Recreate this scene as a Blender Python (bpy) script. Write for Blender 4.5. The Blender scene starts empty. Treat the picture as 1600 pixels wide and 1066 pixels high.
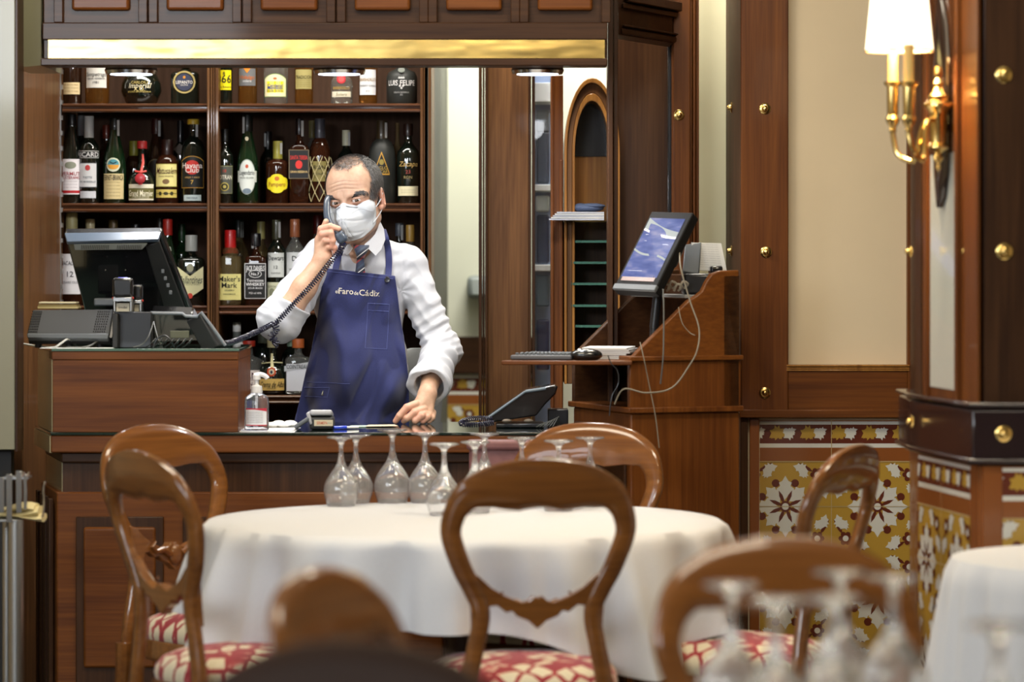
import bpy, bmesh, math, random
import numpy as np
from mathutils import Vector, Matrix, Euler
SC = bpy.context.scene
COL = SC.collection
F = 5400.0      # focal length in photo pixels (1600 wide)
H = 1.42        # camera height
YH = 400.0      # horizon row of the photo
# ---------------------------------------------------------------- camera
cd = bpy.data.cameras.new('camera'); cam = bpy.data.objects.new('camera', cd); COL.objects.link(cam)
cam.location = (0, 0, H); cam.rotation_euler = (math.pi/2, 0, 0)
cd.sensor_width = 36.0; cd.lens = 36.0*F/1600.0
cd.shift_y = (YH-533.0)/1600.0
cd.clip_start = .05; cd.clip_end = 60
cd.dof.use_dof = True; cd.dof.focus_distance = 10.15; cd.dof.aperture_fstop = 3.0
SC.camera = cam
SC.view_settings.view_transform = 'Standard'; SC.view_settings.look = 'None'
SC.view_settings.gamma = 1.0; SC.view_settings.exposure = 0.32
SC.view_settings.use_curve_mapping = False
SC.cycles.use_denoising = True
SC.cycles.max_bounces = 12; SC.cycles.transmission_bounces = 12; SC.cycles.transparent_max_bounces = 12
# ---------------------------------------------------------------- world + big lights
w = bpy.data.worlds.new('world'); SC.world = w; w.use_nodes = True
w.node_tree.nodes['Background'].inputs[0].default_value = (.75, .85, 1, 1)
w.node_tree.nodes['Background'].inputs[1].default_value = 0.35
def area(name, loc, target, sx, sy, power, col):
    l = bpy.data.lights.new(name, 'AREA'); l.shape = 'RECTANGLE'; l.size = sx; l.size_y = sy
    l.energy = power; l.color = col
    o = bpy.data.objects.new(name, l); COL.objects.link(o); o.location = loc
    d = Vector(target)-Vector(loc); o.rotation_euler = d.to_track_quat('-Z', 'Y').to_euler()
    return o
area('window_daylight', (-3.1, 5.2, 2.0), (0.2, 8.8, 1.0), 2.4, 1.4, 60, (.80, .89, 1.0))
area('window_daylight', (-2.2, 1.0, 2.55), (0, 9.6, 1.0), 1.6, .7, 72, (.88, .94, 1.0))
area('ceiling_or_fill_light', (-.7, 8.3, 2.86), (-.7, 8.6, 0), 1.1, .5, 26, (1, .88, .68))
area('ceiling_or_fill_light', (1.0, 7.9, 2.86), (1.0, 8.6, 0), .9, .5, 44, (1, .88, .68))
area('ceiling_or_fill_light', (.2, 5.0, 2.86), (.2, 5.6, 0), 1.2, .6, 30, (1, .88, .68))
area('ceiling_or_fill_light', (.1, 12.6, 2.7), (.1, 12.6, 0), .9, .9, 24, (1, .97, .88))  # added light for the back room, no fitting seen
area('ceiling_or_fill_light', (-.85, 10.42, 2.86), (-.85, 10.75, 1.0), 1.7, .25, 30, (1, .95, .86))  # added above the bar to brighten the top-shelf bottles
area('ceiling_or_fill_light', (.25, 9.95, 2.86), (.25, 10.5, 1.3), .5, .3, 24, (1, .93, .80))  # added to brighten the arched niche and the pilaster
area('ceiling_or_fill_light', (-1.95, 9.8, 2.80), (-1.95, 9.85, 0), .8, .2, 10, (1, .93, .78))  # added to light the plain wall behind the left cabinet
area('ceiling_or_fill_light', (.60, 10.30, 2.86), (.60, 10.50, 1.8), .2, .15, 26, (1, .95, .82))  # added to lift the pale wall strip beside the post
area('ceiling_or_fill_light', (.30, 11.1, 2.86), (.3, 11.6, 1.8), .5, .3, 26, (1, .97, .88))  # added to whiten the wall behind the arch
area('ceiling_or_fill_light', (.05, 12.9, 2.7), (.0, 13.7, 1.6), .7, .2, 16, (1, .99, .90))
# ---------------------------------------------------------------- helpers
def P(px, py, Y): return Vector(((px-800.0)*Y/F, Y, H+(YH-py)*Y/F))
def link(o, parent=None):
    COL.objects.link(o)
    if parent is not None:
        o.parent = parent
        o.matrix_parent_inverse = parent.matrix_basis.inverted() if not parent.get('_local') else Matrix()
    return o
def tag(o, label, cat=None, group=None, kind=None):
    if label: o['label'] = label
    if cat: o['category'] = cat
    if group: o['group'] = group
    if kind: o['kind'] = kind
    return o
def thing(name, label, cat, loc=(0,0,0), rz=0.0, group=None, local=False):
    o = bpy.data.objects.new(name, None); o.empty_display_size = .05
    o.location = loc; o.rotation_euler = (0, 0, rz); COL.objects.link(o)
    if local: o['_local'] = 1
    return tag(o, label, cat, group)
def copy_thing(o, parent=None):
    c = o.copy(); COL.objects.link(c)
    if parent: c.parent = parent
    for ch in list(o.children): copy_thing(ch, c)
    return c
class MB:
    def __init__(s, xf=None): s.v=[]; s.f=[]; s.mi=[]; s.xf=xf or Matrix(); s.m=0
    def add(s, vs, fs):
        b=len(s.v); s.v += [tuple(s.xf@Vector(p)) for p in vs]
        s.f += [tuple(i+b for i in f) for f in fs]; s.mi += [s.m]*len(fs); return s
    def box(s, c, d, rot=None):
        x,y,z=[k/2 for k in d]; R=rot or Matrix(); c=Vector(c)
        vs=[c+(R@Vector((i*x,j*y,k*z))) for i in(-1,1) for j in(-1,1) for k in(-1,1)]
        return s.add(vs, [(0,1,3,2),(4,6,7,5),(0,4,5,1),(2,3,7,6),(0,2,6,4),(1,5,7,3)])
    def bb(s, x0,x1,y0,y1,z0,z1): return s.box(((x0+x1)/2,(y0+y1)/2,(z0+z1)/2),(abs(x1-x0),abs(y1-y0),abs(z1-z0)))
    def loft(s, rings, closed=False, caps=True):
        n=len(rings[0]); vs=[p for r in rings for p in r]; fs=[]
        m=len(rings)
        for i in range(m if closed else m-1):
            a=i*n; b=((i+1)%m)*n
            for j in range(n):
                k=(j+1)%n; fs.append((a+j,a+k,b+k,b+j))
        if caps and not closed: fs += [tuple(reversed(range(n))), tuple(range((m-1)*n,m*n))]
        return s.add(vs,fs)
    def lathe(s, prof, c=(0,0,0), n=24, sx=1, sy=1, caps=True, pw=2.0):
        c=Vector(c); rings=[]
        for r,z in prof:
            ring=[]
            for j in range(n):
                a=2*math.pi*(j+.5)/n; ca,sa=math.cos(a),math.sin(a)
                k=1.0 if pw==2 else (abs(ca)**pw+abs(sa)**pw)**(-1/pw)
                ring.append(c+Vector((r*ca*k*sx, r*sa*k*sy, z)))
            rings.append(ring)
        return s.loft(rings, caps=caps)
    def tube(s, pts, r, n=8, closed=False, caps=True, flat=1.0):
        pts=[Vector(p) for p in pts]; m=len(pts); rings=[]; nrm=None
        for i,p in enumerate(pts):
            if closed: t=(pts[(i+1)%m]-pts[i-1])
            else: t=pts[min(i+1,m-1)]-pts[max(i-1,0)]
            if t.length<1e-9: t=Vector((0,0,1))
            t.normalize()
            if nrm is None:
                up=Vector((0,0,1)) if abs(t.z)<.9 else Vector((0,1,0)); nrm=t.cross(up).normalized()
            nrm=(nrm-t*nrm.dot(t)); nrm.normalize(); b=t.cross(nrm)
            rr=r[i] if hasattr(r,'__len__') else r
            rings.append([p+nrm*(rr*math.cos(2*math.pi*j/n))+b*(rr*flat*math.sin(2*math.pi*j/n)) for j in range(n)])
        return s.loft(rings, closed=closed, caps=caps)
    def cyl(s, a, b, r, n=16, r2=None): return s.tube([a,b],[r, r if r2 is None else r2],n)
    def sphere(s, c, r, n=16, m=10):
        rr=r if hasattr(r,'__len__') else (r,r,r); c=Vector(c)
        rings=[[c+Vector((rr[0]*math.sin(math.pi*(i/m) if 0<i<m else .0005)*math.cos(2*math.pi*j/n),
               rr[1]*math.sin(math.pi*(i/m) if 0<i<m else .0005)*math.sin(2*math.pi*j/n), -rr[2]*math.cos(math.pi*i/m))) for j in range(n)] for i in range(m+1)]
        return s.loft(rings)
    def prism(s, poly, a, b, axis='y'):
        def q(u,v,w):
            return {'y':(u,w,v),'z':(u,v,w),'x':(w,u,v)}[axis]
        n=len(poly); vs=[q(u,v,a) for u,v in poly]+[q(u,v,b) for u,v in poly]
        fs=[tuple(range(n)), tuple(reversed(range(n,2*n)))]+[(i,i+n,(i+1)%n+n,(i+1)%n) for i in range(n)]
        return s.add(vs,fs)
    def build(s, name, mats, parent=None, smooth=True, bevel=0, seg=2, angle=35, label=None, kind=None, sub=0, solid=0):
        me=bpy.data.meshes.new(name); me.from_pydata(s.v,[],s.f)
        mats=mats if isinstance(mats,(list,tuple)) else [mats]
        for mm in mats: me.materials.append(mm)
        if len(mats)>1: me.polygons.foreach_set('material_index', s.mi)
        bm=bmesh.new(); bm.from_mesh(me); bmesh.ops.recalc_face_normals(bm, faces=bm.faces)
        bm.to_mesh(me); bm.free()
        o=bpy.data.objects.new(name, me); link(o,parent)
        if smooth:
            me.polygons.foreach_set('use_smooth',[True]*len(me.polygons))
            try: me.set_sharp_from_angle(angle=math.radians(angle))
            except Exception: pass
        if solid:
            m=o.modifiers.new('s','SOLIDIFY'); m.thickness=solid; m.offset=-1
        if bevel:
            m=o.modifiers.new('b','BEVEL'); m.width=bevel; m.segments=seg; m.limit_method='ANGLE'; m.angle_limit=math.radians(40); m.harden_normals=False
        if sub:
            m=o.modifiers.new('u','SUBSURF'); m.levels=sub; m.render_levels=sub
        if label: o['label']=label
        if kind: o['kind']=kind
        return o
def catmull(pts, n=8):
    pts=[Vector(p) for p in pts]; out=[]
    for i in range(len(pts)-1):
        p0=pts[max(i-1,0)]; p1=pts[i]; p2=pts[i+1]; p3=pts[min(i+2,len(pts)-1)]
        for k in range(n):
            t=k/n; out.append(.5*((2*p1)+(p2-p0)*t+(2*p0-5*p1+4*p2-p3)*t*t+(3*p1-p0-3*p2+p3)*t**3))
    out.append(pts[-1]); return out
# ---------------------------------------------------------------- materials
MC={}
def mat(name, col, rough=.5, metal=0, coat=0, coat_r=.08, trans=0, ior=1.45, emis=None, es=1, sub=0, spec=.5, sheen=0):
    if name in MC: return MC[name]
    m=bpy.data.materials.new(name); m.use_nodes=True; b=m.node_tree.nodes['Principled BSDF']
    I=b.inputs
    I['Base Color'].default_value=(*col,1); I['Roughness'].default_value=rough; I['Metallic'].default_value=metal
    I['Coat Weight'].default_value=coat; I['Coat Roughness'].default_value=coat_r
    I['Transmission Weight'].default_value=trans; I['IOR'].default_value=ior
    I['Specular IOR Level'].default_value=spec; I['Sheen Weight'].default_value=sheen
    if sub: I['Subsurface Weight'].default_value=sub; I['Subsurface Radius'].default_value=(.012,.005,.003); I['Subsurface Scale'].default_value=1
    if emis: I['Emission Color'].default_value=(*emis,1); I['Emission Strength'].default_value=es
    MC[name]=m; return m
def noise_tint(m, scale=(30,30,30), amount=.3, col2=None, detail=4, bump=0, coord='Object', bscale=None):
    nt=m.node_tree; N=nt.nodes; L=nt.links; b=N['Principled BSDF']
    tc=N.new('ShaderNodeTexCoord'); mp=N.new('ShaderNodeMapping'); mp.inputs['Scale'].default_value=scale
    nz=N.new('ShaderNodeTexNoise'); nz.inputs['Scale'].default_value=1; nz.inputs['Detail'].default_value=detail
    L.new(tc.outputs[coord],mp.inputs[0]); L.new(mp.outputs[0],nz.inputs[0])
    c=b.inputs['Base Color'].default_value[:3]; c2=col2 or tuple(k*(1-amount) for k in c)
    cr=N.new('ShaderNodeValToRGB'); cr.color_ramp.elements[0].position=.35; cr.color_ramp.elements[1].position=.68
    cr.color_ramp.elements[0].color=(*c2,1); cr.color_ramp.elements[1].color=(*c,1)
    L.new(nz.outputs[0],cr.inputs[0]); L.new(cr.outputs[0],b.inputs['Base Color'])
    if bump:
        bp=N.new('ShaderNodeBump'); bp.inputs['Strength'].default_value=1; bp.inputs['Distance'].default_value=bump
        L.new(nz.outputs[0],bp.inputs['Height']); L.new(bp.outputs[0],b.inputs['Normal'])
    return m
def wood(name, c1, c2, rough=.3, coat=.6, grain='z', scale=1.0, coat_r=.07):
    if name in MC: return MC[name]
    m=mat(name,c1,rough,coat=coat,coat_r=coat_r,spec=.22)
    nt=m.node_tree; N=nt.nodes; L=nt.links; b=N['Principled BSDF']
    tc=N.new('ShaderNodeTexCoord')
    def nz(sc,det,rg,dist=0):
        mp=N.new('ShaderNodeMapping'); mp.inputs['Scale'].default_value=sc
        n=N.new('ShaderNodeTexNoise'); n.inputs['Scale'].default_value=1; n.inputs['Detail'].default_value=det; n.inputs['Roughness'].default_value=rg; n.inputs['Distortion'].default_value=dist
        L.new(tc.outputs['Object'],mp.inputs[0]); L.new(mp.outputs[0],n.inputs[0]); return n
    a,bb=120*scale,3.0*scale
    s={'z':(a,a,bb),'x':(bb,a,a),'y':(a,bb,a)}[grain]
    s2={'z':(14,14,1.2),'x':(1.2,14,14),'y':(14,1.2,14)}[grain]
    n1=nz(s,3,.6); n2=nz([k*scale for k in s2],3,.5,1.2)
    mx=N.new('ShaderNodeMath'); mx.operation='MULTIPLY_ADD'; mx.inputs[1].default_value=.45
    L.new(n1.outputs[0],mx.inputs[0]); 
    m2=N.new('ShaderNodeMath'); m2.operation='MULTIPLY'; m2.inputs[1].default_value=.55
    L.new(n2.outputs[0],m2.inputs[0]); L.new(m2.outputs[0],mx.inputs[2])
    cr=N.new('ShaderNodeValToRGB'); cr.color_ramp.elements[0].position=.36; cr.color_ramp.elements[1].position=.64
    cr.color_ramp.elements[0].color=(*c2,1); cr.color_ramp.elements[1].color=(*c1,1)
    L.new(mx.outputs[0],cr.inputs[0]); L.new(cr.outputs[0],b.inputs['Base Color'])
    return m
W_red=wood('mahogany_red',(.175,.056,.010),(.090,.026,.006),.4,.10,'x')
W_redv=wood('mahogany_red_upright',(.175,.056,.011),(.090,.026,.006),.4,.10,'z')
W_dark=wood('mahogany_dark',(.066,.028,.011),(.028,.011,.005),.42,.10,'x')
W_darkv=wood('mahogany_dark_upright',(.066,.028,.011),(.028,.011,.005),.42,.10,'z')
W_post=wood('mahogany_post',(.165,.075,.027),(.080,.034,.013),.45,.08,'z',1.3)
W_honey=wood('honey_wood',(.42,.19,.045),(.22,.09,.022),.3,.5,'z')
W_chair=wood('chair_walnut',(.235,.088,.020),(.115,.040,.010),.28,.75,'x',.6,.06)
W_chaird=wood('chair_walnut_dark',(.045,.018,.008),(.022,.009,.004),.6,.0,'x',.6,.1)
BRASS=mat('brass',(.80,.56,.20),.22,1)
BRASSP=mat('brass_polished',(.66,.46,.15),.24,1)
noise_tint(BRASSP,(5,5,14),.12,bump=.0035,detail=2)
CHROME=mat('chrome',(.62,.62,.62),.18,1)
STEEL=mat('brushed_steel',(.42,.42,.41),.35,1)
BLACK=mat('black_plastic',(.012,.012,.014),.35,coat=.2)
BLACKG=mat('black_grained_plastic',(.022,.022,.022),.55)
BLACKS=mat('black_satin',(.008,.008,.009),.22,coat=.6)
GREYP=mat('grey_plastic',(.10,.11,.12),.4)
CREAM=mat('cream_wall_paint',(.72,.58,.385),.75); noise_tint(CREAM,(3,3,3),.06)
CREAMB=mat('pale_wall_paint',(.66,.66,.54),.7); noise_tint(CREAMB,(3,3,3),.05)
BEIGE=mat('beige_wall_and_reflection',(.25,.235,.155),.3,coat=.3); noise_tint(BEIGE,(2,2,2),.06)  # beige wall tone, also painted where glossy wood would reflect
GLASS=mat('clear_glass',(1,1,1),.0,trans=1,ior=1.45)
GLASSG=mat('green_edge_glass',(.62,.86,.76),.02,trans=1,ior=1.5)
WHITE=mat('white_paper',(.78,.78,.76),.6)
DARK=mat('near_black',(.006,.005,.005),.6)
# ================================================================ ROOM
def st(o, label=None):
    o['kind']='structure'
    if label: o['label']=label
    return o
FLOORM=mat('floor_tile',(.045,.035,.028),.22,coat=.3)
nt=FLOORM.node_tree; br=nt.nodes.new('ShaderNodeTexBrick'); tc=nt.nodes.new('ShaderNodeTexCoord')
br.offset=0; br.inputs['Scale'].default_value=1; br.inputs['Brick Width'].default_value=.4; br.inputs['Row Height'].default_value=.4; br.inputs['Mortar Size'].default_value=.004
br.inputs['Color1'].default_value=(.05,.036,.027,1); br.inputs['Color2'].default_value=(.03,.024,.02,1); br.inputs['Mortar'].default_value=(.015,.012,.01,1)
nt.links.new(tc.outputs['Object'],br.inputs['Vector']); nt.links.new(br.outputs['Color'],nt.nodes['Principled BSDF'].inputs['Base Color'])
st(MB().bb(-3.3,3.3,-2,14.2,-.1,0).build('floor',FLOORM))
st(MB().bb(-3.3,3.3,-2,14.2,2.9,3.0).build('ceiling',CREAMB))
st(MB().bb(-3.4,-3.3,-2,14.2,-.1,3).build('wall_left',CREAM))
st(MB().bb(3.3,3.4,-2,14.2,-.1,3).build('wall_right',CREAM))
st(MB().bb(-3.4,3.4,-2.1,-2,-.1,3).build('wall_rear',CREAM))
# far back-room wall with tiled dado
FB=13.7
st(MB().bb(-3.3,3.3,FB,FB+.1,0,2.9).build('wall_back',CREAMB))
# ---- tiles: patterned dado built from inlaid shapes
T_W=mat('tile_white',(.72,.70,.62),.25,coat=.4); T_Y=mat('tile_ochre',(.50,.30,.045),.25,coat=.4)
T_R=mat('tile_brown',(.13,.028,.014),.25,coat=.4); T_O=mat('tile_orange',(.27,.085,.02),.25,coat=.4)
T_G=mat('tile_grout',(.50,.36,.16),.8)
TM=[T_W,T_Y,T_R,T_O,T_G]
def leafpoly(c,ang,L,wd,lobes=True):
    base=[(0,.06),(.16,.14),(.24,.26),(.22,.50),(.40,.36),(.46,.56),(.58,.32),(.72,.40),(.78,.20),(1,0)] if lobes else [(0,0),(.25,.30),(.6,.34),(1,0)]
    pts=[(x*L,y*wd) for x,y in base]+[(x*L,-y*wd) for x,y in reversed(base[1:-1])]
    ca,sa=math.cos(ang),math.sin(ang)
    return [(c[0]+x*ca-y*sa,c[1]+x*sa+y*ca) for x,y in pts]
def circ(c,r,n=12): return [(c[0]+r*math.cos(2*math.pi*i/n),c[1]+r*math.sin(2*math.pi*i/n)) for i in range(n)]
def tile_wall(name, O, U, width, top, bottom, x_star, parent=None, T=.2631, post=None):
    """O: world point of (u=0,z=top); U: unit vector along wall; pattern polys lie just in front."""
    O=Vector(O); U=Vector(U).normalized(); Nn=Vector((U.y,-U.x,0))  # toward viewer side
    m=MB()
    def clip(poly,umin,umax,vmin,vmax):
        def cl(ps,ins,inter):
            out=[]
            for i in range(len(ps)):
                a,b=ps[i-1],ps[i]; ia,ib=ins(a),ins(b)
                if ia!=ib: out.append(inter(a,b))
                if ib: out.append(b)
            return out
        for ax,val,sg in((0,umin,1),(0,umax,-1),(1,vmin,1),(1,vmax,-1)):
            if not poly: return []
            poly=cl(poly,lambda p:sg*(p[ax]-val)>=0,lambda a,b:tuple(a[k]+(b[k]-a[k])*((val-a[ax])/(b[ax]-a[ax]+1e-12)) for k in(0,1)))
        return poly
    cnt=[0]
    def put(poly,mi,layer,box=None):
        cnt[0]+=1; layer=layer+.012*(cnt[0]%60)
        poly=clip(list(poly),*(box or (0,width,bottom-top,0)))
        if len(poly)<3: return
        m.m=mi; m.add([O+U*u+Vector((0,0,v))+Nn*(.0004*layer) for u,v in poly],[tuple(range(len(poly)))])
    R=lambda u0,u1,v0,v1:[(u0,v0),(u1,v0),(u1,v1),(u0,v1)]
    B=bottom-top
    # body slab
    m.m=3; b=len(m.v)
    c=[O,O+U*width]; D=-Nn*.02
    vs=[c[0]+Vector((0,0,B)),c[1]+Vector((0,0,B)),c[1],c[0]]; vs+= [v+D for v in vs]
    m.add(vs,[(0,1,2,3),(7,6,5,4),(0,4,5,1),(1,5,6,2),(2,6,7,3),(3,7,4,0)])
    # border
    put(R(0,width,-.012,-.003),0,1); put(R(0,width,-.078,-.066),0,1)
    put(R(0,width,-.066,-.012),2,1)
    per=T*.333; n=int(width/per)+3
    u0=(x_star-T/2)%per-per
    for i in range(n):
        cu=u0+i*per
        put(leafpoly((cu-.002,-.05),.55,.052,.030,False),1,2); put(leafpoly((cu-.002,-.03),-.25,.05,.040),1,3)
        put(leafpoly((cu+.018,-.052),.9,.036,.028),1,2)
        put(leafpoly((cu+.040,-.052),.75,.042,.032),0,4); put(circ((cu+.046,-.030),.008),0,4); put(leafpoly((cu+.075,-.024),3.6,.035,.02),0,4)
    # main field
    vt=-.118
    box=(0,width,B,vt)
    put(R(0,width,B,vt),1,1,box)
    cz=vt-.128
    i0=-2
    for i in range(i0,int(width/T)+3):
        for j in range(0,int(-B/T)+2):
            cx=x_star+i*T; cy=cz-j*T
            if cx<-T or cx>width+T or cy<B-T: continue
            for k in range(8):
                a=math.pi/8*2*k+math.pi/8*0
                put(leafpoly((cx+.018*math.cos(a),cy+.018*math.sin(a)),a,.070 if k%2==0 else .060,.046),0,4,box)
                a2=a+math.pi/8
                put(leafpoly((cx+.01*math.cos(a2),cy+.01*math.sin(a2)),a2,.040,.015,False),2,5,box)
                if 1: put(circ((cx+.072*math.cos(a2),cy+.072*math.sin(a2)),.0115),2,3,box)
            put(circ((cx,cy),.016),2,5,box); put(circ((cx,cy),.010),0,6,box)
            # small flowers at (T/2 +-, ) and vines with leaves
            for sx in(-1,1):
                for sy in(-1,1):
                    fx,fy=cx+sx*.0885+(-sx*.0 ),cy+sy*.0885*.72
                    fx,fy=cx+sx*.091,cy+sy*.091
                    for k in range(6):
                        a=k*math.pi/3; put(circ((fx+.013*math.cos(a),fy+.013*math.sin(a)),.0078,8),2,5,box)
                    put(circ((fx,fy),.0085),0,6,box)
                    put(leafpoly((fx+sx*.008,fy-sy*.012),math.atan2(-sy*1.0,sx*.62),.050,.015,False),2,4,box)
                    put(leafpoly((fx-sx*.012,fy+sy*.008),math.atan2(sy*.62,-sx*1.0),.050,.015,False),2,4,box)
                    for da,dd in((-1.1,.034),(-.25,.05)):
                        aa=math.atan2(-sy,sx*.62)+da*sx*sy
                        put(leafpoly((fx+sx*.012,fy-sy*.026),aa,dd*.9,.030),0,6,box)
                        aa=math.atan2(sy*.62,-sx)-da*sx*sy
                        put(leafpoly((fx-sx*.026,fy+sy*.012),aa,dd*.9,.030),0,6,box)
            put(R(cx+T/2-.0012,cx+T/2+.0012,B,vt),4,7,box)
            put(R(0,width,cy-.0010,cy+.0010),4,7,box)
    for i in range(-2,int(width/T)+3):
        put(R(x_star+T/2+i*T-.001,x_star+T/2+i*T+.001,B,0),4,7)
    put(R(0,width,vt-.001,vt+.002),4,7)
    return m.build(name,TM,parent,smooth=False)
RW=9.87   # plane of the tiled wall on the right
s_=F/RW
xL=(1187-800)/s_; xR=(1441-800)/s_
ob=tile_wall('trim_1',(xL,RW-.001,H-(657-400)/s_),(1,0,0),xR-xL+.12,H-(657-400)/s_,.05,(1227-1187)/s_)
st(ob,'ochre, white and brown patterned wall tiles right of the desk')
sB=F/FB
ob=tile_wall('trim_2',(-.36,FB-.001,H-186/sB),(1,0,0),1.4,H-186/sB,.05,.1); st(ob,'patterned tile dado on the far wall behind the bar')
st(MB().bb(-.36,1.2,FB-.03,FB,H-184/sB,H-126/sB).build('trim_3',W_dark,bevel=.004))
# wall at the right (cream) with its framing
st(MB().bb((1158-800)/(F/(RW-.035))+.012,3.3,RW+.0,RW+.1,0,2.9).build('wall_right_back',CREAM))
def X(px,Y): return (px-800)*Y/F
def Z(py,Y): return H+(YH-py)*Y/F
m=MB()
y0=RW-.035
m.bb(X(1158,y0),X(1232,y0),y0,RW,Z(650,y0),2.9)
m.bb(X(1418,y0),X(1452,y0),y0,RW,Z(650,y0),2.9)
o=st(m.build('trim_4',W_redv,bevel=.003),'reddish wooden stiles framing the cream wall panel')
m=MB(); m.bb(X(1232,y0)-.001,X(1418,y0)+.001,y0+.001,RW,Z(650,y0),Z(578,y0)); m.bb(X(1155,y0),X(1452,y0),y0-.012,RW,Z(653,y0),Z(640,y0))
st(m.build('trim_5',W_red,bevel=.003))
m=MB()
for k,(a,b) in enumerate(((570,573),(573.5,577),(577.5,580))):
    m.bb(X(1229,y0),X(1421,y0),y0-.006+.004*k*(1 if k<2 else .3),RW,Z(b,y0),Z(a,y0))
st(m.build('trim_6',W_honey,bevel=.0015),'thin moulding under the cream panel')
st(MB().bb(X(1172,y0),X(1187,y0),y0+.015,RW+.03,.0,Z(655,y0)).build('trim_7',T_O,bevel=.002))
# side return of that wall
st(MB().bb(X(1158,y0)-.002,X(1158,y0)+.02,y0+.003,10.52,0,2.9).build('wall_return',wood('glossy_side_wood',(.085,.036,.014),(.040,.016,.007),.6,.02,'z'),bevel=.002))
# post with cream wall between
Y1=10.25
st(MB().bb(X(1056,10.5),.70,10.5,10.55,0,2.9).build('wall_niche',mat('pale_yellow_wall',(.72,.68,.46),.7)))
m=MB(); m.bb(X(1052,Y1),X(1078,Y1),Y1,Y1+.12,0,2.9)
for a,b,d in((1078,1082,.02),(1083,1087,.01),(1088,1093,.03)): m.bb(X(a,Y1),X(b,Y1),Y1+d,Y1+.12,0,2.9)
st(m.build('trim_8',W_redv,bevel=.002),'upright mahogany post beside the dark doorway')
# hood end post, dark doorway panel, lintel
m=MB(); m.bb(X(950,9.75),X(958,9.75),9.75,9.9,0,2.9); m.bb(X(959,9.75),X(966,9.75),9.765,9.9,0,2.9)
st(m.build('trim_9',W_darkv,bevel=.002))
st(MB().bb(X(962,10.5),X(1058,10.5),10.5,10.55,0,2.9).build('door_1',W_darkv),'dark wooden door in the recess')
st(MB().bb(X(1042,10.45),X(1050.3,10.45),10.40,10.5,0,Z(55,10.4)).build('door_frame',BLACKS,bevel=.002))
m=MB()
a=P(966,0,9.8); c=P(1052,0,10.2)
def slab(x0,Ya,x1,Yb,zb,zt,out):
    d=Vector((x1-x0,Yb-Ya,0)).normalized(); n=Vector((d.y,-d.x,0))*out
    vs=[(x0+n.x,Ya+n.y,zb),(x1+n.x,Yb+n.y,zb),(x1+n.x,Yb+n.y,zt),(x0+n.x,Ya+n.y,zt)]
    vs+=[(x0-n.x*0+.0,Ya+.2,zb),(x1,Yb+.2,zb),(x1,Yb+.2,zt),(x0,Ya+.2,zt)]
    m.add(vs,[(0,1,2,3),(7,6,5,4),(0,4,5,1),(1,5,6,2),(2,6,7,3),(3,7,4,0)])
zt=lambda y:Z(y,9.8)
xa,xb=X(966,9.8),X(1051,10.2)
slab(xa,9.8,xb,10.2,zt(54),2.9,.0)
for y0_,y1_,o_ in((52,44,.012),(41,38,.018),(12,4,.015),(2,-12,.03)): slab(xa,9.8,xb,10.2,zt(y0_),zt(y1_),o_)
st(m.build('trim_10',W_dark,bevel=.002),'moulded lintel over the dark doorway')
# brass studs
def stud(px,py,Y,label,r=.0165,nrm=(0,-1,0),grp='brass studs on the wood framing'):
    c=P(px,py,Y); n=Vector(nrm).normalized(); q=n.to_track_quat('Z','Y').to_matrix().to_4x4()
    m=MB(Matrix.Translation(c)@q)
    m.lathe([(r*.98,0),(r,.002),(r*.85,.004),(r*.55,.0045),(r*.5,.010),(r*.42,.013),(r*.2,.0148),(.0004,.015)],n=20)
    o=m.build('brass_stud',BRASS,angle=50); tag(o,label,'stud',grp)
stud(1061,180,Y1-.0,'brass stud on the narrow post right of the dark doorway')
stud(1144,168,y0+.08,'brass stud high on the shadowed side of the post',nrm=(-1,-.25,0)) if False else None
yy=y0-.0005
stud(1195,170,yy,'upper brass stud on the broad stile left of the cream panel')
stud(1197,394,yy,'middle brass stud on the broad stile left of the cream panel')
stud(1195,614,yy,'lowest brass stud, above the patterned wall tiles')
for py_,l_ in((168,'upper'),(392,'lower')):
    Ys=10.2; c=(X(1158,y0)-.003)
    px_=800+c*F/Ys
    stud(px_,py_,Ys,l_+' brass stud on the dark narrow side of the broad stile',nrm=(-1,0,0))
# ---- wooden pilaster behind the bar
Yp=11.0
m=MB(); m.bb(X(762,Yp),X(826,Yp),Yp,Yp+.06,0,2.9)
o1=thing('wooden_pilaster','tall brown wooden pilaster right of the waiter, between wall and glass strip','pillar',(X(792,Yp),Yp,0))
m.build('panel',W_post,o1,bevel=.002)
m=MB()
for a,b,d in((748,753,-.02),(754,757,-.01),(758,762,-.025),(826,830,-.02),(831,836,-.01)): m.bb(X(a,Yp),X(b,Yp),Yp+d,Yp+.06,0,2.9)
m.build('moulding',W_darkv,o1,bevel=.002)
# side wall of bar recess behind shelf end
st(MB().bb(-.275,-.255,10.9,FB,0,2.9).build('wall_side',mat('shade_toned_wall',(.12,.12,.095),.8)))  # dark tone painted in for the shade on this side wall
st(MB().bb(-3.3,-.26,11.35,11.4,0,2.9).build('wall_bar_back',W_dark))
# right-hand outer wall behind the arch
st(MB().bb(X(862,11.6),3.3,11.6,11.65,0,2.9).build('wall_arch_back',CREAMB))
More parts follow.
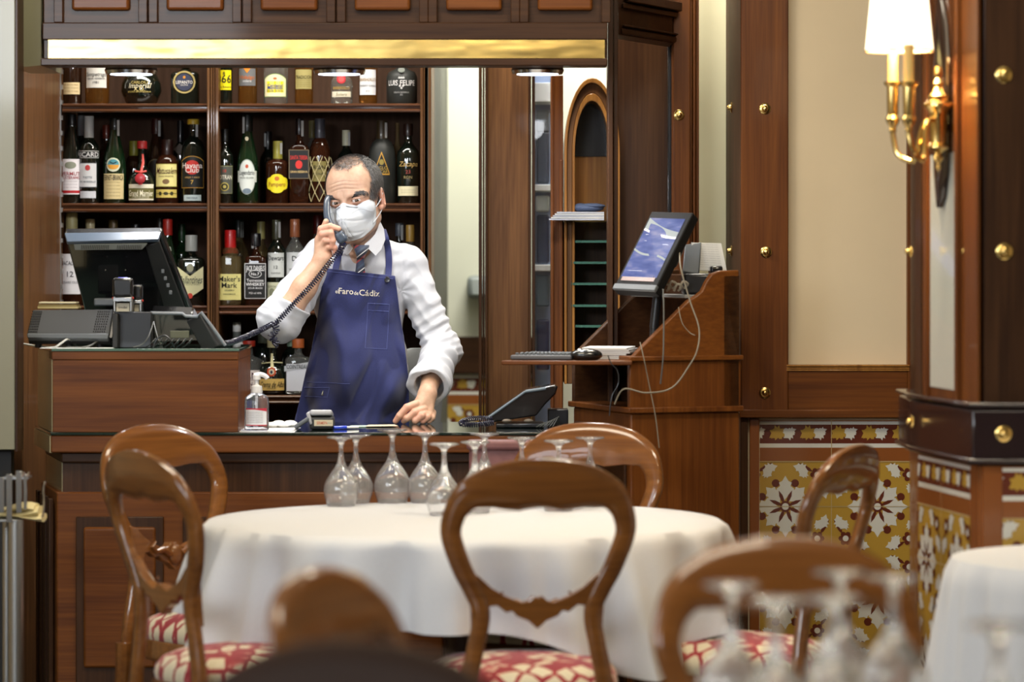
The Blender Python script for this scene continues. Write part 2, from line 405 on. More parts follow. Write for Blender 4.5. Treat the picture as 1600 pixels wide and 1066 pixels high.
# ---- left panel painted beige for its reflections, and plain wall
m=MB(); m.bb(-3.3,X(23,9.42),9.40,9.44,.0,2.9)
Yq=9.35
o=thing('tall_cabinet','tall glossy cabinet front at the far left edge, beige standing for reflected light','cabinet',(-1.5,Yq,.88))
MB().bb(-2.2,X(23.5,Yq),Yq,Yq+.11,Z(703,Yq),2.88).build('door_panel',BEIGE,o,bevel=.002)
MB().bb(X(24,Yq),X(28,Yq),Yq-.004,Yq+.11,Z(706,Yq),2.88).build('edge_strip',W_darkv,o,bevel=.001)
MB().bb(-2.2,X(13,Yq),Yq+.05,Yq+.11,0,Z(703,Yq)).build('plinth',DARK,o)
st(MB().bb(-3.3,-1.44,9.95,10.0,0,2.9).build('wall_left_back',BEIGE))
# ---- right near pillar
PN=7.8; zl=H-329/(F/PN)
pxs=[(.98,8.30),(1.054,7.8),(2.3,7.8),(2.3,8.6),(.98,8.6)]
m=MB(); m.prism([(x+.01,y+.004) for x,y in pxs],0,zl,'z'); 
o=st(m.build('wall_pillar',T_O))
m=MB(); m.prism([(x+.012,y+.006) for x,y in pxs],zl,2.9,'z'); st(m.build('wall_pillar_upper',W_darkv,bevel=.002),'dark glossy wood-clad pillar at the right edge')
def offs(k): return [(.98-k,8.30-k*.5),(1.054-k,7.8-k*1.1),(2.3,7.8-k),(2.3,8.6),(.98-k,8.6)]
sP=F/PN
m=MB(); m.prism(offs(.018),Z(722,PN),Z(640,PN),'z'); m.prism(offs(.028),Z(724,PN),Z(716,PN),'z'); m.prism(offs(.026),Z(636,PN),Z(629,PN),'z')
st(m.build('trim_11',mat('rail_dark',(.022,.012,.014),.2,coat=.6),bevel=.004),'dark polished rail round the pillar above its tiles')
d=Vector((1.054-.98,7.8-8.30,0)); L_=d.length; d.normalize()
o=tile_wall('trim_12',(.98-.004,8.30,zl-.0),d,L_-.055,zl,.05,.08); st(o,'patterned tiles on the narrow side of the pillar')
o=tile_wall('trim_13',(X(1566,PN),7.795,zl),(1,0,0),.5,zl,.05,.06); st(o,'patterned tiles on the front of the pillar')
# stiles and white panel on slanted side
def face(u0,u1,z0,z1,off,mt,name,lab=None,bev=.002):
    A=Vector((.98,8.30,0)); n=Vector((d.y,-d.x,0)); m=MB()
    if n.x>0: n=-n
    p=[A+d*u0,A+d*u1]; vs=[]
    for q in p:
        for z in(z0,z1):
            vs.append(q+n*off+Vector((0,0,z))); vs.append(q-n*.004+Vector((0,0,z)))
    m.add(vs,[(0,2,6,4),(1,5,7,3),(0,1,3,2),(4,6,7,5),(0,4,5,1),(2,3,7,6)])
    return st(m.build(name,mt,bevel=bev),lab)
GW=mat('white_gloss_panel',(.66,.68,.62),.12,coat=.8,coat_r=.03)
zr=Z(630,8.0)
face(.0,L_,zr,2.9,.004,W_redv,'trim_14')
face(.115,.345,zr+.03,1.66,.007,GW,'trim_15','white glossy panel on the pillar side under the wall lamp')
face(.09,.37,1.66,2.9,.009,mat('gloss_wood_mirror',(.10,.036,.014),.08,coat=1,coat_r=.02),'trim_16')
face(.075,.105,zr,2.9,.014,W_redv,'trim_17'); face(.355,.375,zr,2.9,.016,W_redv,'trim_18'); face(.0,.05,zr,2.9,.012,W_darkv,'trim_19')
for px_,py_,l_ in((1568,117,'top'),(1569,393,'middle'),(1568,678,'lowest')):
    stud(px_,py_,7.8-(.02 if py_>600 else 0),l_+' brass stud on the dark pillar front at the right edge',.019,grp='brass studs on the pillar front')
stud(1425,659,8.27,'brass stud on the far end of the pillar rail',.016,nrm=(-1,-.3,0)); stud(1512,672,7.87,'brass stud on the near end of the pillar rail side',.016,nrm=(-1,-.2,0))
stud(1423,393,8.22,'brass stud halfway up the far edge of the pillar side',.014,nrm=(-1,-.3,0)); stud(1512,392,7.92,'brass stud on the near edge of the pillar side',.014,nrm=(-1,-.3,0))
# cream wall panel strip left part of the hood top (behind)
# ================================================================ HOOD over the bar
HY=9.47
hood=thing('bar_canopy','dark wooden canopy with raised panels and a brass band over the bar','canopy',(-.5,HY,Z(103,HY)))
m=MB(); x0,x1=X(66,HY),X(949,HY)
m.bb(x0,x1,HY+.02,HY+.32,Z(103,HY)+.012,2.9)                       # body
m.bb(x0-.004,x1,HY-.006,HY+.10,Z(103,HY),Z(91,HY))                  # bottom rail
m.bb(x0,x1,HY,HY+.03,Z(62,HY),Z(35,HY))                              # top rail above brass
m.build('body',W_dark,hood,bevel=.003)
m=MB(); m.bb(X(75,HY),X(945,HY),HY+.004,HY+.03,Z(91,HY)-.001,Z(62,HY)); m.build('brass_band',BRASSP,hood,label='wide polished brass band')
for a,b in((98,216),(246,363),(393,510),(540,655),(683,798),(826,940)):
    m=MB(); zb=Z(32,HY); 
    m.bb(X(a-14,HY),X(a,HY),HY,HY+.03,Z(35,HY),2.9); m.bb(X(b,HY),X(b+14,HY),HY,HY+.03,Z(35,HY),2.9)
    m.build('stile',W_dark,hood,bevel=.002)
    m=MB(); m.bb(X(a+14,HY),X(b-14,HY),HY-.004,HY+.025,Z(16,HY),2.88); m.build('raised_panel',W_red,hood,bevel=.008,seg=3)
m=MB(); m.prism([(x0-.004,HY+.001),(X(23,9.6),9.60),(X(23,9.6),9.9),(x0-.004,9.9)],Z(102,HY),2.9,'z'); m.build('side_panel',BEIGE,hood,label='side panel, beige standing for a reflection')  # wooden side coloured like the wall it reflects
# downlights
for k,(px_,l_) in enumerate(((205,'left'),(530,'middle'),(840,'right'))):
    c=P(px_,105,9.64); c.z=Z(103,HY)-.004+.008; t=thing('downlight',f'{l_} flat round downlight under the bar canopy','light',c,group='downlights under the canopy')
    m=MB(Matrix.Translation(c)); m.lathe([(.07,-.018),(.074,-.008),(.07,.004),(.03,.006)],n=28); m.build('housing',CHROME,t)
    m=MB(Matrix.Translation(c)); m.lathe([(.058,-.0195),(.058,-.017)],n=28); m.build('lens',mat('lamp_lens',(.9,.9,1),.3,emis=(.75,.82,1),es=5),t)
    l=bpy.data.lights.new('downlight_beam','SPOT'); l.energy=(18,6,15)[k]; l.spot_size=2.9; l.spot_blend=.8; l.color=(.93,.95,1); l.shadow_soft_size=.05
    lo=bpy.data.objects.new('beam',l); lo.location=c+Vector((0,.0,-.04)); lo.rotation_euler=(math.radians(30 if k<2 else 10),0,0); link(lo,t)
# ================================================================ BACK BAR (shelves)
SY=10.9; BX0=-1.425; BX1=X(674,SY)
W_shelf=wood('shelf_wood',(.115,.045,.020),(.060,.024,.011),.25,.5,'x')
shelf=thing('back_bar_shelving','dark mahogany shelving full of bottles behind the waiter','shelves',(-.85,SY,0))
zs=[Z(162,SY),Z(318,SY),Z(478,SY),Z(618,SY)]
MB().bb(BX0-.02,BX0,9.9,11.33,0,2.6).build('side_panel',W_post,shelf,bevel=.002)
m=MB(); m.bb(X(657,SY),X(661,SY),SY-.01,11.3,0,2.6); m.bb(X(661.5,SY),X(669,SY),SY,11.3,0,2.6); m.bb(X(669.5,SY),X(674,SY),SY-.012,11.3,0,2.6)
m.build('side_panel',W_post,shelf,bevel=.0015)
m=MB(); m.bb(X(324,SY),X(328,SY),SY-.012,11.3,0,2.6); m.bb(X(329,SY),X(332,SY),SY-.004,11.3,0,2.6); m.bb(X(333,SY),X(336,SY),SY-.004,11.3,0,2.6); m.bb(X(337,SY),X(342,SY),SY-.012,11.3,0,2.6)
m.build('divider',W_post,shelf,bevel=.0015)
MB().bb(BX0,BX1,11.3,11.33,0,2.6).build('back_panel',noise_tint(mat('dark_brown_backing',(.085,.047,.030),.8,spec=.15),(60,60,6),.3),shelf)
for z in zs:
    for a,b in((97,324),(342,657)):
        m=MB(); m.bb(X(a,SY),X(b,SY),SY+.01,11.3,z-.016,z-.001)
        xs=[X(a,SY),X(b,SY)]
        for (yy_,zz,r) in((SY+.008,z-.0045,.0055),(SY+.006,z-.022,.0055)): m.tube([(xs[0],yy_,zz),(xs[1],yy_,zz)],r,10)
        m.bb(xs[0],xs[1],SY+.016,SY+.03,z-.024,z-.008)
        m.build('shelf',W_shelf,shelf,bevel=.001)
for z in(.6,.25): MB().bb(BX0,BX1,SY+.01,11.3,z-.02,z).build('shelf',W_red,shelf)
m=MB()
m.bb(BX0,BX0+.003,SY-.004,SY+.012,.3,2.4)
m.build('shelf_rail',STEEL,shelf,label='slim metal shelf rail')
for k in range(16):
    m=MB(); m.bb(BX0+.003,BX0+.008,SY-.004,SY+.02,Z(112+k*24,SY)-.007,Z(112+k*24,SY)+.007); m.build('shelf_clip',STEEL,shelf)
# ================================================================ COUNTER
CZ=Z(676,HY)
ct=thing('bar_counter','mahogany bar counter with glass top and raised front panels','counter',(-.4,HY+.3,0))
CXR=X(892,HY); CXL=X(79,HY)
def outline(xl,yf,extra=0): return [(xl,yf),(CXR,yf),(CXR,10.08),(xl-.10,10.08),(xl-.10,yf+.42)]
m=MB(); m.prism(outline(CXL,HY),Z(708,HY),CZ-.008,'z'); m.build('top_slab',W_red,ct,bevel=.004)
m=MB(); m.prism(outline(CXL,HY-.002),CZ-.008,CZ,'z'); m.build('glass_top',mat('dark_glass_top',(.010,.022,.018),.04,coat=1,coat_r=.02),ct,bevel=.0015,label='dark glass sheet on the counter')
m=MB(); m.prism(outline(X(83,HY)+.02,HY+.02),Z(724,HY),Z(708,HY),'z'); m.build('cornice',W_dark,ct,bevel=.004)
xl=X(95,HY); m=MB(); m.prism(outline(xl,HY+.04),Z(772,HY),Z(724,HY),'z'); m.build('frieze',W_darkv,ct)
m=MB(); m.prism(outline(X(86,HY)+.003,HY+.015),0,Z(770,HY),'z'); m.build('body',W_red,ct,bevel=.004)
m=MB()
for a,b in((118,255),(285,480),(510,705),(735,930)):
    m.bb(X(a,HY),X(b,HY),HY+.006,HY+.03,.24,Z(808,HY))
m.build('panel_recess',W_darkv,ct,bevel=.003,label='dark recessed panel fields')
for a,b in((118,255),(285,480),(510,705),(735,930)):
    m=MB(); m.bb(X(a+12,HY),X(b-12,HY),HY-.002,HY+.03,.29,Z(824,HY)); m.build('raised_panel',W_red,ct,bevel=.008,seg=3)
def sidep(xa,ya,xb,yb,z0,z1,par):
    m=MB(); m.prism([(xa-.003,ya+.002),(xb-.003,yb),(xb+.004,yb),(xa+.004,ya+.002)],z0,z1,'z'); m.build('side_face',BEIGEG,par,bevel=.0005,label='glossy side face, beige standing for a reflected wall')
BEIGEG=mat('beige_reflection',(.30,.25,.14),.22,coat=.6)  # wooden sides given the beige of the wall they would reflect
sidep(CXL,HY,CXL-.10,HY+.42,Z(708,HY),CZ-.009,ct)
sidep(xl,HY+.04,xl-.10,HY+.46,Z(790,HY),Z(724,HY),ct)
m=MB()
for i in range(4):
    y=HY+.08+i*.11; m.box((xl-.02-.10*(y-HY-.0)/.42,y,.42),(.012,.04,.66),Matrix.Rotation(math.atan2(.10,.42),4,'Z'))
m.build('side_stile',W_darkv,ct,bevel=.002)
# raised block on the counter
bk=thing('register_plinth','reddish wooden box with glass top on the left of the bar counter','box',(X(220,HY),HY+.2,CZ))
XL,XR=X(82,HY),X(372,HY)
zt_=Z(545,HY)
pl=[(XL,HY+.004),(XR,HY+.004),(XR,9.92),(XL-.085,9.92),(XL-.085,HY+.35)]
m=MB(); m.prism(pl,CZ,zt_-.030,'z'); m.build('box_body',W_red,bk,bevel=.002)
m=MB(); m.prism([(XL-.002,HY+.001),(XR+.001,HY+.001),(XR+.001,9.92),(XL-.087,9.92),(XL-.087,HY+.35)],zt_-.0305,zt_-.007,'z'); m.build('lid',W_red,bk,bevel=.002)
m=MB(); m.prism([(XL-.002,HY-.002),(XR+.003,HY-.002),(XR+.003,9.93),(XL-.09,9.93),(XL-.09,HY+.35)],zt_-.007,zt_,'z'); m.build('glass_top',mat('green_glass_sheet',(.10,.17,.14),.05,coat=1,coat_r=.02),bk,bevel=.001)
sidep(XL,HY+.004,XL-.085,HY+.35,CZ+.001,zt_-.008,bk)
# ================================================================ TEXT + LABEL TOOLS
_tc={}
def text_mesh(s):
    """unit-height flat text: (verts2d, faces, width)"""
    if s in _tc: return _tc[s]
    c=bpy.data.curves.new('t','FONT'); c.body=s; c.resolution_u=2; c.size=1.4; c.offset=.012
    o=bpy.data.objects.new('t',c); me=bpy.data.meshes.new_from_object(o)
    v=[(p.co.x,p.co.y) for p in me.vertices]; f=[tuple(p.vertices) for p in me.polygons]
    bpy.data.objects.remove(o); bpy.data.curves.remove(c); bpy.data.meshes.remove(me)
    x0=min(p[0] for p in v); x1=max(p[0] for p in v)
    v=[(x-x0,y) for x,y in v]; _tc[s]=(v,f,x1-x0); return _tc[s]
def cm(col,rough=.55,metal=0):
    n='ink_%02x%02x%02x'%tuple(int(max(0,min(1,c))*255) for c in col)+('m' if metal else '')
    return mat(n,col,rough,metal)
class Decal:
    """2-D shapes (u right, v up) laid on a surface map fn(u,v,layer)->Vector"""
    def __init__(s, fn): s.fn=fn; s.v=[]; s.f=[]; s.mi=[]; s.mats=[]; s.ix={}
    def M(s,m):
        if m.name not in s.ix: s.ix[m.name]=len(s.mats); s.mats.append(m)
        return s.ix[m.name]
    def put(s, vs, fs, m, layer):
        b=len(s.v); k=s.M(m); s.v+=[tuple(s.fn(u,v,layer)) for u,v in vs]; s.f+=[tuple(i+b for i in f) for f in fs]; s.mi+=[k]*len(fs)
    def strip(s, u0,u1,top,bot,m,layer,n=14):
        vs=[];fs=[]
        for i in range(n+1):
            t=i/n; u=u0+(u1-u0)*t; vs+=[(u,bot(t) if callable(bot) else bot),(u,top(t) if callable(top) else top)]
            if i: k=2*i; fs.append((k-2,k,k+1,k-1))
        s.put(vs,fs,m,layer)
    def ell(s,cx,cy,rx,ry,m,layer,n=20,p=2):
        s.strip(cx-rx,cx+rx,lambda t:cy+ry*max(0,1-abs(2*t-1)**p)**(1/p),lambda t:cy-ry*max(0,1-abs(2*t-1)**p)**(1/p),m,layer,n)
    def text(s,str_,cx,cy,h,m,layer,maxw=None,shear=0,wd=None):
        v,f,w=text_mesh(str_); sx=h
        if wd: sx=wd/w
        elif maxw and w*h>maxw: sx=maxw/w
        s.put([(cx+(x-w/2)*sx+shear*y*h,cy+(y-.5)*h) for x,y in v],f,m,layer)
    def build(s,name,parent,label=None):
        me=bpy.data.meshes.new(name); me.from_pydata(s.v,[],s.f)
        for m in s.mats: me.materials.append(m)
        me.polygons.foreach_set('material_index',s.mi)
        o=bpy.data.objects.new(name,me); link(o,parent)
        if label: o['label']=label
        return o
PR={ # fraction of height -> fraction of radius ; neck radius absolute mixed later
 'std':[(0,.0),(.86,.0),(1,.02),(1,.60),(.93,.66),(.62,.72),(.36,.77),(.33,.80),(.31,.93),(.35,.94),(.35,.985),(.31,1)],
 'tall':[(0,0),(.84,0),(1,.03),(1,.42),(.95,.52),(.72,.66),(.48,.78),(.37,.86),(.36,.95),(.40,.955),(.40,.99),(.34,1)],
 'squat':[(0,0),(.80,0),(.98,.04),(1,.18),(.98,.34),(.86,.44),(.58,.52),(.32,.58),(.25,.66),(.24,.90),(.28,.91),(.28,.98),(.24,1)],
 'shld':[(0,0),(.9,0),(1,.02),(1,.62),(.97,.655),(.80,.69),(.45,.715),(.30,.75),(.28,.93),(.33,.94),(.33,.985),(.28,1)],
 'dec':[(0,0),(.66,0),(.78,.03),(1,.20),(.97,.33),(.78,.46),(.48,.56),(.26,.62),(.17,.70),(.16,.88),(.2,.9),(.2,1)],
 'flare':[(0,0),(.72,0),(.78,.02),(.80,.25),(1,.52),(.98,.60),(.80,.68),(.42,.76),(.34,.80),(.33,.95),(.37,.955),(.37,.99),(.33,1)],
 'cylr':[(0,0),(.9,0),(1,.03),(1,.55),(.94,.66),(.75,.74),(.4,.79),(.30,.82),(.30,.95),(.34,.96),(.34,1)],
 'jug':[(0,0),(.9,0),(1,.05),(1,.60),(.86,.70),(.5,.76),(.34,.80),(.33,.86),(.46,.88),(.46,.98),(.4,1)],
}
GK={
 'dark':mat('dark_bottle_glass',(.006,.009,.006),.05,coat=1,coat_r=.03),
 'green':mat('green_bottle_glass',(.006,.022,.008),.05,coat=1,coat_r=.03),
 'brown':mat('brown_bottle_glass',(.025,.010,.005),.05,coat=1,coat_r=.03),
 'clear':mat('clear_bottle_glass',(.80,.84,.80),.02,trans=.93,ior=1.4),
 'amber':mat('amber_spirit_glass',(.50,.24,.05),.02,trans=.9,ior=1.4),
 'rum':mat('dark_rum_glass',(.06,.018,.008),.03,trans=.6,ior=1.4),
 'gold':mat('pale_spirit_glass',(.62,.48,.22),.02,trans=.9,ior=1.4),
 'matte':mat('matte_black_bottle',(.018,.020,.018),.5),
 'white':mat('white_bottle',(.70,.72,.70),.3,coat=.3),
 'tan':mat('tan_pottery',(.22,.15,.06),.6),
}
def K(h): return tuple((int(h[i:i+2],16)/255)**2.2 for i in(0,2,4))
SR=[None]+zs
def bottle(row,px,w,top,shape,glass,label,cap=('000000',.16,1.15),dec=None,back=0,pw=2,depth=None,grp='bottles on the bar shelves',extra=None,name='bottle'):
    Yb=10.985+.15*back+(.0 if not depth else depth); s=F/Yb
    zb=zs[row-1]+.0014; x=(px-800)/s; R=w/2/s; Hh=(H+(YH-top)/s)-zb if top is not None else .30
    t=thing(name,label,'bottle',(x,Yb,zb),group=grp,local=True)
    prof=[(max(r*R,.0006),z*Hh) for r,z in PR[shape]]
    m=MB(); 
    if pw>2:
        k=[i for i,(r,z) in enumerate(PR[shape]) if z>.70][0]
        body=[p for i,p in enumerate(prof) if i<k]; m.lathe(body,n=32,pw=pw); m.lathe([(prof[k-1][0]*.7,prof[k-1][1]-.002)]+prof[k:],n=20)
    else: m.lathe(prof,n=28)
    m.build('glass_body',GK[glass],t,angle=50)
    if cap:
        cc,cf,cr=cap; rn=[r for r,z in PR[shape]][-1]*R*cr+.0015; rn=max(rn,.010)
        MB().lathe([(rn*.98,Hh*(1-cf)),(rn,Hh*(1-cf)+.002),(rn,Hh*1.0),(rn*.93,Hh*1.0+.003),(.0005,Hh+.0035)],n=20).build('cap',mat('cap_'+cc,K(cc),.38,coat=.2),t)
    if dec:
        if pw>2: fn=lambda u,v,l: Vector((u,-(R*1.0+.0006+.0003*l),v))
        else:
            rr=R*(1.0)+.0007
            fn=lambda u,v,l: Vector(((rr+.0003*l)*math.sin(u/rr),-(rr+.0003*l)*math.cos(u/rr),v))
        D=Decal(fn); dec(D,R,Hh*(.57 if top is None else 1)); D.build('label',t)
    if (row in(2,3,4)) and px in(179,261,302,387,419,434,468,500,541,597,371,373,400,432,461,244,299,624) :
        cr2=max(R*[r for r,z in PR[shape]][-2]*1.15,.011)+.001; sx_=(-1 if px in(387,419,299,400) else 1)
        MB(Matrix.Rotation(sx_*.8,4,'Z')).bb(-.0045,.0045,-cr2-.0012,-cr2,Hh*.80,Hh*.985).build('tax_strip',mat('tax_strip_white',(.55,.56,.55),.6),t)
    if extra: extra(t,R,Hh)
    return t
# label designers : W width factor
def L_rect(z0,z1,bg,wf=.9,texts=(),bd=None,arc=0,bands=(),ov=()):
    def f(D,R,Hh):
        hw=R*wf; a,b=z0*Hh,z1*Hh; ar=arc*Hh
        tp=lambda k:(lambda t:b-k+ar*(1-(2*t-1)**2))
        if bd: D.strip(-hw-.002,hw+.002,tp(-.002),a-.002,cm(K(bd)),0)
        D.strip(-hw,hw,tp(0),a,cm(K(bg)),1)
        for (y0,y1,c) in bands: D.strip(-hw,hw,y1*Hh,y0*Hh,cm(K(c)),2)
        for (cx,cy,rx,ry,c) in ov: D.ell(cx*R,cy*Hh,rx*R,ry*Hh,cm(K(c)),3)
        for tt in texts:
            s_,z,h,c=tt[:4]; D.text(s_,0,z*Hh,h,cm(K(c)),4,maxw=2*hw*.92,shear=tt[4] if len(tt)>4 else 0)
    return f
def fine(z0,z1,c,n,h=.0035,wd=1.0):
    return [('mm mmm mm mmmm',z0+(z1-z0)*i/max(1,n-1),h,c) for i in range(n)]
def multi(*fs):
    def f(D,R,Hh):
        for q in fs: q(D,R,Hh)
    return f
def L_ell(z,rx,ry,bg,texts=(),bd=None,p=2,cx=0):
    def f(D,R,Hh):
        if bd: D.ell(cx*R,z*Hh,rx*R+.003,ry*Hh+.003,cm(K(bd)),0,p=p)
        D.ell(cx*R,z*Hh,rx*R,ry*Hh,cm(K(bg)),2,p=p)
        for tt in texts: D.text(tt[0],cx*R,tt[1]*Hh,tt[2],cm(K(tt[3])),4,maxw=2*rx*R*.9,shear=tt[4] if len(tt)>4 else 0)
    return f
def T(*texts,w=.9):
    def f(D,R,Hh):
        for tt in texts: D.text(tt[0],0,tt[1]*Hh,tt[2],cm(K(tt[3])),4,maxw=2*R*w,shear=tt[4] if len(tt)>4 else 0)
    return f
G1='bottles on the top shelf'; G2='bottles on the second shelf'; G3='bottles on the third shelf'; G4='bottles on the lowest shelf'
# ---- top shelf (necks hidden by the canopy)
def blue_cloth(t,R,Hh): pass
bottle(1,113,30,None,'std','brown','dark bottle with torn cream label at the left end of the top shelf',dec=L_rect(.18,.40,'d8c396',1.0,fine(.24,.36,'8a6a3a',3)),grp=G1)
bottle(1,152,38,None,'cylr','amber','clear amber bottle with white label, second from left on the top shelf',cap=('c0a060',.16,1.2),dec=L_rect(.30,.72,'dcdad2',.95,[('Santpetrago',.55,.013,'4a4a48',.2),('GRAN RESERVA',.47,.006,'555555'),('1981',.40,.008,'555555')]),grp=G1)
bottle(1,221,64,66,'dec','dark','wide round dark decanter with gold script on the top shelf',cap=('c89a3a',.14,1.4),dec=T(('CARLOS I',.34,.009,'c9b46c'),('Imperial',.29,.016,'e0d8b8',.25),('X.O.',.235,.013,'d8c47a'),('SOLERA GRAN RESERVA',.19,.005,'b9a35c'),w=.75),grp=G1,pw=2)
bottle(1,290,44,90,'shld','dark','square dark bottle with a round gold-ringed medallion on the top shelf',cap=('b08a30',.2,1.4),pw=6,
  dec=multi(lambda D,R,Hh:(D.ell(0,.46*Hh,.80*R,.80*R,cm(K('b6a468')),1,24),D.ell(0,.46*Hh,.68*R,.68*R,cm(K('201c14')),2,24),D.ell(0,.46*Hh,.60*R,.60*R,cm(K('3a3f55')),3,24),D.ell(0,.46*Hh+.35*R,.10*R,.10*R,cm(K('d08a30')),4,10)),T(('LEPANTO',.46,.010,'e8e4da'),('SOLERA',.40,.005,'c8c4ba'),w=.6)),grp=G1)
bottle(1,351,25,None,'cylr','dark','slim bottle with bright yellow label numbered 866',cap=('e8d820',.2,1.2),dec=L_rect(.26,.63,'eedd10',1.0,[('8',.57,.010,'1b1b08'),('866',.47,.026,'1b1b08'),('Gran Reserva',.32,.006,'3b3b10')]),grp=G1)
bottle(1,387,30,None,'cylr','amber','amber bottle with grey label and orange diamond on the top shelf',cap=('303030',.2,1.2),
  dec=multi(L_rect(.34,.66,'6c6e70',1.0,[('Hidalgo',.50,.012,'c06a30'),('solera',.43,.008,'d0d0d0',.2)]),lambda D,R,Hh:D.strip(-.35*R,.35*R,.66*Hh,lambda t:(.66-.09*(1-abs(2*t-1)))*Hh,cm(K('e0862a')),3)),grp=G1)
bottle(1,431,38,None,'shld','clear','clear bottle with ornate yellow and white label on the top shelf',cap=('e6d030',.3,1.4),
  dec=multi(L_rect(.14,.46,'ece4b8',1.0,bd='7a9a50',arc=.09),L_rect(.21,.42,'f0e020',.80,[('Cardenal',.345,.010,'30408c'),('Mendoza',.30,.010,'30408c'),('Brandy de Jerez',.245,.006,'40503c')],bd='b0a030'),L_ell(.47,.16,.022,'b06838')),grp=G1)
bottle(1,475,29,None,'cylr','amber','bottle with khaki label lettered TRADICION',cap=('3a2a18',.2,1.2),dec=L_rect(.28,.64,'a59a62',1.0,[('TRADICION',.50,.011,'3a3418')]+fine(.33,.44,'7c7240',4)),grp=G1)
bottle(1,534,34,106,'cylr','clear','clear round-shouldered bottle with red wax seal and cream strip label',cap=('1a1a1a',.2,1.2),
  dec=multi(L_rect(.19,.34,'dcd6c0',1.0,[('Solera',.265,.010,'8a8468',.2)]),lambda D,R,Hh:(D.ell(0,.68*Hh,.42*R,.42*R,cm(K('c8303a')),4,20),D.ell(0,.68*Hh,.28*R,.28*R,cm(K('e05a5a')),5,16)),T(('BARBADILLO',.44,.009,'b09048'),w=.8)),grp=G1)
bottle(1,575,29,None,'cylr','amber','amber bottle with tall white label lettered BARBADILLO',cap=('d8d8d8',.2,1.2),dec=L_rect(.17,.64,'dadce0',1.0,[('BARBADILLO',.455,.010,'9a7a48'),('SHERRY CASKS',.34,.006,'6a6a6a'),('XV',.24,.007,'8a8a8a')]),grp=G1)
bottle(1,628,48,92,'jug','matte','broad matte black bottle with white lettering LUIS FELIPE',cap=('202020',.1,1.1),
  dec=multi(T(('LUIS FELIPE',.46,.017,'dcdcdc'),('GRAN RESERVA',.25,.005,'9a9a9a'),('60',.20,.006,'9a9a9a'),w=.95),lambda D,R,Hh:([D.ell(a*R,(b)*Hh,.07*R,.07*R,cm(K('c8c8c8')),3,10) for a,b in((-.1,.39),(.1,.39),(0,.345))],D.ell(0,.74*Hh,.22*R,.16*R,cm(K('8a9088')),3),D.strip(-.2*R,.2*R,lambda t:(.575+.02*abs(math.sin(t*9.42)))*Hh,.55*Hh,cm(K('c8c8c8')),3))),grp=G1)
# ---- second shelf
bottle(2,112,34,180,'tall','dark','dark vermouth bottle with white red-banded label at the far left of the second shelf',cap=('101010',.12,1.1),
  dec=multi(L_rect(.10,.50,'e4e0e4',1.0,[('VERMUT',.335,.012,'9a4048'),('MUSTERANO',.29,.009,'9a4048')]+fine(.18,.25,'a8a0a8',3),bands=((.115,.145,'b02028'),)),L_ell(.43,.55,.04,'8c9080')),grp=G2)
bottle(2,139,34,183,'std','dark','dark bottle with silver neck and black band lettered RICARD',cap=('b8bab8',.24,1.3),
  dec=multi(L_rect(.53,.60,'141414',1.15,[('RICARD',.565,.015,'e8e8e8')],bd='c8c8c8'),L_rect(.19,.46,'d4d6d8',.85,[('PASTIS',.30,.007,'707880'),('DE MARSEILLE',.25,.006,'707880')],bd='5a6068'),L_ell(.41,.24,.032,'b84040'),L_rect(.06,.14,'c8ccd4',.8)),grp=G2)
bottle(2,179,36,186,'tall','green','green bottle with round eagle picture and cream lettered label',cap=('101410',.13,1.15),
  dec=multi(L_rect(.05,.35,'d8c692',1.0,[('FERNET-BRANCA',.305,.017,'33291c')]+fine(.09,.25,'8a7a50',5)),lambda D,R,Hh:(D.ell(0,.455*Hh,.62*R,.082*Hh,cm(K('d8dcc0')),2,22),D.strip(-.52*R,.52*R,lambda t:.455*Hh+.065*Hh*max(0,1-(2*t-1)**2)**.5,.455*Hh,cm(K('4f97a4')),3),D.strip(-.52*R,.52*R,.455*Hh,lambda t:.455*Hh-.055*Hh*max(0,1-(2*t-1)**2)**.5,cm(K('e0a040')),3),D.strip(-.3*R,.3*R,lambda t:(.475+.02*abs(2*t-1))*Hh,lambda t:(.462+.02*abs(2*t-1))*Hh,cm(K('20242c')),4))),grp=G2)
def ribbon(t,R,Hh):
    m=MB(); rr=R+.004
    m.tube([(0.004,-R*.30-.004,Hh*.80),(.006,-R*.5,Hh*.66),(.002,-R*.93,Hh*.52),(0,-rr,Hh*.42),(0,-rr,Hh*.30)],[.0028,.004,.004,.005,.006],8,flat=.4)
    m.tube([(-.018,-R*.88,Hh*.52),(0,-rr,Hh*.50),(.018,-R*.88,Hh*.52)],.0035,8)
    m.build('ribbon',mat('ribbon_red',K('d85048'),.5),t)
    MB(Matrix.Translation((0,-rr-.001,Hh*.40))@Matrix.Rotation(math.pi/2,4,'X')).lathe([(.0155,0),(.0165,.003),(.012,.005),(.0004,.005)],n=20).build('wax_seal',mat('wax_red',K('b03038'),.35,coat=.3),t)
bottle(2,222,46,222,'squat','dark','squat dark bottle with red ribbon, wax seal and olive label',cap=('b83030',.11,1.3),
  dec=L_rect(.05,.31,'e8e2cc',.98,bands=((.075,.245,'6a663c'),),texts=[('Grand Marnier',.165,.019,'f0ead0'),('CORDON ROUGE',.10,.005,'d8d2b8')]),extra=ribbon,grp=G2)
bottle(2,261,37,220,'cylr','rum','rounded dark bottle with pale yellow label and gold foot band',cap=('2a1510',.24,1.35),
  dec=multi(L_rect(.27,.62,'e6dc90',1.0,[('Matusalem',.52,.020,'4a2a18',.3),('GRAN RESERVA',.43,.005,'6a5030')],bd='8a8030'),L_ell(.345,.3,.04,'7a6040'),L_rect(.09,.22,'cdb860',1.02,bands=((.15,.16,'6a5a20'),),ov=((-.5,.155,.15,.03,'3a3418'),(.5,.155,.15,.03,'3a3418'),(0,.155,.2,.025,'3a3418')))),grp=G2)
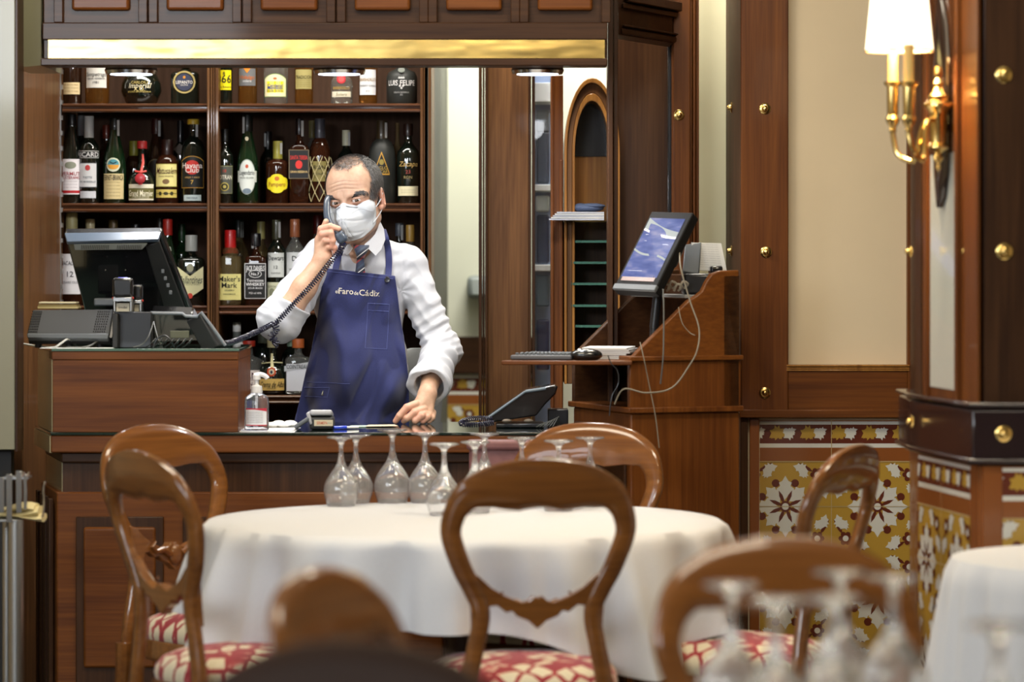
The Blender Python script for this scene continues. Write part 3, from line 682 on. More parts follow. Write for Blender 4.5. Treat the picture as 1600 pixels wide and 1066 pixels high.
def tagdia(t,R,Hh): pass
bottle(2,302,39,188,'cylr','dark','black bottle with red sun and gold-edged arched label',cap=('b89a30',.05,1.3),
  dec=multi(L_rect(.19,.50,'1c1e1c',1.0,bd='c8923a',arc=.06),lambda D,R,Hh:D.ell(0,.43*Hh,.62*R,.085*Hh,cm(K('c8342c')),3,20),T(('Havana',.455,.017,'f0e8e0'),('Club',.40,.017,'f0e8e0'),('7',.255,.013,'c8a040'),('AÑEJO 7 AÑOS',.31,.005,'c8a060'),w=.95),L_rect(.03,.10,'b8c8c8',.75,[('HAVANA',.065,.006,'405058')])),grp=G2)
bottle(2,244,30,187,'tall','brown','tall dark bottle with brown cap standing behind, near the middle of the left bay',cap=('3a1c14',.17,1.3),dec=L_ell(.42,.85,.10,'2a2218',bd='7a6a48'),back=1,grp=G2)
bottle(2,209,28,222,'cylr','brown','small bottle with olive-yellow cap behind the ribboned squat bottle',cap=('8a8430',.22,1.4),back=1,grp=G2)
bottle(2,282,22,190,'std','dark','dark bottle with grey diamond neck tag standing behind',cap=('15151a',.28,1.3),back=1,grp=G2,extra=lambda t,R,Hh: MB(Matrix.Translation((0,-R-.004,Hh*.66))@Matrix.Rotation(math.pi/4,4,'Y')).box((0,0,0),(.028,.0015,.028)).build('neck_tag',mat('tag_grey',K('6e655c'),.7),t))
bottle(2,166,26,197,'std','brown','dark bottle with reddish cap hidden behind the green eagle bottle',cap=('6a2a18',.16,1.3),back=1,grp=G2)
bottle(2,127,24,182,'std','dark','bottle with grey foil neck behind the silver-necked one',cap=('8a8c90',.22,1.3),back=1,grp=G2)
bottle(2,352,26,203,'std','dark','slim dark bottle with grey label and gold emblem, first right of the divider',cap=('1a1c1a',.16,1.2),
  dec=multi(L_rect(.14,.50,'50524a',1.0,[('BOTRAN',.355,.014,'e6e2d0'),('18',.44,.010,'b04030')],bd='8a8a60'),lambda D,R,Hh:(D.ell(0,.225*Hh,.52*R,.52*R,cm(K('b0a050')),3),D.ell(0,.225*Hh,.40*R,.40*R,cm(K('2a2a20')),4),D.ell(0,.225*Hh,.2*R,.2*R,cm(K('b0a050')),5))),grp=G2)
bottle(2,387,33,181,'tall','green','tall dark green bottle with white oval label',cap=('141816',.18,1.3),
  dec=multi(lambda D,R,Hh:D.strip(-1.05*R,1.05*R,.37*Hh,.24*Hh,cm(K('c4c8c0')),1),L_ell(.30,.80,.19,'d4dad4',[('Legendario',.35,.015,'2a302c'),('RON ELIXIR',.29,.006,'606860')],bd='9aa29a'),L_ell(.42,.15,.022,'b85030'),L_ell(.14,.4,.03,'6a7a88'),L_ell(.735,.17,.024,'d8d0b0')),grp=G2)
bottle(2,434,37,222,'shld','rum','rounded bottle with yellow lobed label',cap=('9a9440',.28,1.3),
  dec=lambda D,R,Hh:(D.ell(0,.32*Hh,1.05*R,.11*Hh,cm(K('e2d028')),1,22,3.2),D.ell(0,.32*Hh,.7*R,.155*Hh,cm(K('e2d028')),2,22,2.4),D.ell(0,.40*Hh,.2*R,.035*Hh,cm(K('c06a28')),3),D.text('Pampero',0,.31*Hh,.014,cm(K('9a5a20')),4,maxw=R*1.5)),grp=G2)
bottle(2,419,26,207,'std','dark','dark bottle with tilted white tax strip behind the yellow-labelled one',cap=('0c0c0e',.24,1.3),back=1,grp=G2)
bottle(2,468,31,187,'shld','rum','bottle with black label lettered in red on the second shelf',cap=('1a1414',.18,1.25),pw=5,
  dec=multi(L_rect(.30,.63,'12100e',.95,[('SANTA TERESA',.545,.013,'c83028'),('GRAN RESERVA',.375,.007,'d8b878')],bd='7a6a50'),L_ell(.46,.35,.05,'c83028')),grp=G2)
def net(t,R,Hh):
    m=MB(); rr=R+.004
    for k in range(8):
        for sg in(-1,1):
            pts=[]
            for i in range(18):
                f=i/17; z=Hh*(.02+.66*f); a=k*math.pi/4+sg*f*2.3
                r_=rr if f<.75 else rr*(1-(f-.75)*2.2)
                pts.append((r_*math.cos(a),r_*math.sin(a),z))
            m.tube(pts,.0011,5)
    m.tube([((R*.42)*math.cos(a*math.pi/8),(R*.42)*math.sin(a*math.pi/8),Hh*.69) for a in range(16)],.005,6,closed=True)
    m.build('woven_net',mat('straw_net',K('b8ac80'),.7),t,kind='stuff')
bottle(2,500,33,187,'cylr','rum','round bottle wrapped in an open straw net, behind the waiter\'s head',cap=('3a3c44',.22,1.3),dec=L_rect(.26,.50,'7a7040',.7,[('RON',.43,.013,'2a2410'),('MILLONARIO',.35,.007,'2a2410')]),extra=net,grp=G2)
bottle(2,488,22,190,'std','clear','pale-necked clear bottle behind the netted bottle',cap=('7a7248',.2,1.4),back=1,grp=G2)
bottle(2,541,28,205,'std','dark','dark bottle with white and gold cap directly above the waiter\'s hair',cap=('c0bca0',.2,1.3),back=.5,grp=G2)
bottle(2,597,42,190,'cylr','matte','matte black bottle with gold triangle emblem',cap=('3a3020',.26,1.15),
  dec=lambda D,R,Hh:(D.strip(-.62*R,.62*R,lambda t:(.36+.27*(1-abs(2*t-1)))*Hh,.345*Hh,cm(K('c8963c')),1),D.strip(-.54*R,.54*R,lambda t:(.37+.23*(1-abs(2*t-1)))*Hh,.36*Hh,cm(K('1a1a18')),2),D.ell(0,.50*Hh,.18*R,.035*Hh,cm(K('8a7a3a')),3),D.text('SIGLO',0,.43*Hh,.010,cm(K('a88c40')),4,maxw=R*.9),D.text('OSCAR',0,.385*Hh,.010,cm(K('a88c40')),4,maxw=R*.9)),grp=G2)
bottle(2,621,18,192,'flare','tan','slender tan earthenware bottle between two dark bottles',cap=None,back=.6,grp=G2)
bottle(2,638,36,195,'std','dark','dark bottle with cream foot band at the right end of the second shelf',cap=('2a1a14',.14,1.2),
  dec=multi(L_rect(.095,.215,'d8d0ac',1.0,fine(.14,.17,'b0a888',2)),T(('Zacapa',.50,.016,'a88a50',.3),('23',.40,.012,'8a3a30'),('RON',.33,.009,'8a7a50'))),grp=G2)
# ---- third shelf
bottle(3,112,36,334,'cylr','rum','whisky bottle with cream neck foil and white label, mostly behind the black monitor',cap=('a8a070',.24,1.4),
  dec=L_rect(.12,.56,'dcdce0',1.0,[('MACALLAN',.46,.013,'4a4a50'),('12',.34,.018,'4a4a50'),('YEARS OLD',.25,.007,'6a6a70')]),grp=G3)
for px_,tp,cc,l_ in((141,344,'c4b890','bottle with cream cap and dark rim peeking over the black monitor'),(177,345,'5a4c30','bottle with dark gold stopper peeking over the black monitor'),(212,352,'0e0e12','bottle with black screw cap peeking over the black monitor'),(250,342,'1a1410','dark tall-capped bottle behind the red-capped green bottle')):
    bottle(3,px_,30,tp,'std','dark',l_,cap=(cc,.2,1.4),back=.4,grp=G3)
bottle(3,262,30,344,'tall','green','green bottle with red foil cap and yellow label beside the monitor',cap=('a82a22',.18,1.35),dec=multi(L_rect(.10,.42,'e0cc28',1.0),T(('J&B',.66,.014,'d8e0d0'))),grp=G3)
bottle(3,284,26,352,'std','green','green bottle standing behind the shield-labelled whisky',cap=('1c3a20',.2,1.3),back=1,grp=G3)
bottle(3,299,42,369,'shld','dark','whisky bottle with white cap and cream shield-shaped label',cap=('b8bcb4',.22,1.5),pw=5,
  dec=lambda D,R,Hh:(D.strip(-.98*R,.98*R,lambda t:(.42+.14*abs(2*t-1))*Hh,lambda t:(.24-.13*(1-abs(2*t-1)))*Hh,cm(K('d6d2a2')),1),D.text('Ballantines',0,.37*Hh,.024,cm(K('3a4034')),3,maxw=R*1.7,shear=.25),D.text('FINEST SCOTCH WHISKY',0,.30*Hh,.005,cm(K('808060')),3,maxw=R*1.5),D.ell(0,.135*Hh,.2*R,.2*R,cm(K('c84030')),3),D.ell(0,.54*Hh,.26*R,.06*Hh,cm(K('9a9a80')),2)),grp=G3)
bottle(3,360,36,361,'cylr','gold','square-shouldered bourbon bottle dipped in red wax with cream label',cap=('c02020',.30,1.35),pw=4,
  dec=L_rect(.07,.42,'d2ca80',1.0,[('Maker\'s',.355,.017,'1e1c10'),('Mark',.27,.017,'1e1c10'),('WHISKY',.20,.006,'4a4830'),('HANDMADE',.15,.005,'6a6840')]),grp=G3)
bottle(3,373,32,345,'flare','gold','clear bottle with pale green strip over its cork, behind the red-waxed one',cap=('16201c',.2,1.4),back=1,grp=G3)
bottle(3,400,33,366,'shld','rum','square bottle with black label lettered in white',cap=('101014',.17,1.5),pw=8,
  dec=multi(L_rect(.10,.58,'0e0e0e',.95,[('JACK DANIELS',.52,.017,'ececec'),('No.7',.44,.009,'ececec'),('Tennessee',.35,.009,'e0e0e0'),('WHISKEY',.295,.010,'f0f0f0'),('SOUR MASH',.24,.006,'d0d0d0'),('750 ml 40%',.17,.006,'d0d0d0')],bd='cfcfcf'),lambda D,R,Hh:(D.ell(0,.44*Hh,.62*R,.055*Hh,cm(K('d0d0d0')),2),D.ell(0,.44*Hh,.56*R,.046*Hh,cm(K('141414')),3))),grp=G3)
bottle(3,408,24,348,'std','gold','bottle with square cream cap behind the black-labelled square bottle',cap=('9a9058',.2,1.5),back=1,grp=G3)
bottle(3,432,31,345,'std','dark','dark green whisky bottle with white label and second lower label',cap=('3a3a28',.22,1.3),
  dec=multi(L_rect(.33,.62,'c8ccc8',.9,[('Dewars',.56,.016,'2a2a2a'),('12',.45,.011,'4a4a4a'),('BLENDED',.38,.005,'4a4a4a')]),L_rect(.06,.27,'c2c4a6',1.05,[('SCOTCH WHISKY',.22,.006,'5a5a48')],ov=((-.4,.15,.3,.05,'80846a'),))),grp=G3)
bottle(3,461,31,344,'std','clear','clear bottle with copper-coloured neck and white label beside the raised elbow',cap=('9a5a38',.2,1.5),
  dec=L_rect(.33,.62,'c8cccc',.9,[('D',.55,.016,'2a2a2a'),('WHITE',.42,.008,'4a4a4a')]),grp=G3)
bottle(3,497,28,338,'tall','clear','dim clear bottle with reddish cap behind the raised hand',cap=('5a1c18',.2,1.5),back=1,grp=G3)
bottle(3,624,26,350,'std','dark','dark bottle above the waiter\'s right shoulder seam with grey cap',cap=('4a5058',.15,1.4),back=.5,grp=G3)
bottle(3,641,28,353,'std','clear','clear bottle with gold and red cap above the shoulder at the right end',cap=('b08a40',.2,1.4),back=.2,grp=G3)
# ---- lowest shelf
bottle(4,370,28,505,'jug','white','white bottle right beside the register box on the lowest shelf',cap=('5a605c',.3,1.0),dec=T(('BAR',.55,.012,'20242a'),('gin',.3,.008,'607080')),grp=G4)
bottle(4,389,42,534,'shld','clear','bottle with red cap and pinkish white label beside the white bottle',cap=('a83020',.09,1.6),dec=L_rect(.10,.46,'d6ccc6',1.0,[('IBAN',.36,.020,'5a4048'),('GIN',.20,.012,'5a4048'),('mmm mmm',.28,.006,'9a8888')]),grp=G4)
bottle(4,411,32,517,'tall','dark','dark bottle with grey-green cap behind the orange-medallion one',cap=('8a9484',.2,1.4),back=1,grp=G4)
def ties(t,R,Hh):
    m=MB(); m.tube([(-R*.62,-R*.5,Hh*.53),(0,-R*.75,Hh*.55),(R*.62,-R*.5,Hh*.54)],.0022,6); m.tube([(0,-R*.5,Hh*.70),(0,-R*.72,Hh*.58),(.002,-R*.9,Hh*.46)],[.004,.004,.0055],6,flat=.4)
    m.build('tie_strip',mat('cream_strip',K('c8c090'),.6),t)
bottle(4,426,52,525,'squat','dark','squat dark liqueur bottle with orange round medallion and cream script label',cap=('a8a078',.2,1.3),
  dec=multi(L_rect(.07,.27,'cfae62',.82,[('Crema de Alba',.175,.018,'2a2418',.25),('LIQUEUR',.11,.005,'5a5030')]),lambda D,R,Hh:(D.ell(0,.39*Hh,.27*R,.27*R,cm(K('c8502c')),2),D.ell(0,.39*Hh,.17*R,.17*R,cm(K('d8c8a8')),3),D.ell(0,.385*Hh,.07*R,.10*R,cm(K('20304a')),4))),extra=ties,grp=G4)
bottle(4,456,32,521,'std','dark','dark bottle with pale green capsule behind the blue apron edge',cap=('8aa088',.22,1.4),back=.8,grp=G4)
bottle(4,466,40,531,'shld','clear','square bottle with orange and blue striped cap and white banner label',cap=('c86a38',.15,1.6),pw=5,
  dec=multi(L_rect(.06,.56,'d0d4dc',.85),lambda D,R,Hh:(D.strip(-1.02*R,1.0*R,lambda t:(.52+.08*(t))*Hh,lambda t:(.42+.08*(t))*Hh,cm(K('b8bcc0')),3),D.text('COINTREAU',0,.51*Hh,.013,cm(K('303438')),5,maxw=R*1.7))),grp=G4)
# ================================================================ CHAIRS
FAB=mat('red_cream_fabric',(.55,.47,.33),.85,sheen=.2)
nt=FAB.node_tree; N=nt.nodes; L=nt.links; bs=N['Principled BSDF']
tc=N.new('ShaderNodeTexCoord'); mp=N.new('ShaderNodeMapping'); mp.inputs['Scale'].default_value=(21,25,3); mp.inputs['Rotation'].default_value=(0,0,.78)
v1=N.new('ShaderNodeTexVoronoi'); v1.feature='DISTANCE_TO_EDGE'; v1.inputs['Randomness'].default_value=.35; v1.inputs['Scale'].default_value=1
nz=N.new('ShaderNodeTexNoise'); nz.inputs['Scale'].default_value=60
ad=N.new('ShaderNodeMath'); ad.operation='MULTIPLY_ADD'; ad.inputs[1].default_value=.10
cr=N.new('ShaderNodeValToRGB'); e=cr.color_ramp.elements; e[0].position=.10; e[0].color=(.26,.012,.02,1); e[1].position=.17; e[1].color=(.62,.54,.38,1)
x=e.new(.14); x.color=(.42,.06,.06,1)
L.new(tc.outputs['Object'],mp.inputs[0]); L.new(mp.outputs[0],v1.inputs['Vector']); L.new(tc.outputs['Object'],nz.inputs[0])
L.new(nz.outputs[0],ad.inputs[0]); L.new(v1.outputs['Distance'],ad.inputs[2]); L.new(ad.outputs[0],cr.inputs[0]); L.new(cr.outputs[0],bs.inputs['Base Color'])
FAB.displacement_method='BUMP'
def back_path():
    # half outline (x outer edge, z, width)
    half=[(-.176,.42,.040),(-.168,.50,.040),(-.150,.585,.038),(-.142,.645,.040),(-.160,.69,.042),(-.186,.74,.043),(-.212,.815,.045),(-.208,.87,.050),(-.184,.922,.068),(-.130,.962,.096),(-.065,.981,.112),(0,.986,.108)]
    return half
def make_chair(label,grp,wood_=None):
    wm=wood_ or W_chair
    t=thing('balloon_back_chair',label,'chair',group=grp,local=True)
    hp=back_path(); cl=[]
    # centreline using inward normal of the outer curve
    pts=[Vector((x,z)) for x,z,w in hp]
    full=[(x,z,w) for x,z,w in hp]+[(-x,z,w) for x,z,w in reversed(hp[:-1])]
    P3=catmull([(x,0,z) for x,z,w in full],6); Wd=[]
    n=len(full)-1
    for i in range(len(P3)):
        u=i/6; k=min(int(u),n-1); f=u-k; Wd.append(full[k][2]*(1-f)+full[min(k+1,n)][2]*f)
    yb=lambda z: -.205-.075*max(0,(z-.45)/.54)**1.3-.02*math.sin(max(0,min(1,(z-.45)/.5))*math.pi)*-1
    rings=[]; m=MB()
    for i,p in enumerate(P3):
        tg=(P3[min(i+1,len(P3)-1)]-P3[max(i-1,0)]); tg.normalize()
        nn=Vector((tg.z,0,-tg.x)); nn.normalize()   # inward for clockwise traversal
        w=Wd[i]; th=.013+.004*min(1,w/.1)
        ring=[]
        for a in range(12):
            an=2*math.pi*a/12; ca,sa=math.cos(an),math.sin(an)
            k=(abs(ca)**3+abs(sa)**3)**(-1/3)
            q=p+nn*(w/2+ca*k*w/2); 
            curve=.022*(1-min(1,abs(q.x)/.22)**2)   # backs curve rearwards at centre
            ring.append(Vector((q.x, yb(q.z)-curve*.6+sa*k*th, q.z)))
        rings.append(ring)
    m.loft(rings); m.build('back_frame',wm,t,angle=60)
    # bead moulding on the front/back edge of the oval
    # carved cross rail
    top=[(-.150,.735),(-.128,.728),(-.10,.702),(-.07,.684),(-.035,.670),(-.020,.674),(-.010,.684),(0,.680)]
    bot=[(0,.612),(-.020,.630),(-.045,.640),(-.055,.652),(-.068,.648),(-.088,.664),(-.104,.662),(-.112,.640),(-.118,.628),(-.128,.610),(-.142,.596)]
    poly=top+[(-x,z) for x,z in reversed(top[:-1])]+[(-x,z) for x,z in reversed(bot[1:])]+bot
    poly=poly[:]
    bm=bmesh.new(); vs=[bm.verts.new((x,yb(z)-.013-.010*(1-(x/.16)**2),z)) for x,z in poly]
    f=bm.faces.new(vs); r=bmesh.ops.extrude_face_region(bm,geom=[f]); bmesh.ops.translate(bm,vec=(0,.026,0),verts=[g for g in r['geom'] if isinstance(g,bmesh.types.BMVert)])
    bmesh.ops.recalc_face_normals(bm,faces=bm.faces); bmesh.ops.triangulate(bm,faces=[f for f in bm.faces if len(f.verts)>4])
    me=bpy.data.meshes.new('cross_rail'); bm.to_mesh(me); bm.free(); me.materials.append(wm)
    o=bpy.data.objects.new('cross_rail',me); link(o,t); md=o.modifiers.new('b','BEVEL'); md.width=.004; md.segments=2; md.limit_method='ANGLE'; md.angle_limit=math.radians(50)
    m=MB()
    m.sphere((0,yb(.65)+.008,.652),(.022,.010,.026)); 
    for sx in(-1,1):
        m.tube([(sx*.02,yb(.65)+.008,.655),(sx*.045,yb(.65)+.010,.668),(sx*.07,yb(.67)+.012,.664),(sx*.085,yb(.67)+.013,.678),(sx*.072,yb(.68)+.013,.690)],[.009,.008,.006,.005,.003],8)
    m.build('carving',wm,t)
    # seat
    def tri(k,z,inset=0,yo=0):
        out=[]
        for a in range(40):
            an=2*math.pi*a/40; ca,sa=math.cos(an),math.sin(an); q=(abs(ca)**3.2+abs(sa)**3.2)**(-1/3.2)
            y=sa*q*(.215-inset)*k; wx=(.215+.030*(sa*q))*k-inset*k
            out.append((ca*q*wx,y+.01+yo,z))
        return out
    m=MB(); m.loft([tri(.97,.405),tri(1,.412),tri(1.0,.450),tri(.985,.458)]); m.build('seat_frame',wm,t,bevel=.003)
    m=MB(); m.loft([tri(.97,.455),tri(.985,.470),tri(.97,.488),tri(.90,.506),tri(.75,.520),tri(.45,.531),tri(.02,.535)]); m.build('seat',FAB,t,angle=80,label='seat upholstered in red and cream lattice fabric')
    for sx in(-1,1):
        m=MB(); m.lathe([(.012,0),(.015,.02),(.012,.06),(.016,.15),(.021,.28),(.024,.34),(.018,.352),(.027,.362),(.027,.385),(.024,.41)],(sx*.185,.185,0),16); m.build('leg',wm,t)
        m=MB(); pts=catmull([(sx*.178,-.200,.44),(sx*.180,-.205,.33),(sx*.184,-.23,.18),(sx*.19,-.275,.01)],5)
        m.tube(pts,[.021-.007*i/(len(pts)-1) for i in range(len(pts))],10); m.build('leg',wm,t)
    return t
def place(t,x,y,face,sc=1.0):
    """face: direction (dx,dy) the sitter looks"""
    t.location=(x,y,0); t.rotation_euler=(0,0,math.atan2(face[1],face[0])-math.pi/2); t.scale=(sc,)*3
def dirv(deg): return (math.cos(math.radians(deg)),math.sin(math.radians(deg)))
def chair_at(px,py_top,deg,label,grp,base=None,Y=None,sc=1.0,wood_=None):
    """px,py: photo position of the top of the back; deg: facing direction"""
    if Y is None: Y=F*(H-.986*sc)/(py_top-YH)
    d=dirv(deg); off=.29*sc
    t=base if base else make_chair(label,grp,wood_)
    place(t,(px-800)*Y/F+d[0]*off,Y+d[1]*off,d,sc); t['label']=label; t['group']=grp
    return t
g='balloon-back chairs round the near table'
c0=chair_at(846,716,97,'balloon-back chair on the near side of the round table, its back seen nearly square on',g)
chair_at(212,703,33,'balloon-back chair at lower left, nearest to the left edge, with highlights along its rim',g,copy_thing(c0))
chair_at(238,662,-42,'balloon-back chair in front of the bar counter, behind the lower-left chair',g,copy_thing(c0))
chair_at(925,655,-112,'balloon-back chair on the far side of the round table, in front of the wooden desk',g,copy_thing(c0),Y=9.02)
chair_at(1338,694,153,'balloon-back chair at right beside the patterned tiles, back seen almost edge-on',g,copy_thing(c0))
g='balloon-back chairs in the blurred foreground'
chair_at(1222,838,-82,'blurred balloon-back chair at lower right behind the upturned foreground glasses',g,copy_thing(c0))
chair_at(494,893,-22,'blurred balloon-back chair at bottom centre-left with a pale reflection on its top rail',g,copy_thing(c0),Y=4.82)
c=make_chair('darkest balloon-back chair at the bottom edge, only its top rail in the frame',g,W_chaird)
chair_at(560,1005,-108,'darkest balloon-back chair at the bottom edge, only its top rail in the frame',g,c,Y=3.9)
# ================================================================ TABLES
CLOTH=mat('white_tablecloth',(.66,.66,.68),.85,sheen=.1)
noise_tint(CLOTH,(260,260,260),.04,bump=.0004)
WOODT=mat('plain_table_wood',(.08,.03,.012),.4)
def round_table(px,Y,zt,R,drop,corner,ang,label,clabel,seed,fl=.050):
    x=(px-800)*Y/F
    t=thing('round_table',label,'table',(x,Y,0),local=True)
    MB().lathe([(R-.012,zt-.030),(R-.004,zt-.026),(R-.004,zt-.006),(R-.01,zt-.004)],n=64).build('tabletop',WOODT,t)
    MB().lathe([(.045,.09),(.05,.13),(.035,.3),(.05,.5),(.04,zt-.08),(.09,zt-.035)],n=24).build('pedestal',WOODT,t)
    for k in range(4):
        a=k*math.pi/2+.6; m=MB(); m.tube(catmull([(.03*math.cos(a),.03*math.sin(a),.16),(.2*math.cos(a),.2*math.sin(a),.11),(.36*math.cos(a),.36*math.sin(a),.02)],5),.022,8); m.build('foot',WOODT,t)
    rnd=random.Random(seed); ph=[rnd.uniform(0,6.28) for _ in range(6)]
    nA,nT,nD=220,8,16; rings=[]
    for i in range(nT): 
        r=(R-.006)*(i+.02)/(nT-1+.02) if i else .002
        rings.append([(r*math.cos(2*math.pi*j/nA),r*math.sin(2*math.pi*j/nA),zt) for j in range(nA)])
    for i in range(1,nD+1):
        v=i/nD; ring=[]
        for j in range(nA):
            a=2*math.pi*j/nA
            dr=drop+corner*abs(math.cos(2*(a-ang)))**5
            amp=(1-math.exp(-4.5*v))*fl*(.75+.7*(dr/(drop+corner)))*(.45+.55*v)
            wv=math.sin(15*a+ph[0]+1.1*math.sin(3*a+ph[1]))*.55+math.sin(27*a+ph[2]+1.4*math.sin(4*a+ph[3]))*.38+math.sin(49*a+ph[4]+math.sin(5*a))*.12
            cn=abs(math.cos(2*(a-ang)))**5
            r=R+.004+.004*min(1,v*10)+fl*.60*v+amp*wv*.85+ cn*.05*v
            z=zt-dr*v-.006*min(1,v*5)+ .004*(1-min(1,v*5))
            z=zt-.0-dr*(v**1.0)
            ring.append((r*math.cos(a),r*math.sin(a),z))
        rings.append(ring)
    m=MB(); m.loft(rings,caps=False)
    m.v=[(px_+x,py_+Y,pz_+.0015) for px_,py_,pz_ in m.v]
    o=m.build('tablecloth',CLOTH,None,angle=50); tag(o,clabel,'tablecloth')
    return t
TZ=.777; TX=725; TY=8.4
round_table(TX,TY,TZ,.628,.205,.115,math.radians(-52),'round table under the white cloth, centre of the photo','white cloth on the round table in the centre, hanging in soft folds',3)
round_table(1772,7.33,TZ,.39,.42,.10,math.radians(-100),'small round table under a white cloth at the right edge','white cloth on the table cut by the right edge of the photo',8,.03)
round_table(1310,4.55,.790,.43,.3,.1,.3,'near round table under the blurred foreground glasses, top just below the frame','white cloth under the blurred foreground glasses',5)
# ================================================================ GLASSES (upside down)
WGL=mat('wine_glass_glass',(1,1,1),.02,trans=.92,ior=1.5)  # small white diffuse share stands in for reflected overhead light
def make_glass(label,grp,hh=.178,rb=.045,rf=.037):
    t=thing('wine_glass',label,'glass',group=grp,local=True)
    # upside down: rim at z=0
    o_=[(.035,0),(.038,.008),(.0432,.024),(rb,.038),(.0435,.052),(.037,.068),(.028,.082),(.019,.094),(.0125,.106),(.0085,.118),(.0062,.132),(.0055,.146),(.0065,hh-.022),(.010,hh-.013),(.018,hh-.0075),(rf,hh-.004),(rf,hh-.001),(rf*.9,hh),(.0005,hh)]
    i_=[(.0005,.098),(.006,.096),(.014,.088),(.024,.077),(.0345,.066),(.0415,.051),(rb-.0016,.038),(.0415,.024),(.0365,.008),(.0336,0)]
    MB().lathe(i_+o_,n=32,caps=False).build('bowl_and_stem',WGL,t,angle=80)
    return t
g='upturned wine glasses on the round table'
gl=[(533,685,790,'first wine glass from the left on the round table'),(556,684,786,'second wine glass from the left, touching the first'),
    (613,671,779,'third wine glass from the left, taller foot under the payment terminal'),(664,676,779,'fourth wine glass from the left on the round table'),
    (694,693,792,'fifth wine glass from the left, set nearer than its neighbours'),(757,677,782,'sixth wine glass from the left, its foot highest by the mauve chair'),
    (742,690,796,'wine glass just in front of the sixth one, before the mauve chair'),(815,683,790,'wine glass in front of the far chair, left of its middle'),
    (873,688,795,'wine glass in front of the middle of the far chair back'),(922,683,788,'rightmost wine glass on the round table')]
g0=None
hT=TZ+.0015
for k,(px_,fy,by,l_) in enumerate(gl):
    hh=.178
    Yg=F*(H-hT-.178)/(fy-YH)
    Yg=min(Yg,TY+.575)
    if k==0: Yg=8.86
    if k==1: Yg=8.96
    if fy<682: sc=(H-hT-(fy-YH)*Yg/F)/.178
    else: sc=1
    t=g0 if k==0 and g0 else (make_glass(l_,g) if g0 is None else copy_thing(g0)); g0=g0 or t
    t.location=((px_-800)*Yg/F,Yg,hT+.0005); t.scale=(sc,)*3; t.rotation_euler=(0,0,k); t['label']='upturned '+l_
g='upturned wine glasses in the blurred foreground'
for k,(px_,fy,l_) in enumerate(((1143,912,'leftmost and widest blurred foreground glass'),(1212,935,'blurred foreground glass low between the leftmost and the middle ones'),(1312,892,'blurred foreground glass with the highest foot, in the middle'),
    (1300,932,'blurred foreground glass in front of the highest one'),(1396,900,'rightmost clear blurred foreground glass by the right cloth'),(1560,975,'faint blurred glass before the right-hand tablecloth'))):
    z=.7915+.178*1.05; Yg=F*(H-z)/(fy-YH); t=copy_thing(g0); t.scale=(1.05,)*3
    t.location=((px_-800)*Yg/F,Yg,.7920); t.rotation_euler=(0,0,k); t['label']='upturned '+l_; t['group']=g
# mauve padded chair behind the table
MV=mat('mauve_leather',(.23,.10,.10),.5); noise_tint(MV,(60,60,60),.15,bump=.0006)
Ym=9.22
t=thing('padded_chair','low mauve leather chair back behind the round table, in front of the bar','chair',(X(815,Ym),Ym,0))
m=MB(); m.bb(X(733,Ym),X(880,Ym),Ym,Ym+.045,.58,Z(700,Ym)); m.build('backrest',MV,t,bevel=.012,seg=3)
m=MB(); m.bb(X(729,Ym),X(884,Ym),Ym-.012,Ym+.052,Z(700,Ym)-.006,Z(688,Ym)); m.build('top_roll',MV,t,bevel=.009,seg=3)
m=MB(); m.bb(X(735,Ym),X(878,Ym),Ym+.02,Ym+.22,.44,.50); m.build('seat',MV,t,bevel=.015,seg=3)
for a in(741,872):
    for dy in(.03,.19):
        m=MB(); m.cyl((X(a,Ym),Ym+dy,0),(X(a,Ym),Ym+dy,.46),.013); m.build('leg',BLACK,t)
    m=MB(); m.cyl((X(a,Ym),Ym+.02,.46),(X(a,Ym),Ym+.02,.62),.011); m.build('upright',BLACK,t)
# ================================================================ ITEMS ON THE REGISTER BOX
zt2=zt_
def LX(px,Y): return X(px,Y)
# POS monitor seen from behind, screen facing the waiter (tilted back)
Ym=9.72
t=thing('pos_monitor','large black point-of-sale monitor seen from behind on the register box','monitor',(X(215,Ym),Ym,zt2))
Atl,Atr=P(101,366,9.62),P(252,364,9.62); Abr,Abl=P(302,492,9.80),P(136,500,9.80)
def slab4(tl,tr,br,bl,th,name,mt,par,bevel=.004,lab=None,sc=1.0,off=0.0):
    n=(tr-tl).cross(bl-tl).normalized()
    if n.y>0: n=-n          # n points to camera
    c=(tl+tr+br+bl)/4
    q=[c+(p-c)*sc+n*off for p in(tl,tr,br,bl)]
    m=MB(); vs=[tuple(p) for p in q]+[tuple(p-n*th) for p in q]
    m.add(vs,[(0,1,2,3),(7,6,5,4),(0,4,5,1),(1,5,6,2),(2,6,7,3),(3,7,4,0)]); o=m.build(name,mt,par,bevel=bevel,label=lab); return n
n=slab4(Atl,Atr,Abr,Abl,.028,'screen_housing',BLACKS,t,.004)
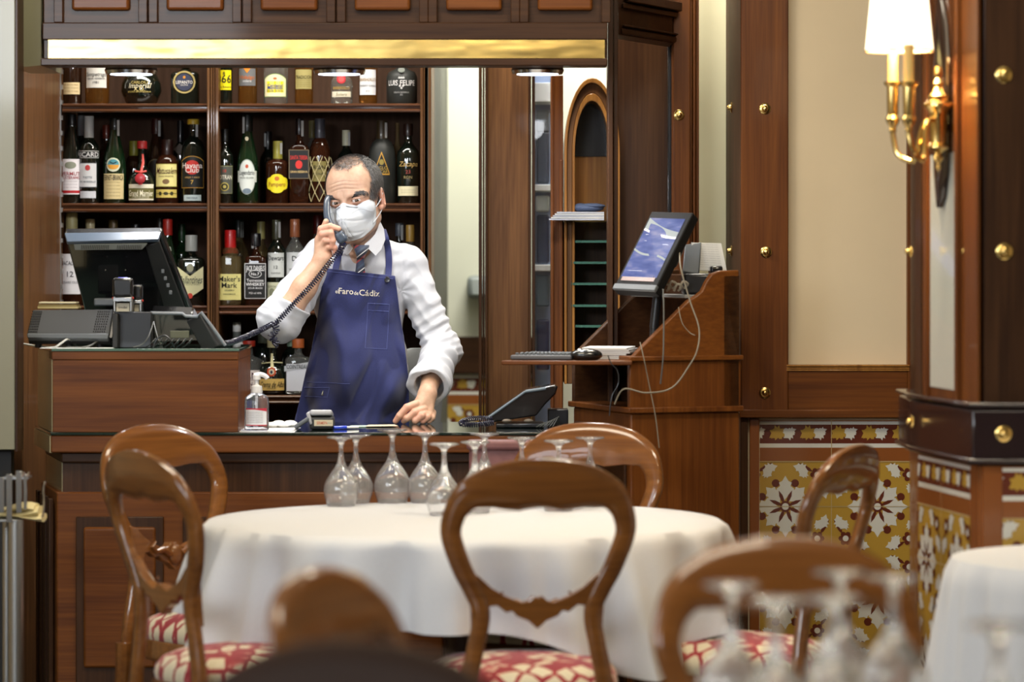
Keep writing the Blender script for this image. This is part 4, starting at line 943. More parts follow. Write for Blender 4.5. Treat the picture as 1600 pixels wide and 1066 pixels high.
# chamfered rim top, its blue-grey painted in for window light
m=MB(); 
a=[P(101,366,9.62),P(252,364,9.62),P(248,374,9.60),P(105,378,9.60)]
slab4(a[0]+Vector((0,-.004,.004)),a[1]+Vector((0,-.004,.004)),a[2]+Vector((0,-.008,0)),a[3]+Vector((0,-.008,0)),.012,'top_bevel',mat('bevel_window_sheen',(.05,.07,.10),.35,coat=.1),t,.002,'bevelled top edge, blue-grey for window light')
a=[P(116,382,9.61),P(231,381,9.61),P(223,390,9.615),P(118,391,9.615)]
m=MB(); dn=Vector((0,-.006,0))
slab4(a[0]+dn*2.2,a[1]+dn*2.2,a[2]+dn*2.2,a[3]+dn*2.2,.008,'vent_strip',mat('vent_grey',(.13,.14,.13),.45),t,.0005,'pale ventilation strip')
for k in range(34):
    if 15<k<20: continue
    px_=128+k*2.8; p0=P(px_+.8,383,9.60)+dn*2.4; p1=P(px_-.0,389.5,9.605)+dn*2.4
    m.tube([p0,p1],.0009,4)
m.build('vent_slots',DARK,t,kind='stuff')
for px_,py_ in((165,422),(196,422)):
    m=MB(); m.sphere(P(px_,py_,9.66),.0025,8,6); m.build('screw',CHROME,t)
slab4(P(228,385,9.63)+dn,P(250,378,9.63)+dn,P(292,488,9.79)+dn,P(258,489,9.79)+dn,.01,'side_cover',BLACKG,t,.003)
for k in range(4):
    p=P(255+k*4,424+k*11,9.68)+dn*2; m=MB(); m.box(p,(.009,.006,.012)); m.build('button',GREYP,t,bevel=.002)
m=MB(); m.bb(X(160,9.75),X(248,9.75),9.70,9.90,zt2+.0,zt2+.05); m.build('stand',BLACK,t,bevel=.01)
m=MB(); m.tube([(X(200,9.78),9.80,zt2+.03),(X(206,9.78),9.77,zt2+.12)],[.05,.035],12); m.build('neck',BLACK,t)
m=MB(); m.bb(X(148,9.68),X(180,9.68),9.66,9.74,Z(478,9.68),Z(466,9.68)); m.build('hinge_block',GREYP,t,bevel=.004)
# receipt printer / speaker like box with grilles
Yp_=9.52
t=thing('black_grille_box','long black box with rough grille ends on the register box','box',(X(110,Yp_),Yp_,zt2))
m=MB(); 
q=[P(52,484,Yp_+.05),P(177,483,Yp_+.05),P(171,522,Yp_),P(42,522,Yp_)]
slab4(*q,.05,'case',BLACKG,t,.003)
slab4(P(177,483,Yp_+.045),P(181,491,Yp_+.12),P(183,533,Yp_+.12),P(170,528,Yp_-.001),.01,'end_cap',BLACK,t,.002)
q=[P(42,521,Yp_),P(170,521,Yp_),P(168,529,Yp_-.004),P(43,528,Yp_-.004)]
slab4(*q,.03,'lower_rim',GREYP,t,.002)
for a,b in((50,66),(152,172)):
    m=MB()
    for r in range(9):
        for c in range(6):
            u=a+(b-a)*(c+.5)/6-(r*.9); v=487+r*3.9; p=P(u,v,Yp_+.05-.05*(r*3.9+4)/39-.0012); m.box(p,(.0030,.0015,.0035))
    m.build('grille',DARK,t,kind='stuff')
for k in range(3):
    m=MB(); p=P(60+k*48,535,Yp_+.05); m.cyl((p.x,p.y,zt2),(p.x,p.y,zt2+.026),.010,10); m.build('rubber_foot',DARK,t)
# stack of cards/notepads
t=thing('notepad_stack','small stack of cream notepads lying on the black grille box','notepad stack',(X(85,Yp_),Yp_+.11,Z(484,Yp_)))
for k,(h,c) in enumerate(((.009,'b8a878'),(.006,'8a7a50'),(.006,'d0c8a8'))):
    z=Z(483,Yp_+.1)+.001+.0072*k; m=MB(); m.bb(X(53,Yp_)+.002*k,X(117,Yp_)-.003*k,Yp_+.07,Yp_+.14,z,z+h*.75); m.build('notepad',mat('pad_'+c,K(c),.7),t,bevel=.001)
# self-inking stamps
def stamp(px0,px1,top,bot,Y,label,led):
    t=thing('self_inking_stamp',label,'stamp',(X((px0+px1)/2,Y),Y,Z(bot,Y)),group='self-inking stamps on the register box')
    w=X(px1,Y)-X(px0,Y); cx=X((px0+px1)/2,Y); z0,z1=Z(bot,Y),Z(top,Y); h=z1-z0
    for s in(-1,1):
        m=MB(); m.bb(cx+s*w/2-s*.006,cx+s*w/2,Y-.014,Y+.014,z0,z0+h*.72); m.build('side_arm',STEEL,t,bevel=.002)
    m=MB(); m.bb(cx-w/2-.003,cx+w/2+.003,Y-.019,Y+.019,z0+h*.42,z1); m.build('handle',BLACKS,t,bevel=.008,seg=3)
    m=MB(); m.bb(cx-w/2,cx+w/2,Y-.021,Y-.017,z0+h*.30,z0+h*.42); m.build('crossbar',CHROME,t,bevel=.001)
    m=MB(); m.bb(cx-w/2+.007,cx+w/2-.007,Y-.008,Y+.010,z0,z0+h*.25); m.build('die',mat('die_cream',(.45,.42,.33),.6),t,bevel=.001)
    if led:
        D=Decal(lambda u,v,l:Vector((cx+u,Y-.0086-.0003*l,z0+v))); D.text('trodat',0,h*.13,.007,cm((.02,.02,.02)),1,maxw=w*.5); D.build('imprint_label',t)
        m=MB(); m.bb(cx-w*.25,cx+w*.25,Y-.010,Y+.010,z1-.003,z1+.001); m.build('top_window',mat('blue_window',(.15,.15,.9),.2,coat=1),t,bevel=.001)
    for s in(-1,1):
        m=MB(); m.cyl((cx+s*(w/2+.001),Y-.004,z0+h*.40),(cx+s*(w/2+.004),Y-.004,z0+h*.40),.003,10); m.build('knob',mat('red_button',(.7,.05,.03),.4),t)
stamp(178,207,434,487,9.545,'taller self-inking stamp standing before the black monitor',True)
stamp(206,222,444,487,9.60,'narrower self-inking stamp right behind the taller one',False)
# black box under
t=thing('black_device','small black box with the two stamps on it, beside the telephone','device',(X(208,9.6),9.6,zt2))
m=MB(); m.bb(X(181,9.56),X(236,9.56),9.56,9.68,zt2,Z(487.6,9.56)); m.build('case',BLACK,t,bevel=.002)
m=MB(); m.bb(X(176,9.53),X(184,9.53),9.525,9.62,zt2+.001,Z(490,9.53)); m.build('side_panel',BLACKG,t,bevel=.002)
stp=None
# telephone base (back view) on register box
t=thing('desk_telephone','black desk telephone base seen from behind on the register box, its coil cord leading right','telephone',(X(290,9.62),9.62,zt2))
q=[P(236,488,9.60),P(316,494,9.60),P(347,538,9.68),P(262,520,9.66)]
slab4(P(236,489,9.60),P(300,492,9.60),P(322,533,9.64),P(240,536,9.64),.05,'body',BLACKS,t,.004)
slab4(P(312,490,9.58),P(318,488,9.60),P(352,539,9.62),P(340,541,9.58),.05,'cradle_side',BLACKG,t,.003)
m=MB(); m.tube([P(235,489,9.585),P(285,490,9.585),P(290,494,9.585),P(308,495,9.585),P(314,488,9.585),P(331,510,9.59),P(352,540,9.60)],.0045,8); m.build('rim',mat('grey_rim',(.20,.22,.25),.3,coat=.4),t,label='light grey rim')
m=MB(); m.bb(X(268,9.6),X(297,9.6),9.565,9.575,Z(528,9.57),Z(517,9.57)); m.build('wall_bracket',mat('bracket_olive',(.10,.10,.06),.5),t,bevel=.001)
# cables on the register box
rnd=random.Random(4)
def cable(pts,r,mt,name,label,par=None,n=7,grp=None,ns=8):
    m=MB(); m.tube(catmull(pts,ns),r,n); o=m.build(name,mt,par); 
    if par is None: tag(o,label,'cable',grp)
    return o
CW=mat('pale_cable',(.50,.50,.46),.5); CB=mat('black_cable',(.01,.01,.01),.4,coat=.3); CG=mat('grey_cable',(.12,.12,.11),.4)
zc=zt2+.003
def PZ(px,Y,z=zc): return (X(px,Y),Y,z)
cable([PZ(36,9.88),PZ(60,9.60),PZ(84,9.50),(X(96,9.5),9.50,zc+.012),(X(108,9.53),9.53,zc+.022),PZ(120,9.60)],.0028,CW,'power_cable','white cable looping out beneath the black grille box')
cable([(X(152,9.53),9.54,zc+.018),(X(142,9.50),9.505,zc+.006),PZ(128,9.50),PZ(108,9.51),PZ(94,9.56)],.0024,CG,'power_cable','grey cable curling under the right end of the grille box')
cable([PZ(208,9.50),(X(222,9.50),9.50,zc+.008),(X(232,9.50),9.50,zc+.03),(X(240,9.55),9.555,zc+.07)],.0015,CG,'power_cable','thin cable rising to the telephone from the box edge')
cable([(X(240,9.55),9.55,zc+.07),(X(246,9.51),9.51,zc+.03),(X(250,9.5),9.5,zc+.01),PZ(252,9.51)],.0014,CG,'power_cable','thin cable falling down behind the telephone')
cable([PZ(240,9.49),(X(246,9.49),9.49,zc+.024),(X(258,9.49),9.49,zc+.032),(X(268,9.49),9.49,zc+.016),PZ(272,9.52)],.0022,CB,'power_cable','black cable arched beside the bracket')
for k in range(7):
    x0=228+k*9.5; cable([PZ(x0,9.495),(X(x0+8,9.49),9.488,zc+.010),(X(x0+15,9.5),9.50,zc+.024),(X(x0+11,9.54),9.54,zc+.010)],.0016,CB,'power_cable','thin black cable in the bundle in front of the telephone',grp='bundle of thin black cables')
MB().bb(X(64,9.5),X(177,9.5),9.475,9.56,zt2+.0003,zt2+.0016).build('x',WHITE).name='paper_sheet'
tag(bpy.data.objects['paper_sheet'],'white paper under the cables at the edge of the register box','paper')
# ================================================================ COUNTER ITEMS
# hand sanitizer pump bottle
Yh=9.56; cx=X(401,Yh); z0=CZ+.0004
t=thing('sanitizer_bottle','clear pump bottle of hand sanitizer on the bar counter beside the register box','bottle',(cx,Yh,z0))
hb=Z(614,Yh)-z0
prof=[(.0005,0),(.030,0),(.034,.004),(.034,hb*.78),(.031,hb*.88),(.020,hb*.97),(.0125,hb*1.0),(.0125,hb*1.06)]
m=MB(Matrix.Translation((cx,Yh,z0))); m.lathe(prof,n=28,sx=1,sy=.72,caps=True); m.build('bottle_body',mat('sanitizer_gel',(.86,.90,1.0),.03,trans=.95,ior=1.36),t)
m=MB(Matrix.Translation((cx,Yh,z0))); m.lathe([(.016,hb*1.0),(.0165,hb*1.02),(.015,hb*1.18),(.008,hb*1.2),(.0055,hb*1.22),(.0055,hb*1.34),(.011,hb*1.35),(.011,hb*1.47),(.004,hb*1.5)],n=20); m.build('pump_collar',mat('white_plastic',(.80,.80,.80),.35),t)
m=MB(); zz=z0+hb*1.46; m.tube(catmull([(cx-.006,Yh,zz),(cx+.010,Yh,zz+.003),(cx+.024,Yh,zz-.002),(cx+.030,Yh,zz-.009)],5),[.008]*6+[.006]*10,10,flat=.7) if 0 else m.tube(catmull([(cx-.006,Yh,zz),(cx+.010,Yh,zz+.003),(cx+.024,Yh,zz-.002),(cx+.030,Yh,zz-.009)],5),.0065,10); m.build('nozzle',MC['white_plastic'],t)
m=MB(); m.tube([(cx,Yh,z0+.01),(cx,Yh,z0+hb)],.003,8); m.build('dip_tube',MC['white_plastic'],t)
def fnS(u,v,l): a=u/.034; return Vector((cx+(.0346+.0003*l)*math.sin(a),Yh-(.0346+.0003*l)*.72*math.cos(a),z0+v))
D=Decal(fnS); D.strip(-.033,.033,hb*.60,hb*.14,cm((.72,.73,.76)),0,18); D.strip(-.033,.033,lambda t_:hb*(.60),lambda t_:hb*(.565-.09*max(0,t_-.45)),cm((.50,.03,.06)),1,18); D.strip(-.033,.033,hb*.165,hb*.14,cm((.50,.03,.06)),1,18)
for k in range(7): D.text('mm mmmmm mmmm mm',-.004,hb*(.50-.045*k),.0032,cm((.25,.25,.32)),2,wd=.046)
D.build('label',t)
# papers
def sheet(poly,z,mt,label,name='paper_sheet',th=.0012,cat='paper'):
    m=MB(); m.prism(poly,z,z+th,'z'); o=m.build(name,mt,smooth=False); tag(o,label,cat); return o
def pp(px,Y): return (X(px,Y),Y)
sheet([pp(374,9.50),pp(452,9.50),pp(470,9.72),pp(372,9.74)],CZ+.0005-.0001,WHITE,'white sheet of paper on the counter under the sanitizer bottle',th=.0004)
bpy.data.objects['sanitizer_bottle'].location.z+=0
m=MB(); c=P(440,662,9.72); 
for k in range(4):
    m.sphere((X(425+k*9,9.72),9.74+.02*(k%2),CZ+.008),(.022,.03,.008+.004*(k%2)),10,6)
tag(m.build('crumpled_napkin',WHITE),'crumpled white paper napkin between the sanitizer and the payment terminal','napkin')
sheet([pp(376,9.52),pp(417,9.52),pp(417,9.60),pp(376,9.60)],CZ+.0010,mat('tray_white',(.7,.72,.85),.3),'small white printed tray sheet at the foot of the sanitizer','tray_sheet',.0012)
# payment terminal
Yt=9.62; t=thing('payment_terminal','grey handheld payment terminal lying on the counter in front of the apron','payment terminal',(X(492,Yt),Yt,CZ))
q=[P(478,649,9.70),P(519,648,9.70),P(520,668,9.60),P(487,671,9.60)]
m=MB(); m.bb(X(484,9.62),X(521,9.62),9.60,9.70,CZ+.001,CZ+.036); m.build('body',BLACKG,t,bevel=.008,seg=3)
m=MB(); m.box((X(502,9.62),9.645,CZ+.043),(.062,.085,.016),Matrix.Rotation(math.radians(-8),4,'X')); m.build('printer_cover',mat('silver_plastic',(.42,.42,.44),.3,coat=.3),t,bevel=.006,seg=3)
m=MB(); m.box((X(473,9.62),9.65,CZ+.020),(.052,.10,.012),Matrix.Rotation(math.radians(-33),4,'Y')); m.build('keypad',GREYP,t,bevel=.005,seg=3)
m=MB(); m.box((X(484.5,9.62),9.65,CZ+.032),(.010,.10,.036),Matrix.Rotation(math.radians(-20),4,'Y')); m.build('silver_rim',MC['silver_plastic'],t,bevel=.004,seg=3)
Yf=9.5985; fn=lambda u,v,l:Vector((X(505.5,Yf)+u,Yf-.0003*l,CZ+.020+v)); D=Decal(fn); D.strip(-.026,.026,.0085,-.0085,cm((.62,.55,.40)),1,2); D.text('SERMEPA',-.004,0,.008,cm((.55,.08,.03)),2,wd=.030); D.text('mmm',.017,0,.004,cm((.2,.2,.2)),2); D.build('label_strip',t)
# pen, banknotes, tray
t=thing('ballpoint_pen','blue ballpoint pen on the counter right of the payment terminal','pen',(X(530,9.65),9.65,CZ))
m=MB(); a=(X(521,9.62),9.62,CZ+.0055); b=(X(541,9.64),9.64,CZ+.0055); m.cyl(a,b,.0050,12); m.build('cap',mat('pen_blue',(.02,.06,.62),.3,coat=.5),t)
m=MB(); m.cyl((X(541,9.64),9.64,CZ+.0055),(X(560,9.66),9.66,CZ+.005),.0035,10); m.build('barrel',WHITE,t)
for k,(c,poly,l_) in enumerate(((mat('note_green',(.38,.50,.42),.7),[pp(545,9.74),pp(590,9.76),pp(596,9.84),pp(548,9.82)],'pale green banknote on the counter'),(mat('note_tan',(.55,.46,.33),.7),[pp(572,9.74),pp(622,9.77),pp(616,9.85),pp(575,9.83)],'tan banknote partly over the green one'))):
    sheet(poly,CZ+.001+.0015*k,c,l_,'banknote',cat='banknote')
# right POS terminal on the counter, seen from the side
t=thing('counter_telephone','black angled phone terminal on the right end of the bar counter','telephone',(X(810,9.75),9.75,CZ))
m=MB(); pf=[(757,656),(822,610),(866,602),(872,604),(868,616),(852,632),(838,650),(770,660)]
Yc=9.72; poly=[(X(a,Yc),Z(b,Yc)) for a,b in pf]
m.prism(poly,Yc,Yc+.16,'y'); m.build('body',BLACKS,t,bevel=.004)
m=MB(); m.tube([P(757,657,Yc-.004),P(821,612,Yc-.004)],.0035,8); m.tube([P(821,612,Yc-.004),P(853,607,Yc-.004)],.0045,8); m.build('rim',mat('blue_grey_rim',(.16,.20,.24),.3,coat=.5),t,label='light blue-grey rim')
m=MB(); m.bb(X(775,Yc),X(850,Yc),Yc-.01,Yc+.15,CZ+.001,CZ+.012); m.build('base',BLACK,t,bevel=.003)
for a in(792,826):
    m=MB(); m.sphere(P(a,658,Yc-.02),(.014,.01,.006),12,6); m.build('rubber_foot',mat('foot_tan',(.12,.09,.06),.6),t)
t=thing('cash_drawer_box','small dark glossy box behind the angled terminal by the desk','box',(X(875,9.8),9.85,CZ))
m=MB(); m.bb(X(856,9.8),X(888,9.8),9.8,9.9,CZ,Z(640,9.8)); m.build('case',BLACK,t,bevel=.003)
def coil(path,R,r,pitch,mt,name,label,par=None,cat='cord'):
    pts=[Vector(p) for p in catmull(path,10)]
    L_=[0]; 
    for a,b in zip(pts,pts[1:]): L_.append(L_[-1]+(b-a).length)
    tot=L_[-1]; turns=tot/pitch; n=int(turns*9); out=[]; j=0; nrm=None
    for i in range(n+1):
        s_=tot*i/n
        while j<len(L_)-2 and L_[j+1]<s_: j+=1
        f=(s_-L_[j])/max(1e-9,L_[j+1]-L_[j]); p=pts[j].lerp(pts[j+1],min(1,f)); tg=(pts[j+1]-pts[j]).normalized()
        if nrm is None: nrm=tg.cross(Vector((0,1,0.1))).normalized()
        nrm=(nrm-tg*nrm.dot(tg)).normalized(); b=tg.cross(nrm); a=2*math.pi*turns*i/n
        out.append(p+nrm*(R*math.cos(a))+b*(R*math.sin(a)))
    m=MB(); m.tube(out,r,5); o=m.build(name,mt,par)
    if par is None: tag(o,label,cat)
    return o
coil([P(768,655,9.66),P(742,654,9.64),P(724,658,9.62),P(722,663,9.60),P(745,664,9.60),P(772,661,9.62)],.006,.0021,.0062,mat('navy_cord',(.012,.012,.03),.3,coat=.5),'coil_cord','black coiled cord looped in front of the angled terminal')
for k in range(6): cable([PZ(838+k*5,9.70,CZ+.003),(X(846+k*4,9.72),9.70,CZ+.012),(X(858+k*3,9.74),9.73,CZ+.016+.003*k),(X(874,9.76),9.77,CZ+.004)],.0014,CG,'power_cable','thin grey cable beside the angled terminal',grp='bundle of cables beside the angled terminal')
# ================================================================ RIGHT DESK (POS station)
a20=math.radians(20); o0=P(985,640,9.36); Dx=Vector((math.cos(a20),math.sin(a20),0)); Dy=Vector((-math.sin(a20),math.cos(a20),0))
deskY=9.36
t=thing('cashier_desk','mahogany cashier desk with sloping sides and keyboard shelf at the right end of the bar','desk',(o0.x,deskY,0))
DW=.44  # depth of desk along Dy
def dpt(u,v,z): q=Vector((o0.x,deskY,0))+Dx*u+Dy*v; return (q.x,q.y,z)
def u_of(px):   # u on the near side for photo column px
    A=(px-800)/F; return (A*deskY-o0.x)/(Dx.x-A*Dx.y)
def z_of(px,py):
    u=u_of(px); Yy=deskY+Dx.y*u; return H+(YH-py)*Yy/F
def side(pf,v0,v1,name,mt,bev=.004):
    m=MB(); poly=[(u_of(a),z_of(a,b)) for a,b in pf]
    n_=len(poly); vs=[dpt(u,v0,z) for u,z in poly]+[dpt(u,v1,z) for u,z in poly]
    m.add(vs,[tuple(range(n_)),tuple(reversed(range(n_,2*n_)))]+[(i,i+n_,(i+1)%n_+n_,(i+1)%n_) for i in range(n_)])
    return m.build(name,mt,t,bevel=bev)
prof=[(985,562),(997,548),(1075,470),(1088,462),(1097,455),(1104,440),(1112,428),(1126,423),(1155,422),(1156,562)]
side(prof,0,.022,'side_panel',W_red)
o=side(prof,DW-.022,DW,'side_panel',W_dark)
m=MB(); a=[u_of(985)-.0,u_of(1158)]
def dbox(u0,u1,v0,v1,z0_,z1_,name,mt,bev=.003,label=None):
    m=MB(); vs=[dpt(u,v,z) for u in(u0,u1) for v in(v0,v1) for z in(z0_,z1_)]
    m.add(vs,[(0,1,3,2),(4,6,7,5),(0,4,5,1),(2,3,7,6),(0,2,6,4),(1,5,7,3)]); return m.build(name,mt,t,bevel=bev,label=label)
zA=z_of(1060,556)
dbox(u_of(982),u_of(1160),-.010,DW+.01,zA-.014,zA,'middle_board',W_red)
zB=z_of(1060,638)
dbox(u_of(984),u_of(1158),0,.02,zB,zA-.014,'apron_panel',W_redv)
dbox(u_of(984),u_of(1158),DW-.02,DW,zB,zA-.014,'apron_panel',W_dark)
dbox(u_of(1130),u_of(1156),0,DW,zB,z_of(1150,424)-.01,'back_panel',W_dark)
dbox(u_of(980),u_of(1160),-.012,DW+.012,zB-.012,zB+.004,'lower_board',W_redv)
dbox(u_of(986),u_of(1157),.004,DW-.004,0,zB-.012,'cabinet',W_redv,.005)
dbox(u_of(986)-.008,u_of(986)+.002,.03,DW-.03,.1,zB-.05,'door',W_dark,.005)
# keyboard shelf sticks out to the left
zK=z_of(985,563); 
m=MB(); ks=[pp(783,9.30),pp(1000,9.28),pp(1004,9.62),pp(905,9.64)]
ks=[(X(783,9.33),9.33),(X(988,9.30),9.30),(X(985,9.66),9.66),(X(880,9.62),9.62)]
m.prism(ks,zK-.012,zK,'z'); m.build('keyboard_shelf',W_red,t,bevel=.003)
dbox(u_of(1075),u_of(1125),.022,DW-.022,z_of(1075,466),z_of(1075,466)+.008,'upper_shelf',mat('grey_metal_shelf',(.20,.20,.19),.4),.001)
# keyboard
t=thing('keyboard','grey keyboard on the fold-out shelf of the cashier desk','keyboard',(X(850,9.40),9.42,zK))
kb=[(X(797,9.36),9.36),(X(893,9.34),9.34),(X(905,9.50),9.50),(X(835,9.56),9.56)]
m=MB(); m.prism(kb,zK+.001,zK+.014,'z'); m.build('case',mat('keyboard_grey',(.09,.09,.10),.5),t,bevel=.004)
for r in range(4):
    for c in range(13):
        u=(c+.8)/14; v=(r+.7)/4.6
        p0=Vector(kb[0]).lerp(Vector(kb[1]),u); p1=Vector(kb[3]).lerp(Vector(kb[2]),u); p=p0.lerp(p1,v)
        m=MB(); m.box((p.x,p.y,zK+.0165),(.0085,.024,.006),Matrix.Rotation(-.04,4,'Z')); m.build('key',MC['grey_plastic'],t,bevel=.001,seg=1)
t=thing('computer_mouse','glossy black computer mouse at the edge of the keyboard shelf','mouse',(X(917,9.35),9.35,zK))
m=MB(); m.sphere((X(916,9.35),9.36,zK+.014),(.045,.030,.018),20,12); m.build('body',BLACKS,t)
m=MB(); m.sphere((X(906,9.35),9.35,zK+.026),(.008,.006,.006),10,8); m.build('wheel',CHROME,t)
# papers on the desk
for k in range(6):
    z=zK+.001+.0052*k; dx=.006*math.sin(k*2.3)
    sheet([(X(912,9.45)+dx,9.44),(X(982,9.42)+dx,9.42),(X(996,9.60)+dx,9.62),(X(925,9.62)+dx,9.64)],z,mat('paper_grey',(.50,.50,.52),.6) if k<5 else WHITE,'sheet in the pile of papers behind the mouse' if k<5 else 'top white sheet of the pile of papers behind the mouse','paper_sheet',.0045)
for o in COL.objects:
    if o.get('label')=='sheet in the pile of papers behind the mouse': o['group']='pile of papers on the cashier desk'
# touch monitor
t=thing('touch_monitor','upright touch screen monitor leaning back on the cashier desk, showing a blue and white page','monitor',P(1030,500,9.45))
tl,tr,br,bl=P(1018,330,9.62),P(1083,332,9.50),P(1023,455,9.36),P(957,452,9.50)
n=slab4(tl,tr,br,bl,.030,'bezel',mat('dull_black',(.010,.009,.009),.6,spec=.12),t,.004)
def onq(u,v,off): # u 0..1 right, v 0..1 down
    p=tl.lerp(tr,u).lerp(bl.lerp(br,u),v); return p+n*off
SCR=mat('screen_glow',(.01,.01,.02),.4,spec=.05)
nt=SCR.node_tree; N=nt.nodes; L=nt.links; b=N['Principled BSDF']
at=N.new('ShaderNodeUVMap'); sp=N.new('ShaderNodeSeparateXYZ'); L.new(at.outputs[0],sp.inputs[0])
wv=N.new('ShaderNodeTexNoise'); wv.inputs['Scale'].default_value=3.2; wv.inputs['Detail'].default_value=2
mp=N.new('ShaderNodeMapping'); mp.inputs['Scale'].default_value=(.6,2.4,1); L.new(at.outputs[0],mp.inputs[0]); L.new(mp.outputs[0],wv.inputs[0])
cr=N.new('ShaderNodeValToRGB'); e=cr.color_ramp.elements; e[0].position=.30; e[0].color=(.05,.10,.42,1); e[1].position=.72; e[1].color=(.50,.48,.75,1); q=e.new(.5); q.color=(.16,.22,.62,1)
L.new(wv.outputs[0],cr.inputs[0]); L.new(cr.outputs[0],b.inputs['Emission Color']); b.inputs['Emission Strength'].default_value=.5
def quadUV(name,pts,mt,par,uvs=((0,1),(1,1),(1,0),(0,0))):
    me=bpy.data.meshes.new(name); me.from_pydata([tuple(p) for p in pts],[],[(0,1,2,3)]); uv=me.uv_layers.new(name='UVMap')
    for i in range(4): uv.data[i].uv=uvs[i]
    me.materials.append(mt); o=bpy.data.objects.new(name,me); link(o,par); return o
quadUV('screen',[onq(.06,.09,.0012),onq(.90,.09,.0012),onq(.90,.84,.0012),onq(.06,.84,.0012)],SCR,t)
D=Decal(lambda u,v,l:onq(u,1-v,.0015+.0003*l)); SW=mat('screen_white',(.03,.03,.03),.5,spec=.05,emis=(.72,.78,.74),es=.55); SWp=mat('screen_pink',(.1,.1,.1),.2,emis=(.85,.62,.62),es=.7); SWb=mat('screen_dark_line',(.05,.05,.1),.2,emis=(.18,.22,.42),es=.6); SWr=mat('screen_brown',(.05,.02,.02),.2,emis=(.25,.10,.08),es=.6)
f_=lambda t_:.83-.10*t_-.05*math.sin(t_*3)
D.strip(.06,.90,lambda t_:.91-.17*t_-.03*math.sin(t_*3.1),lambda t_:.77-.10*math.sin(t_*1.6),SW,1,12); D.strip(.06,.90,lambda t_:.775-.10*math.sin(t_*1.6),lambda t_:.75-.10*math.sin(t_*1.6),SWp,2,12)
D.strip(.06,.90,lambda t_:.52-.13*t_-.02*math.sin(t_*6),lambda t_:.495-.13*t_-.02*math.sin(t_*6),SW,3,12)
for (a,b_,c) in((.15,.7,.70),(.2,.6,.62),(.3,.8,.58),(.15,.5,.24)): D.strip(a,b_,c,c-.006,SWb,2,2)
D.strip(.36,.375,.74,.50,SWb,2,2); D.strip(.10,.88,.16,.11,SWr,2,2)
D.build('display_image',t)
slab4(onq(-.0,.93,.003),onq(1,.93,.003),onq(1,1.0,.003),onq(0,1.0,.003),.01,'lower_bezel',GREYP,t,.002,'grey lower bezel')
m=MB(); m.cyl(P(1028,458,9.50),P(1022,512,9.50),.013,12); m.build('pole',BLACK,t)
m=MB(); p=P(1022,512,9.50); m.cyl((p.x,p.y,zA),(p.x,p.y,zA+.016),.05,20); m.build('base',BLACK,t)
m=MB(); m.cyl((p.x,p.y,zA+.01),P(1022,512,9.50),.012,12); m.build('pole',BLACK,t)
m=MB(); m.box(P(1052,392,9.58),(.05,.05,.09),Matrix.Rotation(.4,4,'Y')); m.build('hinge',GREYP,t,bevel=.01)
# calculator/note block & small printer on top
t=thing('desk_printer','small black printer with a curled printed slip on top of the cashier desk','printer',P(1100,425,9.6))
zt_d=z_of(1075,466)+.008
m=MB(); m.bb(X(1068,9.55),X(1126,9.6),9.55,9.70,zt_d,z_of(1110,428)); m.build('case',BLACK,t,bevel=.008)
slab4(P(1070,382,9.66),P(1096,378,9.66),P(1092,428,9.60),P(1066,424,9.60),.012,'paper_cover',GREYP,t,.003)
m=MB(); m.bb(X(1110,9.55),X(1130,9.55),9.56,9.66,z_of(1110,430),z_of(1115,416)); m.build('cutter',BLACKS,t,bevel=.006)
t=thing('printed_note','grey printed list standing on the black printer beside the touch screen','paper',P(1108,400,9.62))
q=[P(1080,379,9.66),P(1127,380,9.66),P(1136,425,9.62),P(1089,422,9.62)]
nq=slab4(*q,.002,'sheet',mat('note_grey',(.50,.49,.46),.7),t,.0003)
D=Decal(lambda u,v,l:q[0].lerp(q[1],u).lerp(q[3].lerp(q[2],u),1-v)+nq*(.0004+.0003*l))
for k in range(11): D.text('mm mmm mmmm mm',.5,.93-.08*k,.03,cm((.2,.2,.2)),1,wd=.72)
D.build('printed_lines',t)
# cables from monitor
ce='thin cable hanging down over the desk side'
cable([P(1062,395,9.45),P(1064,420,9.36),P(1078,470,9.34),P(1092,512,9.32),P(1090,545,9.30),P(1078,570,9.30),P(1050,606,9.30),P(1010,614,9.28),P(975,608,9.28),P(960,632,9.28)],.0022,mat('tan_cable',(.22,.19,.14),.5),'monitor_cable','longest tan cable looping from the touch screen over the desk side')
cable([P(1036,452,9.36),P(1037,480,9.34),P(1037,520,9.33),P(1036,560,9.32),P(1032,600,9.34)],.0022,CG,'monitor_cable','straight grey cable hanging from the foot of the touch screen')
cable([P(1000,535,9.33),P(1006,560,9.31),P(1014,600,9.33),P(1024,650,9.33),P(1030,700,9.33)],.0016,MC['tan_cable'],'monitor_cable','thin tan cable running down past the desk edge')
cable([P(950,556,9.28),P(955,568,9.27),P(965,580,9.27),P(966,600,9.27),P(956,620,9.27),P(952,650,9.27)],.0016,CB,'monitor_cable','thin black cable below the keyboard shelf')
cable([P(1060,480,9.36),P(1066,505,9.34),P(1078,520,9.34),P(1086,524,9.33)],.0012,MC['tan_cable'],'monitor_cable','short wisp of cable on the desk side')
# clutter under the screen
for k in range(4):
    p=P(1042+k*9,450-(k%2)*4,9.50); m=MB(); m.tube(catmull([p+Vector((-.012,0,-.008)),p+Vector((-.004,-.01,.010)),p+Vector((.010,.0,.004)),p+Vector((.0,.012,-.008))],5),.0035,7)
    tag(m.build('cable_clip',mat('clip_beige',(.40,.36,.28),.5)),'beige cable plug in the tangle under the touch screen','plug','cable plugs under the touch screen')
